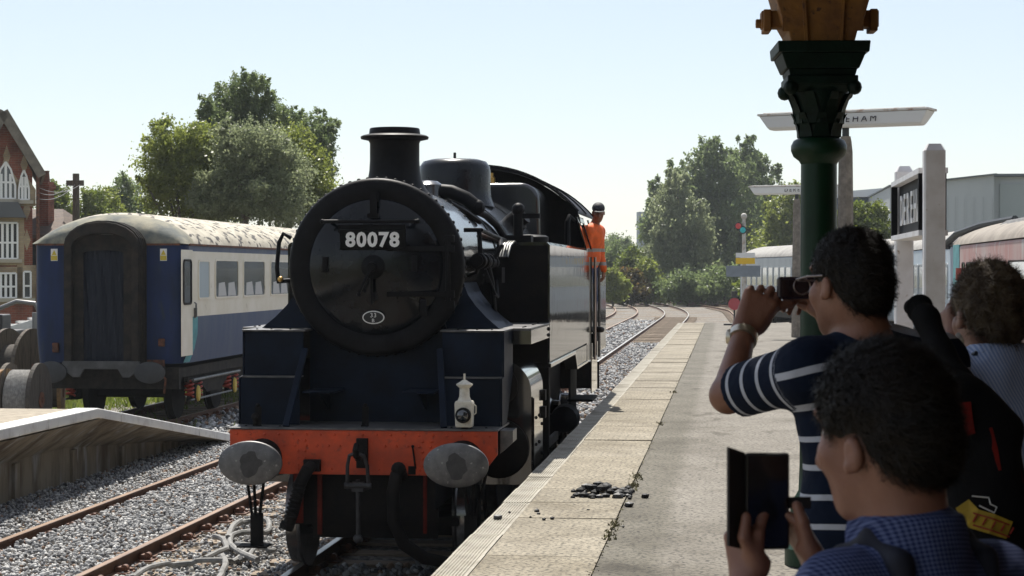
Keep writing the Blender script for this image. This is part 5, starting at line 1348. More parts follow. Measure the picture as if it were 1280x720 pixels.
m = MB(); m.cyl((0, 0, rq.z - PLAT + .2), (0, 0, rq.z - PLAT + .42), .1, n=12); m.build('lamp', dk, rs)

# ---- coal spilt on the slabs
coal_m = [mat('coal', (.012, .012, .013), .6, var=.4, scale=30, spec=.2), mat('dusty_coal', (.035, .035, .036), .6, var=.4, scale=30)]
def coal(px, py, r):
    p = G(px, py, PLAT); rr_ = random.Random(px * 7 + py)
    bm = bmesh.new(); bmesh.ops.create_icosphere(bm, subdivisions=1, radius=1)
    for v in bm.verts: v.co = Vector((v.co.x * r * rr_.uniform(.8, 1.35), v.co.y * r * rr_.uniform(.7, 1.2), v.co.z * r * rr_.uniform(.55, .9)))
    me = bpy.data.meshes.new('coal_lump'); bm.to_mesh(me); bm.free(); me.materials.append(coal_m[0 if rr_.random() < .72 else 1])
    return me, p
clist = [(720, 621, .03), (727, 617, .045), (733, 612, .05), (738, 617, .05), (744, 619, .04), (748, 613, .045), (752, 619, .05), (758, 616, .045), (763, 618, .04), (768, 615, .045), (773, 619, .04), (730, 622, .04), (741, 623, .035), (749, 623, .03), (757, 622, .035), (779, 617, .05), (785, 620, .045), (787, 617, .03), (773, 623, .045), (806, 622, .033), (786, 633, .036), (716, 623, .02)]
clist += [(random.uniform(716, 790), random.uniform(611, 624), random.uniform(.015, .03)) for _ in range(36)]
clist += [(622, 649, .035), (671, 640, .022), (673, 643, .015), (680, 650, .015), (690, 649, .018), (663, 647, .01), (637, 641, .012), (735, 638, .012), (779, 659, .012)]
for i, (px, py, r) in enumerate(clist):
    me, p = coal(px, py, r)
    o = link('coal_lump', me); o.location = (p.x, p.y, PLAT + r * .42 + (.03 if 728 < px < 765 and 612 < py < 620 and r > .042 else 0))
    heap = 714 < px < 795 and 608 < py < 626
    tag(o, 'black coal lump in the small heap spilt on the platform slabs' if heap else 'stray black coal crumb lying apart on the platform surface', 'coal', 'coal lumps in the heap' if heap else 'stray coal crumbs')

# ---- hoses lying between the rails
def hose(name, pts, r, label):
    P = [G(px, py, -.07) for (px, py) in pts]
    cu = []
    for i in range(len(P) - 1):
        p0, p1, p2, p3 = P[max(0, i - 1)], P[i], P[i + 1], P[min(len(P) - 1, i + 2)]
        for t in np.linspace(0, 1, 6, endpoint=False):
            cu.append(0.5 * ((2 * p1) + (p2 - p0) * t + (2 * p0 - 5 * p1 + 4 * p2 - p3) * t * t + (3 * p1 - p0 - 3 * p2 + p3) * t ** 3) + Vector((0, 0, .02 * math.sin(i * 2.1 + t))))
    cu.append(P[-1])
    m = MB(); m.tube(cu, r, 8); o = m.build(name, hose_grey)
    return tag(o, label, 'hose')
hose('hose', [(166, 722), (185, 712), (215, 704), (245, 701), (272, 702), (290, 700), (305, 690), (318, 686), (312, 693), (300, 697)], .026, 'long grey hose snaking from the rail towards the engine')
hose('hose', [(285, 672), (291, 660), (302, 651), (318, 649), (334, 652), (336, 660), (326, 664), (300, 668), (288, 672), (290, 682), (300, 692), (322, 700)], .03, 'looped grey hose coiled under the engine step')
hose('hose', [(256, 698), (272, 692), (283, 685), (280, 675), (268, 672)], .028, 'short bent piece of grey hose by the sleepers')
hose('hose', [(295, 680), (315, 684), (336, 686), (344, 684)], .026, 'straight piece of grey hose lying across the coil')
hose('hose', [(278, 695), (282, 706), (277, 716), (268, 726)], .03, 'stub of grey hose pointing towards the low platform')

# ---- far buildings
shed_grey = mat('pale_grey_cladding', (.36, .39, .40), .6, col2=(.4, .43, .44), scale=.4, stretch=(1, 1, .1))
shed_dark = mat('dark_blue_cladding', (.05, .075, .11), .6, var=.1, scale=.3)
fascia = mat('white_fascia', (.6, .62, .63), .6)
def wp(px, py, Y): p = W(px, py, Y); return p
wh = empty('warehouse', (wp(1120, 0, 130).x, 130, 0), 0, 'large grey metal warehouse behind the right-hand carriages', 'warehouse'); ox = wh.location.x
def wx(px, Y=130): return W(px, 0, Y).x - ox
def wz(py, Y=130): return W(1190, py, Y).z
m = MB(); m.prism([(wx(1113), -.3), (wx(1243), -.3), (wx(1243), wz(219)), (wx(1113), wz(233))], 'y', 0, 26); m.build('side_wall', shed_grey, wh)
m = MB(); m.box(wx(1243.5), wx(1480), 1.5, 30, -.3, wz(220)); m.build('end_wall', shed_grey, wh)
m = MB(); m.box(wx(1254), wx(1420), 1.35, 1.49, 0, wz(229)); m.build('loading_door', mat('door_panel_grey', (.3, .34, .34), .6), wh)
m = MB(); m.prism([(wx(1111), wz(233) + .02), (wx(1246), wz(219) + .02), (wx(1246), wz(217)), (wx(1111), wz(231))], 'y', -.3, 26.2); m.build('roof_edge', mat('dark_fascia', (.1, .12, .13), .6), wh)
m = MB(); m.box(wx(1246.5), wx(1480), 1.0, 30.2, wz(220) + .02, wz(216.5)); m.build('roof_edge', MATS['dark_fascia'], wh)
for i in range(12):
    x = wx(1115) + (wx(1242) - wx(1115)) * i / 11; m = MB(); m.box(x - .03, x + .03, -.05, -.005, 0, 7.6); m.build('cladding_rib', shed_grey, wh)
lw = empty('low_warehouse', (wx(1080) + ox, 150, 0), 0, 'long dark blue industrial building with pale eaves left of the grey warehouse', 'warehouse'); ox2 = lw.location.x
def lx_(px): return W(px, 0, 150).x - ox2
m = MB(); m.box(lx_(1043), lx_(1135), 0, 20, -.3, wz(247, 150)); m.build('wall', shed_dark, lw)
m = MB(); m.prism([(lx_(1041), wz(247, 150) + .02), (lx_(1140), wz(245, 150) + .02), (lx_(1140), wz(232, 150)), (lx_(1041), wz(240, 150))], 'y', -.4, 20); m.build('eaves', fascia, lw)
m = MB(); m.box(lx_(1041), lx_(1135), -.1, -.01, wz(272, 150), wz(262, 150)); m.build('window_band', win_glass, lw)
tb = W(806, 300, 330); tw = empty('tower_block', (tb.x, 330, 0), R(12), 'pale grey tower block showing above the trees left of the birches', 'tower block')
m = MB(); a = (W(815, 0, 330).x - W(797, 0, 330).x) / 2; m.box(-a, a, -a, a, -.3, W(806, 265, 330).z); m.build('wall', mat('block_grey', (.3, .34, .37), .8, var=.08, scale=.4), tw)
for k in range(5):
    m = MB(); z = 2 + k * 2.1; m.box(-a + .3, a - .3, -a - .04, -a - .005, z, z + 1.0); m.build('window_band', mat('block_window', (.24, .28, .31), .5) if k == 0 else MATS['block_window'], tw)
# ================================================================ trees, bushes, bank
def leaf_material(name, c1, c2, c3):
    m = bpy.data.materials.new(name); m.use_nodes = True; n = m.node_tree; L = n.links; b = n.nodes['Principled BSDF']
    b.inputs['Roughness'].default_value = .42; b.inputs['Specular IOR Level'].default_value = .5
    at = n.nodes.new('ShaderNodeAttribute'); at.attribute_name = 'tone'
    cr_ = n.nodes.new('ShaderNodeValToRGB'); e = cr_.color_ramp.elements
    e[0].color = (*c1, 1); e[1].color = (*c3, 1); e2 = e.new(.5); e2.color = (*c2, 1)
    L.new(at.outputs['Fac'], cr_.inputs[0]); L.new(cr_.outputs[0], b.inputs['Base Color'])
    tr = n.nodes.new('ShaderNodeBsdfTranslucent'); L.new(cr_.outputs[0], tr.inputs[0])
    mx = n.nodes.new('ShaderNodeMixShader'); mx.inputs[0].default_value = .6
    L.new(b.outputs[0], mx.inputs[1]); L.new(tr.outputs[0], mx.inputs[2]); L.new(mx.outputs[0], n.nodes['Material Output'].inputs[0])
    return m
leaf_olive = leaf_material('olive_leaves', (.12, .15, .03), (.22, .26, .055), (.33, .36, .09))
leaf_birch = leaf_material('birch_leaves', (.085, .125, .05), (.165, .215, .085), (.24, .29, .125))
leaf_grey = leaf_material('grey_willow_leaves', (.14, .165, .085), (.23, .265, .14), (.34, .37, .21))
leaf_bright = leaf_material('bright_leaves', (.08, .12, .018), (.14, .18, .03), (.2, .23, .05))
leaf_rust = leaf_material('rusty_bush_leaves', (.05, .05, .015), (.11, .09, .025), (.19, .1, .04))
bark = mat('bark', (.09, .07, .05), .9, col2=(.16, .14, .12), scale=6, bump=.02, bscale=12)
def leaves(name, blobs, n, size, m, parent, seed=0, droop=0.0, clump=.13, per=44):
    g = np.random.default_rng(seed)
    blobs = np.array(blobs, dtype=float)                       # x y z rx ry rz
    vol = blobs[:, 3] * blobs[:, 4] * blobs[:, 5]; pr = vol ** .8; pr = pr / pr.sum()
    nc = max(1, n // per)
    bi = g.choice(len(blobs), nc, p=pr)
    d = g.normal(size=(nc, 3)); d /= np.linalg.norm(d, axis=1)[:, None]
    rad = g.uniform(.3, 1.0, nc) ** .5 * (1 + g.normal(0, .14, nc))
    cc = blobs[bi, :3] + d * rad[:, None] * blobs[bi, 3:]
    ci = np.repeat(np.arange(nc), per)
    N = len(ci)
    sp = (blobs[bi, 3:].mean(1) * clump * g.uniform(.6, 1.5, nc))[ci]
    off = g.normal(size=(N, 3)) * sp[:, None]
    if droop: off[:, 2] = -np.abs(g.normal(size=N)) * sp * droop + off[:, 2] * .4; off[:, :2] *= .6
    P = cc[ci] + off
    t = g.normal(size=(N, 3)); t[:, 2] -= .4 + droop * .5; t /= np.linalg.norm(t, axis=1)[:, None]
    u = np.cross(t, g.normal(size=(N, 3))); u /= np.linalg.norm(u, axis=1)[:, None] + 1e-9
    s = size * g.uniform(.6, 1.35, N)[:, None]
    V = np.stack([P, P + t * s * .5 + u * s * .3, P + t * s, P + t * s * .5 - u * s * .3], 1).reshape(-1, 3)
    Fa = np.arange(N * 4).reshape(-1, 4)
    me = np_mesh(name, V, Fa, m)
    tone = np.clip(np.repeat(g.uniform(.1, .9, nc), per) * .6 + g.uniform(0, .4, N), 0, 1)
    a = me.attributes.new('tone', 'FLOAT', 'POINT'); a.data.foreach_set('value', np.repeat(tone, 4).astype(np.float32))
    return link(name, me, parent)
def trunk(parent, h, r, blobs, seed=0):
    rr_ = random.Random(seed); m = MB()
    pts = [(0, 0, -.3)] + [(rr_.uniform(-.1, .1) * k, rr_.uniform(-.1, .1) * k, h * k / 5) for k in range(1, 6)]
    m.tube(pts, [r * (1 - .14 * k) for k in range(6)], 8)
    for b in blobs:
        k = rr_.randint(1, 4); p0 = Vector(pts[k]); p1 = Vector(b[:3])
        m.tube([p0, p0.lerp(p1, .5) + Vector((0, 0, -.1 * (p1 - p0).length * .3)), p1, p1 + Vector((rr_.uniform(-.3, .3), 0, b[5] * .7))], [r * .5, r * .34, r * .18, r * .06], 6)
    return m.build('trunk', bark, parent)
def tree(name, px, base_y, Y, blobs_px, n, size, m, label, cat='tree', group=None, seed=1, droop=0, clump=.16, tr=.16, th=None, zg=-.3, depth=1.0):
    x = W(px, 300, Y).x
    t = empty(name, (x, Y, zg), 0, label, cat, group)
    s = F_PX / Y
    bl = []
    for (bx, by, rx, ry) in blobs_px:
        q = W(bx, by, Y); rn = random.Random(seed * 31 + bx)
        bl.append((q.x - x, rn.uniform(-.5, .5) * rx / s, q.z - zg, rx / s, max(rx, ry) / s * depth, ry / s))
    rn = random.Random(seed * 77); sat = []
    for b in bl:
        for _ in range(7):
            v = Vector((rn.gauss(0, 1), rn.gauss(0, 1), rn.gauss(.25, 1))).normalized(); q = rn.uniform(.16, .42)
            sat.append((b[0] + v.x * b[3] * .95, b[1] + v.y * b[4] * .95, b[2] + v.z * b[5] * .95, b[3] * q, b[4] * q, b[5] * q * (1.5 if droop else 1)))
    leaves('crown', [(b[0], b[1], b[2], b[3] * .92, b[4] * .92, b[5] * .92) for b in bl] + sat, int(n * 1.5), size * .72, m, t, seed, droop, clump)
    trunk(t, th or max(b[2] for b in bl) * .8, tr, bl, seed)
    return t
# behind the carriage
tree('birch_tree', 308, 280, 76, [(312, 115, 32, 27), (335, 140, 32, 30), (288, 140, 26, 30),  (300, 145, 28, 30), (318, 175, 40, 40), (345, 150, 14, 22)], 26000, .15, leaf_birch, 'tallest dark birch standing up behind the willow thicket', seed=3, droop=1.2, group='trees behind the blue carriage')
tree('birch_tree', 266, 280, 74, [(264, 132, 14, 20), (258, 155, 20, 26), (272, 165, 22, 30), (262, 200, 30, 40)], 15000, .15, leaf_birch, 'narrow birch with a pointed crown beside the tallest one', seed=4, droop=1.2, group='trees behind the blue carriage')
tree('birch_tree', 388, 280, 78, [(388, 158, 28, 24), (400, 182, 22, 32), (365, 165, 22, 28),  (380, 195, 30, 40), (404, 222, 16, 36), (372, 150, 12, 14)], 19000, .15, leaf_birch, 'drooping dark birch at the engine end of the thicket', seed=5, droop=1.6, group='trees behind the blue carriage')
tree('ash_tree', 240, 285, 66, [(218, 186, 34, 30), (203, 215, 36, 30), (262, 185, 30, 34),  (235, 180, 26, 26), (250, 215, 40, 40), (212, 245, 38, 30), (185, 232, 14, 14), (245, 258, 50, 26)], 26000, .16, leaf_olive, 'broad olive-green tree with loose outer leaves over the carriage roof', seed=6, clump=.2, group='trees behind the blue carriage')
tree('willow_tree', 318, 290, 64, [(300, 195, 40, 36), (330, 185, 40, 34), (345, 215, 44, 40), (300, 235, 50, 40), (350, 250, 46, 34), (270, 255, 36, 28), (290, 175, 26, 22)], 34000, .15, leaf_grey, 'grey-green bushy willow filling the space behind the carriage roof', seed=7, clump=.14, group='trees behind the blue carriage')
tree('ash_tree', 372, 290, 68, [(362, 185, 26, 30), (385, 220, 34, 34), (400, 255, 32, 30), (360, 240, 30, 40), (415, 275, 22, 14)], 19000, .16, leaf_olive, 'yellow-green tree between the willow and the drooping birch', seed=8, clump=.19, group='trees behind the blue carriage')
for i, (px, y0, rx, h, mm, lb) in enumerate(((72, 244, 14, 18, leaf_bright, 'pale feathery shrub beside the tiled annex roof'), (116, 252, 20, 18, leaf_bright, 'light green bushy shrub right of the telegraph pole'), (138, 250, 14, 16, leaf_olive, 'small rounded tree behind the carriage roof end'), (153, 238, 9, 22, leaf_birch, 'narrow dark conifer-like tree above the carriage roof'), (176, 245, 14, 26, leaf_birch, 'dark green small tree beside the broad olive tree'))):
    tree('far_tree', px, 290, 90 + i * 3, [(px, y0, rx, h), (px - rx * .5, y0 + h * .8, rx * 1.2, h), (px + rx * .5, y0 + h * 1.3, rx * 1.2, h), (px, y0 + h * 2, rx * 1.5, h)], 5000, .2, mm, lb, seed=20 + i, clump=.2, group='small trees far behind the carriage')
# beyond the bend on the right
tree('weeping_birch', 888, 365, 178, [(885, 190, 22, 20), (872, 215, 34, 30), (905, 215, 34, 34), (880, 260, 46, 44), (920, 265, 42, 46), (890, 315, 56, 36), (855, 250, 26, 36), (893, 180, 12, 14)], 34000, .42, leaf_birch, 'tallest weeping birch beyond the bend in the line', seed=31, droop=2.0, tr=.35, group='trees beyond the bend', clump=.14)
tree('weeping_birch', 850, 365, 168, [(848, 228, 20, 22), (838, 262, 28, 34), (860, 280, 30, 40), (835, 315, 34, 34), (860, 330, 40, 26)], 22000, .4, leaf_grey, 'paler weeping birch with grey-green hanging sprays left of the tallest one', seed=32, droop=2.2, tr=.3, group='trees beyond the bend', clump=.14)
tree('weeping_birch', 938, 365, 186, [(935, 200, 26, 22), (952, 225, 22, 24), (925, 185, 14, 14), (940, 250, 34, 34), (955, 290, 36, 36), (935, 325, 40, 26)], 22000, .42, leaf_birch, 'dark weeping birch behind the signal post', seed=33, droop=2.0, tr=.3, group='trees beyond the bend', clump=.14)
tree('roadside_tree', 822, 365, 190, [(818, 235, 9, 14), (822, 252, 13, 16), (815, 280, 18, 24), (822, 315, 20, 30)], 8000, .42, leaf_birch, 'slender tree at the edge of the birches near the tower block', seed=34, droop=1.2, tr=.2, group='trees beyond the bend')
tree('roadside_tree', 985, 365, 160, [(975, 265, 20, 24), (995, 250, 18, 20), (1000, 290, 30, 30), (970, 310, 26, 34), (1010, 325, 30, 24)], 15000, .38, leaf_olive, 'light olive tree above the white carriage on the curve', seed=35, tr=.25, group='trees beyond the bend')
tree('yellow_green_bush', 1085, 330, 110, [(1080, 268, 24, 14), (1098, 275, 16, 14), (1062, 275, 18, 14), (1080, 292, 34, 16)], 12000, .26, leaf_bright, 'bright yellow-green bush behind the running station board', 'bush', seed=36, tr=.12, group='bushes along the line')
for i, (px, y0, rx, h, Y, mm, lb) in enumerate(((768, 325, 18, 22, 175, leaf_birch, 'dark low bush next to the engine cab, beyond the bend'), (790, 330, 16, 18, 165, leaf_bright, 'yellow-green bush in the row beyond the bend'), (786, 352, 18, 14, 158, leaf_rust, 'reddish-brown bush at the edge of the line'), (808, 345, 14, 18, 160, leaf_olive, 'small green bush under the slender tree'), (765, 350, 14, 14, 150, leaf_olive, 'olive bush low beside the engine driver'), (770, 306, 22, 10, 240, leaf_birch, 'hazy far treetops behind the bushes'), (905, 350, 34, 14, 160, leaf_birch, 'shadowy undergrowth below the tallest birch'), (860, 352, 26, 12, 158, leaf_birch, 'dark undergrowth below the paler birch'), (948, 352, 16, 10, 110, leaf_bright, 'bright weed clump beside the signal post'))):
    tree('bush', px, 365, Y, [(px, y0, rx, h), (px - rx * .6, y0 + h * .7, rx * .9, h * .9), (px + rx * .6, y0 + h * .8, rx * .9, h * .8), (px, y0 + h * 1.1, rx * 1.1, h * .6)], 8000, .34, mm, lb, 'bush', 'bushes along the line', seed=50 + i, tr=.1, clump=.22)
for i in range(13):
    px = 762 + i * 16; y0 = 360 + 3 * math.sin(i * 1.7)
    tree('hedge_bush', px, 365, 172 + 4 * (i % 3), [(px, y0, 15, 14), (px - 9, y0 + 6, 13, 11), (px + 9, y0 + 7, 13, 11)], 4200, .36, (leaf_birch, leaf_olive, leaf_rust)[i % 3 if i % 5 else 2], 'low dark bush in the hedge at the foot of the birches', 'bush', 'hedge at the foot of the birches', seed=140 + i, tr=.06, clump=.22)
for i, px in enumerate((1030, 1130, 1200, 1260)):
    tree('distant_tree', px, 365, 300 + 11 * i, [(px, 318, 26, 14), (px + 16, 326, 26, 14), (px - 18, 328, 26, 14)], 4000, .6, leaf_birch, 'distant dark tree on the skyline behind the warehouses', 'tree', 'trees on the skyline', seed=80 + i, tr=.3, clump=.2)
# unseen trees added around the camera to darken what the paint reflects
for i, (x, y) in enumerate(((-14, -46), (-8, -52), (-2, -48), (5, -50), (12, -46), (-20, -40), (-3, -60), (22, -20), (24, 0), (26, 20))):
    t = empty('reflection_tree', (x, y, -.3), 0, 'unseen leafy tree added beyond the platform for the paint to reflect', 'tree', 'unseen trees added for reflections')
    leaves('crown', [(0, 0, 7, 4, 4, 4), (1.5, 0, 4, 3.5, 3.5, 3), (-2, 0, 4.5, 3, 3, 3)], 2600, .6, leaf_olive, t, 100 + i, 0, .2); trunk(t, 6, .25, [(1, 0, 6, 1, 1, 1)], i)
# bank of rough earth under the trees
bk_m = mat('rough_earth_bank', (.12, .085, .055), .95, col2=(.05, .045, .03), scale=.9, bump=.25, bscale=1.6, detail=9, third=((.2, .16, .11), 2.5, .56, .68))
g2 = np.random.default_rng(5); V, Fc = [], []
xs2 = np.linspace(-70, 60, 131); ys2 = np.concatenate([np.linspace(126, 200, 40), [240, 330]])
for y in ys2:
    for x in xs2:
        xl = -12.0 - bend(y) * 1.0                                       # keep the line itself clear
        right = x - (9.5 - bend(y) * .35 - max(0, y - 126) * .16)
        left_d = (TRK - bend(y) + 4.2)
        d = min(1, max(0, (x - left_d) / 5)) * min(1, max(0, (y - 150 + max(0, x) * .5) / 18))
        z = -.34 + d * (1.35 + .5 * math.sin(x * .9 + y * .4) + g2.uniform(-.4, .4)) if d > 0 else -.34
        V.append((x, y, z))
k = len(xs2)
for i in range(len(ys2) - 1):
    for j in range(k - 1): Fc.append((i * k + j, i * k + j + 1, (i + 1) * k + j + 1, (i + 1) * k + j))
me = bpy.data.meshes.new('earth_bank'); me.from_pydata(V, [], Fc); me.materials.append(bk_m); tag(link('earth_bank', me), kind='structure')
# grass and weeds by the drums and under the carriage
def grass_patch(name, pts, n, h, m, label):
    g = np.random.default_rng(11 + n); N = n; pts = np.array(pts)
    c = pts[g.integers(0, len(pts), N)]
    P = np.stack([c[:, 0] + g.normal(0, 1, N) * c[:, 2], c[:, 1] + g.normal(0, 1, N) * c[:, 3], np.full(N, -.16)], 1)
    a = g.uniform(0, 6.28, N); wd = g.uniform(.01, .03, N); hh = h * g.uniform(.4, 1.3, N)
    d = np.stack([np.cos(a) * wd, np.sin(a) * wd, np.zeros(N)], 1); tip = P + np.stack([g.normal(0, .06, N), g.normal(0, .06, N), hh], 1)
    V = np.stack([P - d, P + d, tip], 1).reshape(-1, 3); me = np_mesh(name, V, np.arange(N * 3).reshape(-1, 3), m)
    tone = np.repeat(g.uniform(0, 1, N), 3).astype(np.float32); at = me.attributes.new('tone', 'FLOAT', 'POINT'); at.data.foreach_set('value', tone)
    return tag(link(name, me), label, 'grass', kind='stuff')
grass_patch('grass', [(-13, 42, 1.2, 2.5), (-14.5, 44, 1.5, 3), (-11.8, 47, .8, 4), (-10.6, 31.2, .5, .5), (-11.6, 33.5, .8, .6), (-15, 38, 1, 2)], 16000, .16, leaf_bright, 'tufts of sunlit grass and weeds around the blue carriage')
# ================================================================ people
class Sdf:
    """smooth union of tapered capsules and ellipsoids, turned into one closed surface"""
    def __init__(s): s.p = []
    def cap(s, a, b, ra, rb=None, k=.02, cut=None, cut0=None):
        s.p.append(('c', np.array(a, float), np.array(b, float), ra, ra if rb is None else rb, k, cut, cut0)); return s
    def ell(s, c, r, k=.02, M=None, sub=False):
        s.p.append(('e', np.array(c, float), np.array(r, float), np.eye(3) if M is None else np.array(M, float), k, sub)); return s
    def chain(s, pts, rs, k=.02):
        for i in range(len(pts) - 1): s.cap(pts[i], pts[i + 1], rs[i], rs[i + 1], k if i else k)
        return s
    def grid(s, h, planes=()):
        lo, hi = [], []
        for p in s.p:
            if p[0] == 'c':
                r = max(p[3], p[4]); lo.append(np.minimum(p[1], p[2]) - r); hi.append(np.maximum(p[1], p[2]) + r)
            elif not p[5]:
                r = p[2].max(); lo.append(p[1] - r); hi.append(p[1] + r)
        lo = np.min(lo, 0) - 4 * h; hi = np.max(hi, 0) + 4 * h
        n = np.ceil((hi - lo) / h).astype(int) + 1
        ax = [lo[i] + h * np.arange(n[i]) for i in range(3)]
        D = np.full(n, .2, dtype=np.float32)
        for p in s.p:
            if p[0] == 'c':
                r = max(p[3], p[4]); a = np.minimum(p[1], p[2]) - r; b = np.maximum(p[1], p[2]) + r; k = p[5]
            else:
                r = p[2].max(); a, b, k = p[1] - r, p[1] + r, p[4]
            m = k + 3 * h + .012
            i0 = np.maximum(0, np.floor((a - m - lo) / h).astype(int)); i1 = np.minimum(n, np.ceil((b + m - lo) / h).astype(int) + 1)
            X, Y, Z = np.meshgrid(*[ax[i][i0[i]:i1[i]] for i in range(3)], indexing='ij')
            P = np.stack([X, Y, Z], -1)
            if p[0] == 'c':
                ba = p[2] - p[1]; t = np.clip(((P - p[1]) @ ba) / max(1e-9, ba @ ba), 0, 1)
                d = np.linalg.norm(P - p[1] - t[..., None] * ba, axis=-1) - (p[3] + (p[4] - p[3]) * t)
                u = ba / np.linalg.norm(ba)
                if p[6] is not None: d = np.maximum(d, (P - p[2]) @ u - p[6])
                if p[7] is not None: d = np.maximum(d, -((P - p[1]) @ u) - p[7])
            else:
                q = (P - p[1]) @ p[3]; k0 = np.linalg.norm(q / p[2], axis=-1); k1 = np.linalg.norm(q / p[2] ** 2, axis=-1)
                d = k0 * (k0 - 1) / np.maximum(k1, 1e-6)
            S = D[i0[0]:i1[0], i0[1]:i1[1], i0[2]:i1[2]]
            if p[0] == 'e' and p[5]:
                hh = np.clip(.5 - .5 * (S + d) / k, 0, 1); R_ = S + (-d - S) * hh + k * hh * (1 - hh)
            else:
                hh = np.clip(.5 + .5 * (S - d) / k, 0, 1); R_ = S + (d - S) * hh - k * hh * (1 - hh)
            D[i0[0]:i1[0], i0[1]:i1[1], i0[2]:i1[2]] = R_
        for (pt, nr) in planes:                                  # cut away the side the normal points to
            nr = np.array(nr, float); nr /= np.linalg.norm(nr); pt = np.array(pt, float)
            dd = ((ax[0] - pt[0]) * nr[0])[:, None, None] + ((ax[1] - pt[1]) * nr[1])[None, :, None] + ((ax[2] - pt[2]) * nr[2])[None, None, :]
            D = np.maximum(D, dd.astype(np.float32))
        return D, lo, h
def surface(D, lo, h):                                            # surface nets
    ins = D < 0
    c = np.zeros(np.array(D.shape) - 1, int)
    for i in (0, 1):
        for j in (0, 1):
            for k in (0, 1): c += ins[i:D.shape[0] - 1 + i, j:D.shape[1] - 1 + j, k:D.shape[2] - 1 + k]
    act = (c > 0) & (c < 8)
    idx = -np.ones(act.shape, int); cells = np.argwhere(act); idx[act] = np.arange(len(cells))
    acc = np.zeros((len(cells), 3)); cnt = np.zeros(len(cells))
    cor = [np.array((i, j, k)) for i in (0, 1) for j in (0, 1) for k in (0, 1)]
    val = [D[tuple((cells + o).T)] for o in cor]
    for a in range(8):
        for b in range(a + 1, 8):
            if np.abs(cor[a] - cor[b]).sum() != 1: continue
            va, vb = val[a], val[b]; m = (va < 0) != (vb < 0)
            t = va[m] / (va[m] - vb[m])
            acc[m] += cor[a] + t[:, None] * (cor[b] - cor[a]); cnt[m] += 1
    V = lo + h * (cells + acc / cnt[:, None])
    Fs = []
    for a in range(3):
        b, d = (a + 1) % 3, (a + 2) % 3
        s0 = [slice(None)] * 3; s1 = [slice(None)] * 3; s0[a] = slice(0, -1); s1[a] = slice(1, None)
        e = np.argwhere(ins[tuple(s0)] != ins[tuple(s1)])
        ok = (e[:, b] > 0) & (e[:, d] > 0) & (e[:, b] < act.shape[b]) & (e[:, d] < act.shape[d]); e = e[ok]
        f = []
        for (db, dd) in ((1, 1), (0, 1), (0, 0), (1, 0)):
            q = e.copy(); q[:, b] -= db; q[:, d] -= dd; f.append(idx[tuple(q.T)])
        f = np.stack(f, 1); fl = ins[tuple(e.T)]
        f[~fl] = f[~fl][:, ::-1]; Fs.append(f)
    return V, np.concatenate(Fs)
def sdf_obj(name, S, h, m, parent, planes=(), post=None, origin=None):
    V, Fa = surface(*S.grid(h, planes))
    if post is not None: V = post(V)
    ms = m if isinstance(m, (list, tuple)) else [m]
    me = np_mesh(name, V, Fa, ms, smooth=True)
    return link(name, me, parent), V, Fa
def head_frame(c, yaw, pitch, roll=0.0):
    M = Matrix.Rotation(yaw, 3, 'Z') @ Matrix.Rotation(pitch, 3, 'X') @ Matrix.Rotation(roll, 3, 'Y')
    return np.array(c, float), np.array(M)
def add_head(S, fr, sc=1.0, nose=1.0, ed=0.0):
    c, M = fr
    P = lambda x, y, z: c + M @ (np.array((x, y, z)) * sc)
    r = lambda *a: np.array(a) * sc
    S.ell(P(0, -.012, .035), r(.076, .096, .092), .02, M)
    S.ell(P(0, .03, -.04), r(.062, .066, .082), .03, M)
    S.ell(P(0, -.03, -.03), r(.062, .06, .06), .03, M)
    S.ell(P(0, .062, -.098), r(.03, .026, .024), .03, M)                       # chin
    S.ell(P(0, .078, .045), r(.05, .016, .014), .02, M)                        # brow
    for sx in (-1, 1):
        S.ell(P(sx * .04, .066, -.022), r(.022, .02, .024), .02, M)            # cheek
        S.ell(P(sx * .033, .094, .012), r(.017, .012, .011), .01, M, True)     # eye socket
        S.ell(P(sx * .081, -.004, -.008 - ed), r(.0085, .016, .028), .006, M)       # ear
        S.ell(P(sx * .081, .008, -.026 - ed), r(.007, .008, .010), .006, M)
        S.ell(P(sx * .092, .002, -.004 - ed), r(.006, .008, .016), .005, M, True)
    S.cap(P(0, .088, .03), P(0, .112 * nose, -.028), .010 * sc, .014 * sc, .012)
    S.ell(P(0, .10, -.036), r(.019, .012, .011), .01, M)
    S.ell(P(0, .088, -.062), r(.024, .010, .007), .006, M); S.ell(P(0, .086, -.074), r(.02, .010, .008), .006, M)   # lips
    return P
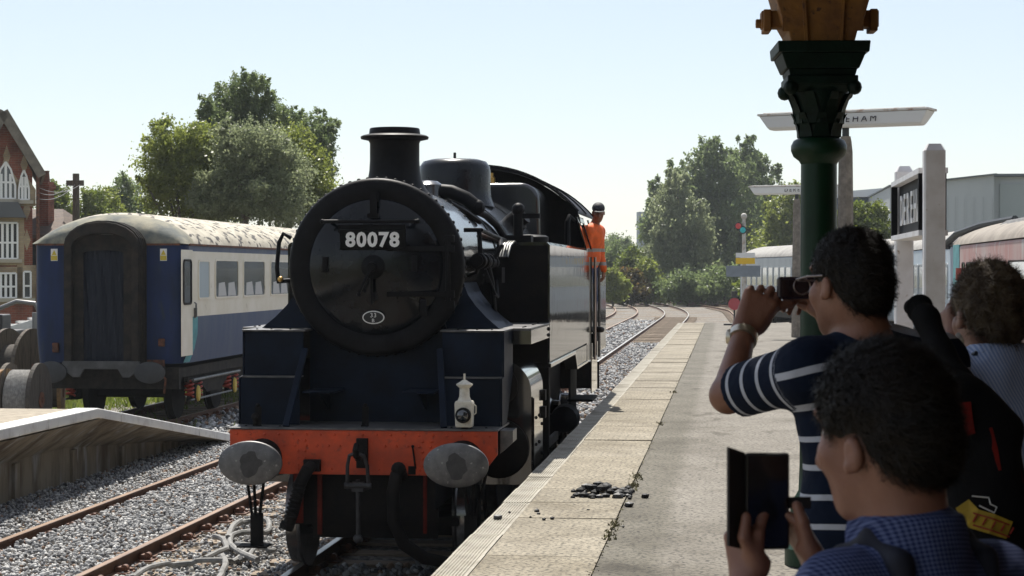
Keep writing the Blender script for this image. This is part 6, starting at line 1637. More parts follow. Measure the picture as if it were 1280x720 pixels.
def add_hand(S, wrist, d, n, side, curl=(.5, .7, .5), sc=1.0, thumb=None, spread=.0, k=.004):
    """d: wrist to knuckles, n: out of the palm, side: +1/-1 so that the thumb lies on side * (d x n)"""
    w_, d, n = np.array(wrist, float), np.array(d, float), np.array(n, float)
    d /= np.linalg.norm(d); n = n - d * (n @ d); n /= np.linalg.norm(n); s = np.cross(d, n) * side
    L = lambda a, b, c: w_ + (d * a + s * b + n * c) * sc
    for (b0, b1) in ((.014, .030), (.004, .010), (-.006, -.010), (-.014, -.030)):
        S.cap(L(.0, b0, 0), L(.082, b1, 0), .017 * sc, .0125 * sc, .012)
    S.ell(L(.035, .022, .012), np.array((.02, .016, .014)) * sc, .012)          # ball of the thumb
    lens = ((.041, .025, .021), (.046, .029, .023), (.043, .027, .022), (.034, .02, .019))
    for i, (b1, ln) in enumerate(zip((.031, .0105, -.0105, -.030), lens)):
        p = L(.083 - .004 * abs(i - 1), b1, 0); ang = 0
        rr_ = (.0098, .0100, .0095, .0085)[i] * sc
        pts = [p]
        for q in range(3):
            cq = curl[i][q] if isinstance(curl[0], (tuple, list)) else curl[q]
            ang += cq
            dv = d * math.cos(ang) + n * math.sin(ang) + s * spread * (1.2 - i) * .3
            dv /= np.linalg.norm(dv); p = p + dv * ln[q] * sc; pts.append(p)
        for q in range(3): S.cap(pts[q], pts[q + 1], rr_ * (1 - .07 * q), rr_ * (1 - .07 * (q + 1)), k)
        if i == 0: tip = pts[-1]
    t0 = L(.022, .026, .008)
    if thumb is None: thumb = (L(.05, .052, .02), L(.078, .056, .03))
    S.cap(t0, thumb[0], .0145 * sc, .0115 * sc, .01); S.cap(thumb[0], thumb[1], .0115 * sc, .0095 * sc, .004)
    return tip
skin_m = mat('tanned_skin', (.235, .105, .062), .5, col2=(.17, .07, .042), scale=7, bump=.0008, bscale=160, detail=6)
skin_p = mat('fair_skin', (.25, .118, .078), .5, col2=(.19, .082, .054), scale=7, bump=.0006, bscale=160, detail=6)
for m_ in (skin_m, skin_p):
    b_ = m_.node_tree.nodes['Principled BSDF']; b_.inputs['Subsurface Weight'].default_value = .15; b_.inputs['Subsurface Radius'].default_value = (.012, .005, .003); b_.inputs['Subsurface Scale'].default_value = .6
hair_dark = mat('dark_brown_hair', (.008, .0055, .004), .55, col2=(.016, .011, .007), scale=30, spec=.25)
hair_mid = mat('greying_brown_hair', (.07, .045, .026), .55, col2=(.17, .125, .075), scale=25, spec=.3)
eye_w = mat('eye_white', (.6, .58, .55), .2); eye_d = mat('eye_iris', (.03, .02, .012), .1)
denim = mat('blue_denim', (.02, .035, .09), .85, var=.25, scale=20, bump=.0006, bscale=300)
trouser = mat('dark_trousers', (.02, .02, .024), .85, var=.2, scale=12)
shoe_m = mat('dark_shoe_leather', (.02, .017, .015), .45)
def cloth_material(name, base, line, kind):
    m = bpy.data.materials.new(name); m.use_nodes = True; n = m.node_tree; L = n.links; b = n.nodes['Principled BSDF']; b.inputs['Roughness'].default_value = .9
    b.inputs['Specular IOR Level'].default_value = .15
    def attr(a): q = n.nodes.new('ShaderNodeAttribute'); q.attribute_name = a; return q.outputs['Fac']
    def stripe(src, period, duty):
        a = n.nodes.new('ShaderNodeMath'); a.operation = 'DIVIDE'; a.inputs[1].default_value = period; L.new(src, a.inputs[0])
        f = n.nodes.new('ShaderNodeMath'); f.operation = 'FRACT'; L.new(a.outputs[0], f.inputs[0])
        c = n.nodes.new('ShaderNodeMath'); c.operation = 'LESS_THAN'; c.inputs[1].default_value = duty; L.new(f.outputs[0], c.inputs[0]); return c.outputs[0]
    mx = n.nodes.new('ShaderNodeMix'); mx.data_type = 'RGBA'; mx.inputs[6].default_value = (*base, 1); mx.inputs[7].default_value = (*line, 1)
    if kind == 'bands': L.new(stripe(attr('su'), .068, .2), mx.inputs[0])
    elif kind == 'fine': L.new(stripe(attr('su'), .0088, .45), mx.inputs[0])
    else:
        s1, s2 = stripe(attr('su'), .0064, .5), stripe(attr('sv'), .0064, .5)
        ad = n.nodes.new('ShaderNodeMath'); ad.operation = 'ADD'; L.new(s1, ad.inputs[0]); L.new(s2, ad.inputs[1])
        hf = n.nodes.new('ShaderNodeMath'); hf.operation = 'MULTIPLY'; hf.inputs[1].default_value = .5; L.new(ad.outputs[0], hf.inputs[0]); L.new(hf.outputs[0], mx.inputs[0])
    L.new(mx.outputs[2], b.inputs['Base Color'])
    tc = n.nodes.new('ShaderNodeTexCoord'); nb = n.nodes.new('ShaderNodeTexNoise'); nb.inputs['Scale'].default_value = 9; nb.inputs['Detail'].default_value = 3; L.new(tc.outputs['Object'], nb.inputs[0])
    bp = n.nodes.new('ShaderNodeBump'); bp.inputs['Distance'].default_value = .022; L.new(nb.outputs[0], bp.inputs['Height']); L.new(bp.outputs[0], b.inputs['Normal'])
    return m
polo_m = cloth_material('navy_polo_with_white_bands', (.006, .011, .026), (.42, .44, .5), 'bands')
check_m = cloth_material('blue_checked_cotton', (.012, .02, .075), (.10, .125, .24), 'check')
fine_m = cloth_material('pale_blue_striped_cotton', (.25, .32, .52), (.45, .51, .66), 'fine')
hi_vis = mat('orange_high_visibility', (.75, .12, .015), .7, var=.12, scale=14, bump=.004, bscale=9)
reflect_m = mat('silver_tape', (.3, .28, .26), .45, metal=.3)
def set_attr(me, name, vals): a = me.attributes.new(name, 'FLOAT', 'POINT'); a.data.foreach_set('value', np.asarray(vals, np.float32))
def np3(v): return np.array(v[:], float)
def crease(V, amp, fr, seed=0):
    g = np.random.default_rng(seed); out = V.copy(); n = np.zeros(len(V))
    for _ in range(5):
        k = g.normal(size=3) * fr; n += np.sin(V @ k + g.uniform(0, 6))
    return n * amp / 5
def fold(amp, fr, seed):
    def f(V):
        d = crease(V, amp, fr, seed); c = V.mean(0); u = V - c; u[:, 2] = 0; u /= np.linalg.norm(u, axis=1)[:, None] + 1e-6
        return V + u * d[:, None]
    return f
def make_hair(name, parent, P, M, sc, m, n, ln, seed, thick=.012, curl=.6, nape=-.095, lump=.45):
    S = Sdf(); r = lambda *a: np.array(a) * sc
    S.ell(P(0, -.014, .042), r(.079 + thick, .099 + thick, .090 + thick), .02, M)
    S.ell(P(0, -.05, -.02), r(.066 + thick * .6, .062 + thick, .07), .03, M)
    for sx in (-1, 1):
        S.ell(P(sx * .100, .004, -.016), r(.036, .034, .042), .008, M, True)
        S.ell(P(sx * .11, .055, -.03), r(.06, .045, .06), .01, M, True)
    S.ell(P(0, .13, -.01), r(.10, .075, .085), .02, M, True)
    g = np.random.default_rng(seed)
    nv = M @ np.array((0, .35, -.94)); pl = [(P(0, -.05, nape), nv)]
    def lumpy(V):
        c = P(0, -.01, .03); u = V - c; u /= np.linalg.norm(u, axis=1)[:, None]
        return V + u * ((crease(V, .010 * sc, 75 / sc, seed) + crease(V, .006 * sc, 160 / sc, seed + 1)) * lump)[:, None]
    o, V, Fa = sdf_obj(name, S, .004, m, parent, pl, lumpy)
    # strands
    fi = g.integers(0, len(Fa), n); p0 = V[Fa[fi]].mean(1)
    keep = np.ones(n, bool)
    for sx in (-1, 1): keep &= np.linalg.norm(p0 - P(sx * .088, .02, -.02), axis=1) > .048 * sc
    fi = fi[keep]; p0 = p0[keep]; n = len(fi)
    nr = np.cross(V[Fa[fi, 1]] - V[Fa[fi, 0]], V[Fa[fi, 2]] - V[Fa[fi, 0]]); nr /= np.linalg.norm(nr, axis=1)[:, None] + 1e-9
    cc = P(0, -.01, .02); nr = np.where(((p0 - cc) * nr).sum(1)[:, None] < 0, -nr, nr)
    fl = g.normal(size=(n, 3)); sw = M @ np.array((.25, -.6, -.55)); fl = fl * curl + sw
    fl -= nr * (fl * nr).sum(1)[:, None]; fl /= np.linalg.norm(fl, axis=1)[:, None] + 1e-9
    l = (ln * g.uniform(.5, 1.3, n))[:, None]
    lift = g.uniform(.02, .5, n)[:, None] * curl
    pts = [p0 - nr * .003]
    for q in range(1, 4):
        f = q / 3; pts.append(p0 + fl * l * f + nr * l * lift * math.sin(f * 2.2) + g.normal(size=(n, 3)) * .0015 * q)
    wv = np.cross(fl, nr) * .0008
    Vs = np.stack([x for q, p in enumerate(pts) for x in (p - wv * (1 - .28 * q), p + wv * (1 - .28 * q))], 1)
    k = 8; base = (np.arange(n) * k)[:, None]
    fc = np.concatenate([base + np.array([2 * q, 2 * q + 1, 2 * q + 3, 2 * q + 2]) for q in range(3)])
    me = np_mesh('hair_strands', Vs.reshape(-1, 3), fc, m)
    s_ = link('hair_strands', me, o); s_['kind'] = 'stuff'
    return o
def eyes(parent, P, M, sc):
    for sx in (-1, 1):
        m = MB(); m.ball(P(sx * .033, .067, .010), .0125 * sc, 12, 8); e = m.build('eye', eye_w, parent)
        m = MB(); m.ball(P(sx * .033, .0768, .010), .0045 * sc, 8, 6); m.build('iris', eye_d, e)
def legs(S, T, hipc, fw, sw, H0, sc=1.0, hw=.095):
    """hipc: hip centre; fw/sw: forward and right unit vectors; H0: floor height. T collects trousers"""
    for sx in (-1, 1):
        hip = hipc + sw * sx * hw; ank = np.array((hip[0], hip[1], H0 + .09)) + sw * sx * .03 - fw * .02
        kn = (hip + ank) / 2 + fw * .03
        S.cap(hip, kn, .08 * sc, .055 * sc, .03); S.cap(kn, ank, .052 * sc, .04 * sc, .02); S.cap(ank - fw * .03 + np.array((0, 0, -.045)), ank + fw * .14 + np.array((0, 0, -.055)), .035, .03, .02)
        T.cap(hip, kn, .098 * sc, .075 * sc, .03); T.cap(kn, ank + np.array((0, 0, .03)), .075 * sc, .068 * sc, .02, cut=.0)
def shoes(parent, hipc, fw, sw, H0, hw=.095):
    for sx in (-1, 1):
        hip = hipc + sw * sx * hw; a = np.array((hip[0], hip[1], H0)) + sw * sx * .03 - fw * .02
        S = Sdf(); S.cap(a - fw * .05 + (0, 0, .05), a + fw * .17 + (0, 0, .042), .045, .038, .02); S.cap(a + (0, 0, .05), a + (0, 0, .11), .05, .048, .02)
        sdf_obj('shoe', S, .008, shoe_m, parent, [(np.array((0, 0, H0 + .002)), (0, 0, -1))])

def P3(px, py, Y): return np3(W(px, py, Y))
def person_empty(label, base): return empty('person', base, 0, label, 'person')

# ---------------------------------------------------------------- man in the banded polo shirt
MY = 4.64
mb_ = np.array((W(1092, 560, MY).x, MY, PLAT))
man = person_empty('dark-haired man in navy white-striped polo shirt raising a compact camera', mb_)
def loc(v): return np.asarray(v, float) - mb_
fwd = np.array((-math.sin(R(25)), math.cos(R(25)), 0)); rgt = np.array((math.cos(R(25)), math.sin(R(25)), 0)); up = np.array((0, 0, 1.))
hz_ = W(1060, 278, MY).z - .148
hc = np.array((W(1062, 340, MY).x, MY + .01, hz_))
frm = head_frame(hc, R(42), R(-4))
B = Sdf(); SH = Sdf(); TR = Sdf()
Phead = add_head(B, frm)
neck = P3(1084, 432, MY - .02)
B.cap(Phead(0, -.025, -.05), neck + up * .0, .057, .062, .03)
lsh, rsh = P3(1010, 464, MY - .07), P3(1172, 456, MY + .10)
lel, lwr = P3(910, 494, MY + .15), P3(931, 414, MY + .34)
rel, rwr = P3(1150, 480, MY + .36), P3(1035, 398, MY + .38)
tc_ = np.array((W(1093, 560, MY).x, MY + .02, 0))
def at_z(z): return np.array((tc_[0], tc_[1], z))
TM = np.stack([rgt, fwd, up], 1)
for (S, g) in ((B, 0.0), (SH, .016)):
    S.ell(at_z(2.33), (.175 + g, .115 + g, .19 + g), .05, TM)
    S.ell(at_z(2.08), (.168 + g, .125 + g, .22 + g), .06, TM)
    S.ell(at_z(1.86), (.165 + g, .12 + g, .14 + g), .05, TM)
    S.cap(lsh, neck - up * .05 + rgt * -.03, .06 + g, .055 + g, .05); S.cap(rsh, neck - up * .05 + rgt * .03, .06 + g, .055 + g, .05)
B.cap(lsh, lel, .055, .042, .03); B.cap(lel, lwr, .043, .029, .02); B.cap(rsh, rel, .055, .042, .03); B.cap(rel, rwr, .043, .03, .02)
SH.cap(lsh, lsh + (lel - lsh) * .80, .072, .066, .04, cut=.0); SH.cap(rsh, rsh + (rel - rsh) * .72, .072, .066, .04, cut=.0)
SH.cap(neck - up * .03 - fwd * .005, neck + up * .03 + fwd * .012, .078, .07, .012, cut=.0)     # collar
hipc = np.array((tc_[0], tc_[1], PLAT + .93))
legs(B, TR, hipc, fwd, rgt, PLAT, 1.0)
TR.ell(hipc + up * .03, (.175, .135, .14), .05, TM)
# hands round the camera
hd = P3(957, 362, MY + .36) - lwr
add_hand(B, lwr, hd, rgt * .45 + fwd * .9, -1, ((.75, 1.1, .5), (.8, 1.1, .5), (.85, 1.1, .5), (.9, 1.1, .5)), 1.16, (P3(968, 384, MY + .37), P3(988, 380, MY + .385)))
add_hand(B, rwr, P3(1016, 372, MY + .42) - rwr, -rgt * .6 + fwd * .8, 1, (.8, .9, .5), 1.0, (P3(1016, 388, MY + .40), P3(1000, 381, MY + .41)))
def shift(S):
    for i, p in enumerate(S.p):
        S.p[i] = (p[0], p[1] - mb_, p[2] - mb_, *p[3:]) if p[0] == 'c' else (p[0], p[1] - mb_, *p[2:])
for S in (B, SH, TR): shift(S)
sdf_obj('body', B, .0052, skin_m, man)
o, V, Fa = sdf_obj('polo_shirt', SH, .006, polo_m, man, [(np.array((0, 0, .86)), (0, 0, -1))], fold(.014, 15, 2))
A0, A1 = loc(lsh), loc(lel); ba = A1 - A0; t = (V - A0) @ ba / (ba @ ba); dist = np.linalg.norm(V - A0 - np.clip(t, 0, 1)[:, None] * ba, axis=1)
on_arm = (dist < .085) & (t > .12) & (V[:, 0] < loc(lsh)[0] + .03)
back = V @ rgt
su = V[:, 2] + .10 * np.abs(back - .02) - .25 * np.clip(V[:, 2] - 1.38, 0, 1) + .012 * np.sin(V[:, 0] * 14) + .01
su = np.where(on_arm, t * np.linalg.norm(ba) * 1.25 + .011, su)
set_attr(o.data, 'su', su)
o, V, Fa = sdf_obj('trousers', TR, .01, trouser, man, [(np.array((0, 0, 1.0)), (0, 0, 1))])
shoes(man, hipc - mb_, fwd, rgt, 0)
Ph = lambda x, y, z: Phead(x, y, z) - mb_
make_hair('hair', man, Ph, frm[1], 1.0, hair_dark, 15000, .026, 3, .003, .4, lump=.3)
eyes(man, Ph, frm[1], 1.0)
m = MB()
fr_ = mat('spectacle_frame', (.2, .17, .16), .3, metal=.5)
m.tube([Ph(-.086, .0, .022), Ph(-.080, .06, .024), Ph(-.072, .103, .02), Ph(-.05, .118, .018), Ph(-.012, .12, .018), Ph(.012, .12, .018), Ph(.05, .118, .018), Ph(.072, .103, .02), Ph(.08, .06, .024), Ph(.086, 0, .022)], .0022, 6)
for sx in (-1, 1): m.tube([Ph(sx * .041 + math.cos(a) * .028, .117, .004 + math.sin(a) * .02) for a in np.linspace(0, 6.283, 20)], .002, 5)
m.build('spectacles', fr_, man)
m = MB(); ax_ = (lwr - lel) / np.linalg.norm(lwr - lel); wc = lwr - ax_ * .025 - mb_
m.lathe([(.0335, -.012), (.037, -.012), (.038, 0), (.037, .012), (.0335, .012)], wc, ax_, 22)
wn = np.cross(ax_, np.array((0., -.2, 1.))); wn /= np.linalg.norm(wn)
for sgn in (-1,): m.lathe([(0, .042), (.018, .042), (.0205, .036), (.0205, .03)], wc, wn * (1 if wn[0] < 0 else -1), 20)
m.build('wristwatch', mat('watch_steel', (.5, .46, .38), .3, metal=.9), man)
# camera in his hands
cl, cr2 = P3(971, 346, MY + .385), P3(1024, 374, MY + .385)
cam_o = empty('compact_camera', (cl + cr2) / 2, R(6), 'dark purple compact camera held up in front of the man in the striped polo', 'camera')
w2, h2 = (cr2[0] - cl[0]) / 2, (cl[2] - cr2[2]) / 2
m = MB(); m.box(-w2, w2, -.011, .011, -h2, h2); m.build('camera_body', mat('camera_dark_purple', (.02, .009, .018), .35, coat=.3), cam_o, bevel=.006)
m = MB(); m.box(-w2 * .82, w2 * .55, -.0125, -.0112, -h2 * .8, h2 * .8); m.build('screen', mat('camera_screen', (.012, .008, .01), .08, coat=.5), cam_o)
m = MB(); m.lathe([(.02, 0), (.02, .018), (.016, .02)], (0, .011, 0), (0, 1, 0), 20); m.build('lens', glass_dark, cam_o)
m = MB(); m.lathe([(.006, 0), (.006, .004)], (w2 * .5, 0, h2), (0, 0, 1), 12); m.build('shutter_button', steel_bright, cam_o)

# ---------------------------------------------------------------- backpack on his right shoulder
bag_m = mat('black_backpack_nylon', (.005, .005, .006), .85, var=.3, scale=9, bump=.004, bscale=18, spec=.2)
red_m = mat('backpack_red_panel', (.13, .008, .005), .85, var=.2, scale=14, spec=.2)
lab_y = mat('yellow_label', (.36, .24, .015), .7, var=.2, scale=30); lab_r = mat('red_print', (.25, .015, .01), .7)
BY = 4.36
bc = P3(1222, 580, BY)
bag = empty('backpack', bc, 0, 'black backpack with red stripes and a yellow label slung behind the polo-shirted man', 'backpack')
def bl_(px, py, Y): return P3(px, py, Y) - bc
S = Sdf()
tilt = np.array(Matrix.Rotation(R(-14), 3, 'Y'))
S.ell(bl_(1226, 612, BY), (.095, .075, .17), .05, tilt); S.ell(bl_(1215, 545, BY + .02), (.085, .065, .13), .06, tilt); S.ell(bl_(1236, 660, BY - .02), (.09, .07, .1), .05, tilt)
S.cap(bl_(1180, 470, BY + .05), bl_(1262, 535, BY + .02), .03, .03, .05); S.cap(bl_(1190, 500, BY), bl_(1195, 660, BY - .01), .035, .05, .05)
sdf_obj('bag', S, .007, bag_m, bag, (), fold(.006, 22, 5))
S = Sdf(); pts = [bl_(1152, 392, BY + .26), bl_(1150, 388, BY + .20), bl_(1158, 398, BY + .14), bl_(1175, 440, BY + .09), bl_(1200, 480, BY + .05), bl_(1225, 510, BY + .02)]
S.chain(pts, [.022, .026, .028, .03, .032, .03], .02); sdf_obj('shoulder_strap', S, .006, bag_m, bag)
S = Sdf(); S.chain([bl_(1140, 384, BY + .24), bl_(1150, 384, BY + .2), bl_(1160, 400, BY + .17)], [.02, .026, .02], .02); sdf_obj('strap_pad', S, .006, bag_m, bag)
def ribbon(pts, wd, th=.004):
    m = MB(); P = [Vector(p) for p in pts]
    V = []
    for i, p in enumerate(P):
        t_ = (P[min(i + 1, len(P) - 1)] - P[max(i - 1, 0)]).normalized(); s_ = t_.cross(Vector((0, -1, 0))).normalized() * wd[i] / 2
        V += [p - s_, p + s_, p + s_ + Vector((0, th, 0)), p - s_ + Vector((0, th, 0))]
    Fc = [(0, 1, 2, 3)]
    for i in range(len(P) - 1):
        for j in range(4): Fc.append((i * 4 + j, i * 4 + (j + 1) % 4, i * 4 + 4 + (j + 1) % 4, i * 4 + 4 + j))
    Fc.append(tuple(len(P) * 4 - 4 + j for j in (3, 2, 1, 0)))
    m.add(V, Fc); return m
fy = BY - .085
ribbon([bl_(1206, 503, fy + .03), bl_(1209, 525, fy + .02), bl_(1214, 543, fy + .012)], [.026, .024, .018]).build('red_stripe', red_m, bag)
ribbon([bl_(1237, 535, fy + .03), bl_(1243, 560, fy + .018), bl_(1250, 588, fy + .012)], [.012, .014, .006]).build('red_stripe', red_m, bag)
ribbon([bl_(1199, 530, fy + .02), bl_(1195, 565, fy + .01), bl_(1185, 600, fy + .012)], [.01, .01, .006]).build('red_stripe', red_m, bag)
ribbon([bl_(1272, 585, fy + .045), bl_(1276, 610, fy + .04), bl_(1279, 632, fy + .04)], [.012, .016, .012]).build('red_stripe', red_m, bag)
q_ = [bl_(1203, 630, fy + .0), bl_(1216, 648, fy - .01), bl_(1240, 655, fy - .015), bl_(1262, 663, fy - .005)]
lb_ = ribbon(q_, [.034, .046, .044, .04]).build('yellow_label', lab_y, bag)
for dz in (-.014, .012): ribbon([p + np.array((.0, -.003, dz)) for p in q_[1:]], [.003, .003, .003], .002).build('label_line', lab_r, lb_)
for i in range(5):
    f = i / 4; p = q_[1] * (1 - f) + q_[3] * f + np.array((.004, -.004 - .004 * math.sin(f * 3.1), -.004 + .004))
    m = MB(); m.bar(Vector(p) + Vector((-.004, 0, -.007)), Vector(p) + Vector((.004, 0, .007)), .003, .005, (0, 1, 0)); m.build('label_print', lab_r, lb_)
m = MB(); m.tube([bl_(1215, 620, fy - .01), bl_(1236, 622, fy - .01), bl_(1238, 630, fy - .012), bl_(1246, 634, fy - .01), bl_(1243, 641, fy - .01), bl_(1224, 632, fy - .012)], .0014, 5); m.build('zip_cord', white_letter, bag)

# ---------------------------------------------------------------- boy with the phone
YB_ = 2.70
mb_ = np.array((W(1140, 700, YB_).x, YB_, PLAT))
boy = person_empty('dark-haired boy in blue checked shirt looking down at a phone', mb_)
fwd = np.array((-math.sin(R(32)), math.cos(R(32)), 0)); rgt = np.array((math.cos(R(32)), math.sin(R(32)), 0))
TM = np.stack([rgt, fwd, up], 1)
hc = np.array((W(1102, 540, YB_).x, YB_ + .0, W(1108, 420, YB_).z - .136))
frm = head_frame(hc, R(50), R(-10))
B = Sdf(); SH = Sdf(); TR = Sdf()
Phead = add_head(B, frm, .93, 1.0, .017)
neck = P3(1140, 692, YB_ - .02)
B.cap(Phead(0, -.03, -.05), neck, .052, .058, .03)
lsh, rsh = P3(1052, 752, YB_ - .07), P3(1240, 738, YB_ + .10)
lel, rel = P3(950, 860, YB_ + .12), P3(1110, 880, YB_ + .25)
lwr, rwr = P3(934, 728, YB_ + .25), P3(1024, 712, YB_ + .25)
tc_ = np.array((W(1146, 700, YB_).x, YB_ + .02, 0))
for (S, g) in ((B, 0.0), (SH, .014)):
    S.ell(at_z(2.10), (.15 + g, .10 + g, .17 + g), .05, TM)
    S.ell(at_z(1.88), (.135 + g, .10 + g, .2 + g), .06, TM)
    S.cap(lsh, neck - up * .05 - rgt * .03, .05 + g, .05 + g, .05); S.cap(rsh, neck - up * .05 + rgt * .03, .05 + g, .05 + g, .05)
B.cap(lsh, lel, .045, .036, .03); B.cap(lel, lwr, .036, .024, .02); B.cap(rsh, rel, .045, .036, .03); B.cap(rel, rwr, .036, .024, .02)
SH.cap(lsh, lel, .06, .055, .04); SH.cap(lel, lel + (lwr - lel) * .55, .055, .048, .03, cut=0); SH.cap(rsh, rel, .06, .055, .04); SH.cap(rel, rel + (rwr - rel) * .55, .055, .048, .03, cut=0)
SH.cap(neck - up * .05 - fwd * .01, neck + up * .05 + fwd * .0, .078, .068, .012, cut=.0)
SH.cap(neck + up * .02, neck + up * .02 + fwd * .05, .066, .06, .02)
hipc = np.array((tc_[0], tc_[1], PLAT + .82)); legs(B, TR, hipc, fwd, rgt, PLAT, .9, .085); TR.ell(hipc + up * .03, (.155, .12, .13), .05, TM)
B.ell(hipc + up * .05, (.13, .10, .15), .05, TM); SH.ell(hipc + up * .12, (.15, .12, .14), .05, TM)
PHY = YB_ + .26
add_hand(B, lwr, P3(930, 672, PHY + .0) - lwr, rgt * .75 + fwd * .3 - up * .0, -1, (.5, .7, .5), .86, (P3(930, 672, PHY - .03), P3(933, 646, PHY - .025)))
add_hand(B, rwr, P3(1002, 672, PHY + .02) - rwr, -rgt * .8 + fwd * .35, 1, (.55, .75, .5), .86, (P3(1003, 652, PHY - .025), P3(996, 632, PHY - .02)))
for S in (B, SH, TR): shift(S)
sdf_obj('body', B, .0045, skin_p, boy)
o, V, Fa = sdf_obj('checked_shirt', SH, .0055, check_m, boy, [(np.array((0, 0, .80)), (0, 0, -1))], fold(.006, 20, 7))
set_attr(o.data, 'su', V[:, 2] + V @ fwd * .3); set_attr(o.data, 'sv', V @ rgt + .15 * V[:, 2])
sdf_obj('trousers', TR, .01, denim, boy, [(np.array((0, 0, .92)), (0, 0, 1))]); shoes(boy, hipc - mb_, fwd, rgt, 0, .085)
Ph = lambda x, y, z: Phead(x, y, z) - mb_
make_hair('hair', boy, Ph, frm[1], .93, hair_dark, 26000, .030, 9, .006, .38, lump=.3)
eyes(boy, Ph, frm[1], 1.0)
# his rucksack straps
strap = mat('navy_rucksack_nylon', (.006, .008, .02), .8, var=.2, scale=20)
rk = empty('rucksack', mb_ + np.array((0, 0, 1.0)), 0, 'navy rucksack on the back of the boy in the checked shirt', 'rucksack')
S = Sdf(); bkc = (at_z(2.0) - fwd * .19) - rk.location[:]
S.ell(np3(bkc), (.15, .085, .22), .04, TM); S.ell(np3(bkc) - up * .1, (.14, .08, .14), .04, TM); sdf_obj('bag', S, .008, strap, rk, (), fold(.005, 22, 8))
for sg, sh_ in ((-1, lsh), (1, rsh)):
    c0 = neck * .45 + sh_ * .55 - np3(rk.location)
    S = Sdf(); S.chain([c0 - fwd * .12 - up * .10, c0 - fwd * .06 + up * .03, c0 + up * .055, c0 + fwd * .07 + up * .02, c0 + fwd * .1 - up * .15], [.012, .014, .015, .015, .012], .02); sdf_obj('shoulder_strap', S, .006, strap, rk)
# phone in its flip case
p_tl, p_br = P3(931, 566, PHY), P3(988, 688, PHY)
ph = empty('phone', (p_tl + p_br) / 2, R(10), 'dark phone in an open flip case held upright in both hands by the boy', 'phone')
w2, h2 = (p_br[0] - p_tl[0]) / 2, (p_tl[2] - p_br[2]) / 2
case_m = mat('dark_brown_case', (.014, .011, .010), .55, var=.2, scale=20); scr = mat('phone_screen', (.006, .006, .008), .12, coat=.3)
m = MB(); m.box(-w2, w2, 0, .011, -h2, h2); pb = m.build('phone_body', case_m, ph, bevel=.005)
m = MB(); m.box(-w2 + .003, w2 - .003, -.0015, -.0003, -h2 + .005, h2 - .004); m.build('screen', scr, ph, bevel=.0006)
m = MB(); V = [(-w2 + .001, .006, -h2), (-w2 - .030, -.03, -h2 - .001 + .012), (-w2 - .030, -.03, h2 + .012), (-w2 + .001, .006, h2)]
V += [(v[0] - .003, v[1] + .003, v[2]) for v in V]; m.add(V, [(0, 1, 2, 3), (7, 6, 5, 4), (0, 4, 5, 1), (1, 5, 6, 2), (2, 6, 7, 3), (3, 7, 4, 0)]); m.build('case_cover', mat('case_lining', (.03, .026, .024), .7), ph)
m = MB(); m.box(w2 - .002, w2 + .034, .006, .009, -.012, .006); m.build('case_tab', case_m, ph, bevel=.001)

# ---------------------------------------------------------------- man in the pale striped shirt
YM2 = 5.1
mb_ = np.array((W(1255, 500, YM2).x, YM2, PLAT))
man2 = person_empty('man with tousled greying hair in pale blue pinstriped shirt holding a small camera', mb_)
fwd = np.array((-math.sin(R(14)), math.cos(R(14)), 0)); rgt = np.array((math.cos(R(14)), math.sin(R(14)), 0)); TM = np.stack([rgt, fwd, up], 1)
hc = np.array((W(1234, 380, YM2).x, YM2, W(1234, 322, YM2).z - .150))
frm = head_frame(hc, R(24), R(-4))
B = Sdf(); SH = Sdf(); TR = Sdf()
Phead = add_head(B, frm, 1.0)
neck = P3(1245, 440, YM2 - .02); B.cap(Phead(0, -.025, -.05), neck, .06, .066, .03)
lsh, rsh = P3(1172, 482, YM2 - .05), P3(1330, 470, YM2 + .05)
lel, rel = P3(1178, 500, YM2 + .24), P3(1330, 500, YM2 + .26); lwr, rwr = P3(1190, 425, YM2 + .33), P3(1290, 415, YM2 + .33)
tc_ = np.array((W(1252, 560, YM2).x, YM2 + .02, 0))
for (S, g) in ((B, 0.0), (SH, .02)):
    S.ell(at_z(2.25), (.17 + g, .12 + g, .19 + g), .05, TM); S.ell(at_z(2.0), (.165 + g, .14 + g, .22 + g), .06, TM); S.ell(at_z(1.82), (.165 + g, .13 + g, .14 + g), .05, TM)
    S.cap(lsh, neck - up * .06 - rgt * .03, .06 + g, .055 + g, .05); S.cap(rsh, neck - up * .06 + rgt * .03, .06 + g, .055 + g, .05)
B.cap(lsh, lel, .05, .04, .03); B.cap(lel, lwr, .04, .028, .02); B.cap(rsh, rel, .05, .04, .03); B.cap(rel, rwr, .04, .028, .02)
SH.cap(lsh, lsh + (lel - lsh) * .8, .075, .07, .04, cut=0); SH.cap(rsh, rsh + (rel - rsh) * .8, .075, .07, .04, cut=0)
SH.cap(neck - up * .05 - fwd * .01, neck + up * .022 - fwd * .005, .088, .076, .012, cut=.0)
hipc = np.array((tc_[0], tc_[1], PLAT + .90)); legs(B, TR, hipc, fwd, rgt, PLAT, 1.0); TR.ell(hipc + up * .03, (.18, .145, .14), .05, TM)
CAMY = YM2 + .36
add_hand(B, lwr, P3(1181, 388, CAMY) - lwr, rgt * .9 + fwd * .2, -1, (.7, .9, .5), .95, (P3(1192, 398, CAMY - .02), P3(1200, 402, CAMY - .02)))
add_hand(B, rwr, P3(1272, 386, CAMY) - rwr, -rgt * .9 + fwd * .2, 1, (.7, .9, .5), .95)
for S in (B, SH, TR): shift(S)
sdf_obj('body', B, .0055, skin_m, man2)
o, V, Fa = sdf_obj('striped_shirt', SH, .007, fine_m, man2, [(np.array((0, 0, .86)), (0, 0, -1))], fold(.008, 15, 12))
set_attr(o.data, 'su', V @ rgt + .04 * np.sin(V[:, 2] * 9) + .25 * np.clip(V[:, 2] - 1.4, 0, 1))
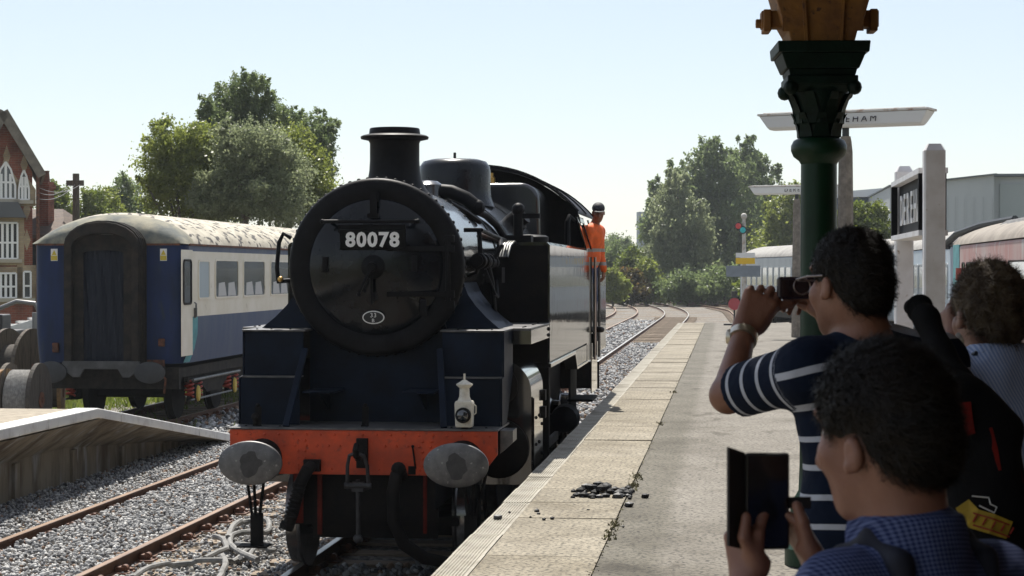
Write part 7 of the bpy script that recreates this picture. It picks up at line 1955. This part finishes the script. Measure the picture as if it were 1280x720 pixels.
sdf_obj('trousers', TR, .01, trouser, man2, [(np.array((0, 0, .98)), (0, 0, 1))]); shoes(man2, hipc - mb_, fwd, rgt, 0)
Ph = lambda x, y, z: Phead(x, y, z) - mb_
make_hair('hair', man2, Ph, frm[1], 1.0, hair_mid, 12000, .026, 15, .006, .9, lump=.9)
S = Sdf(); S.ell(Ph(0, .035, -.062), (.066, .07, .06), .02, frm[1]); S.ell(Ph(0, .06, -.10), (.036, .034, .03), .02, frm[1]); S.ell(Ph(0, .13, -.03), (.06, .05, .055), .02, frm[1], True)
sdf_obj('beard', S, .006, hair_mid, man2); eyes(man2, Ph, frm[1], 1.0)
S = Sdf(); c0 = neck - mb_
for sg in (-1, 1):
    m = MB(); nb_ = [Vector(c0 + rgt * sg * .072 - fwd * .05 + up * .0), Vector(c0 + rgt * sg * .088 + fwd * .0 - up * .02), Vector(c0 + rgt * sg * .085 + fwd * .1 - up * .1), Vector(c0 + rgt * sg * .08 + fwd * .16 - up * .25)]
    m.tube(nb_, .006, 6); m.build('neck_strap', MATS['dark_cable'], man2)
cq = P3(1192, 396, CAMY - .0); cm2 = empty('small_camera', cq + np.array((.035, 0, 0)), R(5), 'small black camera in the hands of the bearded man in pinstripes', 'camera')
m = MB(); m.box(-.05, .06, -.015, .02, -.03, .03); m.build('camera_body', mat('camera_black', (.01, .01, .011), .4), cm2, bevel=.006)
m = MB(); m.lathe([(.024, 0), (.024, .04), (.02, .042)], (0, .02, 0), (0, 1, 0), 18); m.build('lens', glass_dark, cm2)

# ---------------------------------------------------------------- driver leaning from the cab
DY = LY + 10.0
FZ = 1.84
mb_ = np.array((-2.02, DY, FZ))
drv = person_empty('railwayman in orange vest and dark cap leaning out of the engine cab', mb_)
fwd = np.array((math.cos(R(25)), -math.sin(R(25)), 0)); rgt = np.array((-math.sin(R(25)), -math.cos(R(25)), 0)); TM = np.stack([rgt, fwd, up], 1)
hc = np.array((W(748, 268, DY - .1).x, DY - .1, W(749, 252, DY).z - .15))
frm = head_frame(hc, R(180 + 10), R(-14)); B = Sdf(); SH = Sdf(); TR = Sdf()
Phead = add_head(B, frm, 1.0); neck = hc + np.array((-.06, .05, -.17)); B.cap(Phead(0, -.02, -.05), neck, .055, .06, .03)
tcx = mb_[0] + .02
lsh, rsh = neck - rgt * .16 - up * .07, neck + rgt * .16 - up * .07
lel, lwr = lsh + np.array((.0, .05, -.28)), lsh + np.array((.05, .02, -.52)); rel, rwr = rsh + np.array((-.02, -.04, -.28)), rsh + np.array((-.1, -.12, -.48))
def at_d(z): f = (z - FZ) / (hc[2] - FZ); return np.array((mb_[0] + (hc[0] - mb_[0]) * f, DY - .05 * f, z))
for (S, g) in ((B, 0), (SH, .016)):
    S.ell(at_d(3.12), (.16 + g, .11 + g, .18 + g), .05, TM); S.ell(at_d(2.88), (.15 + g, .11 + g, .2 + g), .05, TM)
    S.cap(lsh, neck - up * .04, .055 + g, .05 + g, .05); S.cap(rsh, neck - up * .04, .055 + g, .05 + g, .05)
    S.cap(lsh, lel, .05 + g, .042 + g, .03); S.cap(lel, lwr, .042 + g * .8, .032 + g * .8, .03); S.cap(rsh, rel, .05 + g, .042 + g, .03); S.cap(rel, rwr, .042 + g, .032 + g, .03)
add_hand(B, lwr, np.array((0, 0, -1.)), -fwd, 1, (.3, .4, .3)); add_hand(B, rwr, np.array((-.3, -.8, -.1)), -up, -1, (.6, .7, .4))
hipc = np.array((at_d(2.66)[0], DY, 2.66)); legs(B, TR, hipc, fwd, rgt, FZ, .92, .085); TR.ell(hipc + up * .03, (.16, .125, .13), .05, TM); B.ell(hipc + up * .06, (.14, .1, .16), .05, TM)
for S in (B, SH, TR): shift(S)
sdf_obj('body', B, .008, skin_m, drv)
o, V, Fa = sdf_obj('high_visibility_jacket', SH, .009, [hi_vis, reflect_m], drv, [(np.array((0, 0, 2.63 - FZ)), (0, 0, -1))], fold(.008, 18, 21))
zc_ = V[Fa].mean(1)[:, 2] + FZ; o.data.polygons.foreach_set('material_index', (((zc_ > 2.74) & (zc_ < 2.79)) | ((zc_ > 2.92) & (zc_ < 2.97))).astype(np.int32))
sdf_obj('jeans', TR, .01, denim, drv, [(np.array((0, 0, 2.72 - FZ)), (0, 0, 1))]); shoes(drv, hipc - mb_, fwd, rgt, 0, .085)
Ph = lambda x, y, z: Phead(x, y, z) - mb_
S = Sdf(); S.ell(Ph(0, -.01, .055), (.086, .106, .082), .01, frm[1]); cp_m = mat('dark_cap_cloth', (.015, .017, .022), .7)
cpo, _, _ = sdf_obj('cap', S, .006, cp_m, drv, [(Ph(0, 0, .035), frm[1] @ np.array((0, 0, -1.)))])
S = Sdf(); S.ell(Ph(0, .105, .04), (.07, .06, .008), .01, frm[1]); sdf_obj('cap_peak', S, .005, cp_m, cpo); eyes(drv, Ph, frm[1], 1.0)
S = Sdf(); S.ell(Ph(0, -.05, -.02), (.07, .055, .06), .02, frm[1]); sdf_obj('hair', S, .007, hair_dark, drv, [(Ph(0, 0, .03), frm[1] @ np.array((0, 0, 1.)))])
# ================================================================ summer haze
hzm = bpy.data.materials.new('thin_summer_haze'); hzm.use_nodes = True; n = hzm.node_tree; n.nodes.clear()
o_ = n.nodes.new('ShaderNodeOutputMaterial'); v_ = n.nodes.new('ShaderNodeVolumePrincipled')
v_.inputs['Density'].default_value = .00028; v_.inputs['Color'].default_value = (.86, .93, 1, 1); v_.inputs['Anisotropy'].default_value = .3
n.links.new(v_.outputs[0], o_.inputs['Volume'])
m = MB(); m.box(-950, 950, -250, 3100, -1.5, 26); tag(m.build('haze', hzm), 'thin pale summer haze over the station and trees', 'haze', kind='stuff')
scene.cycles.volume_bounces = 0
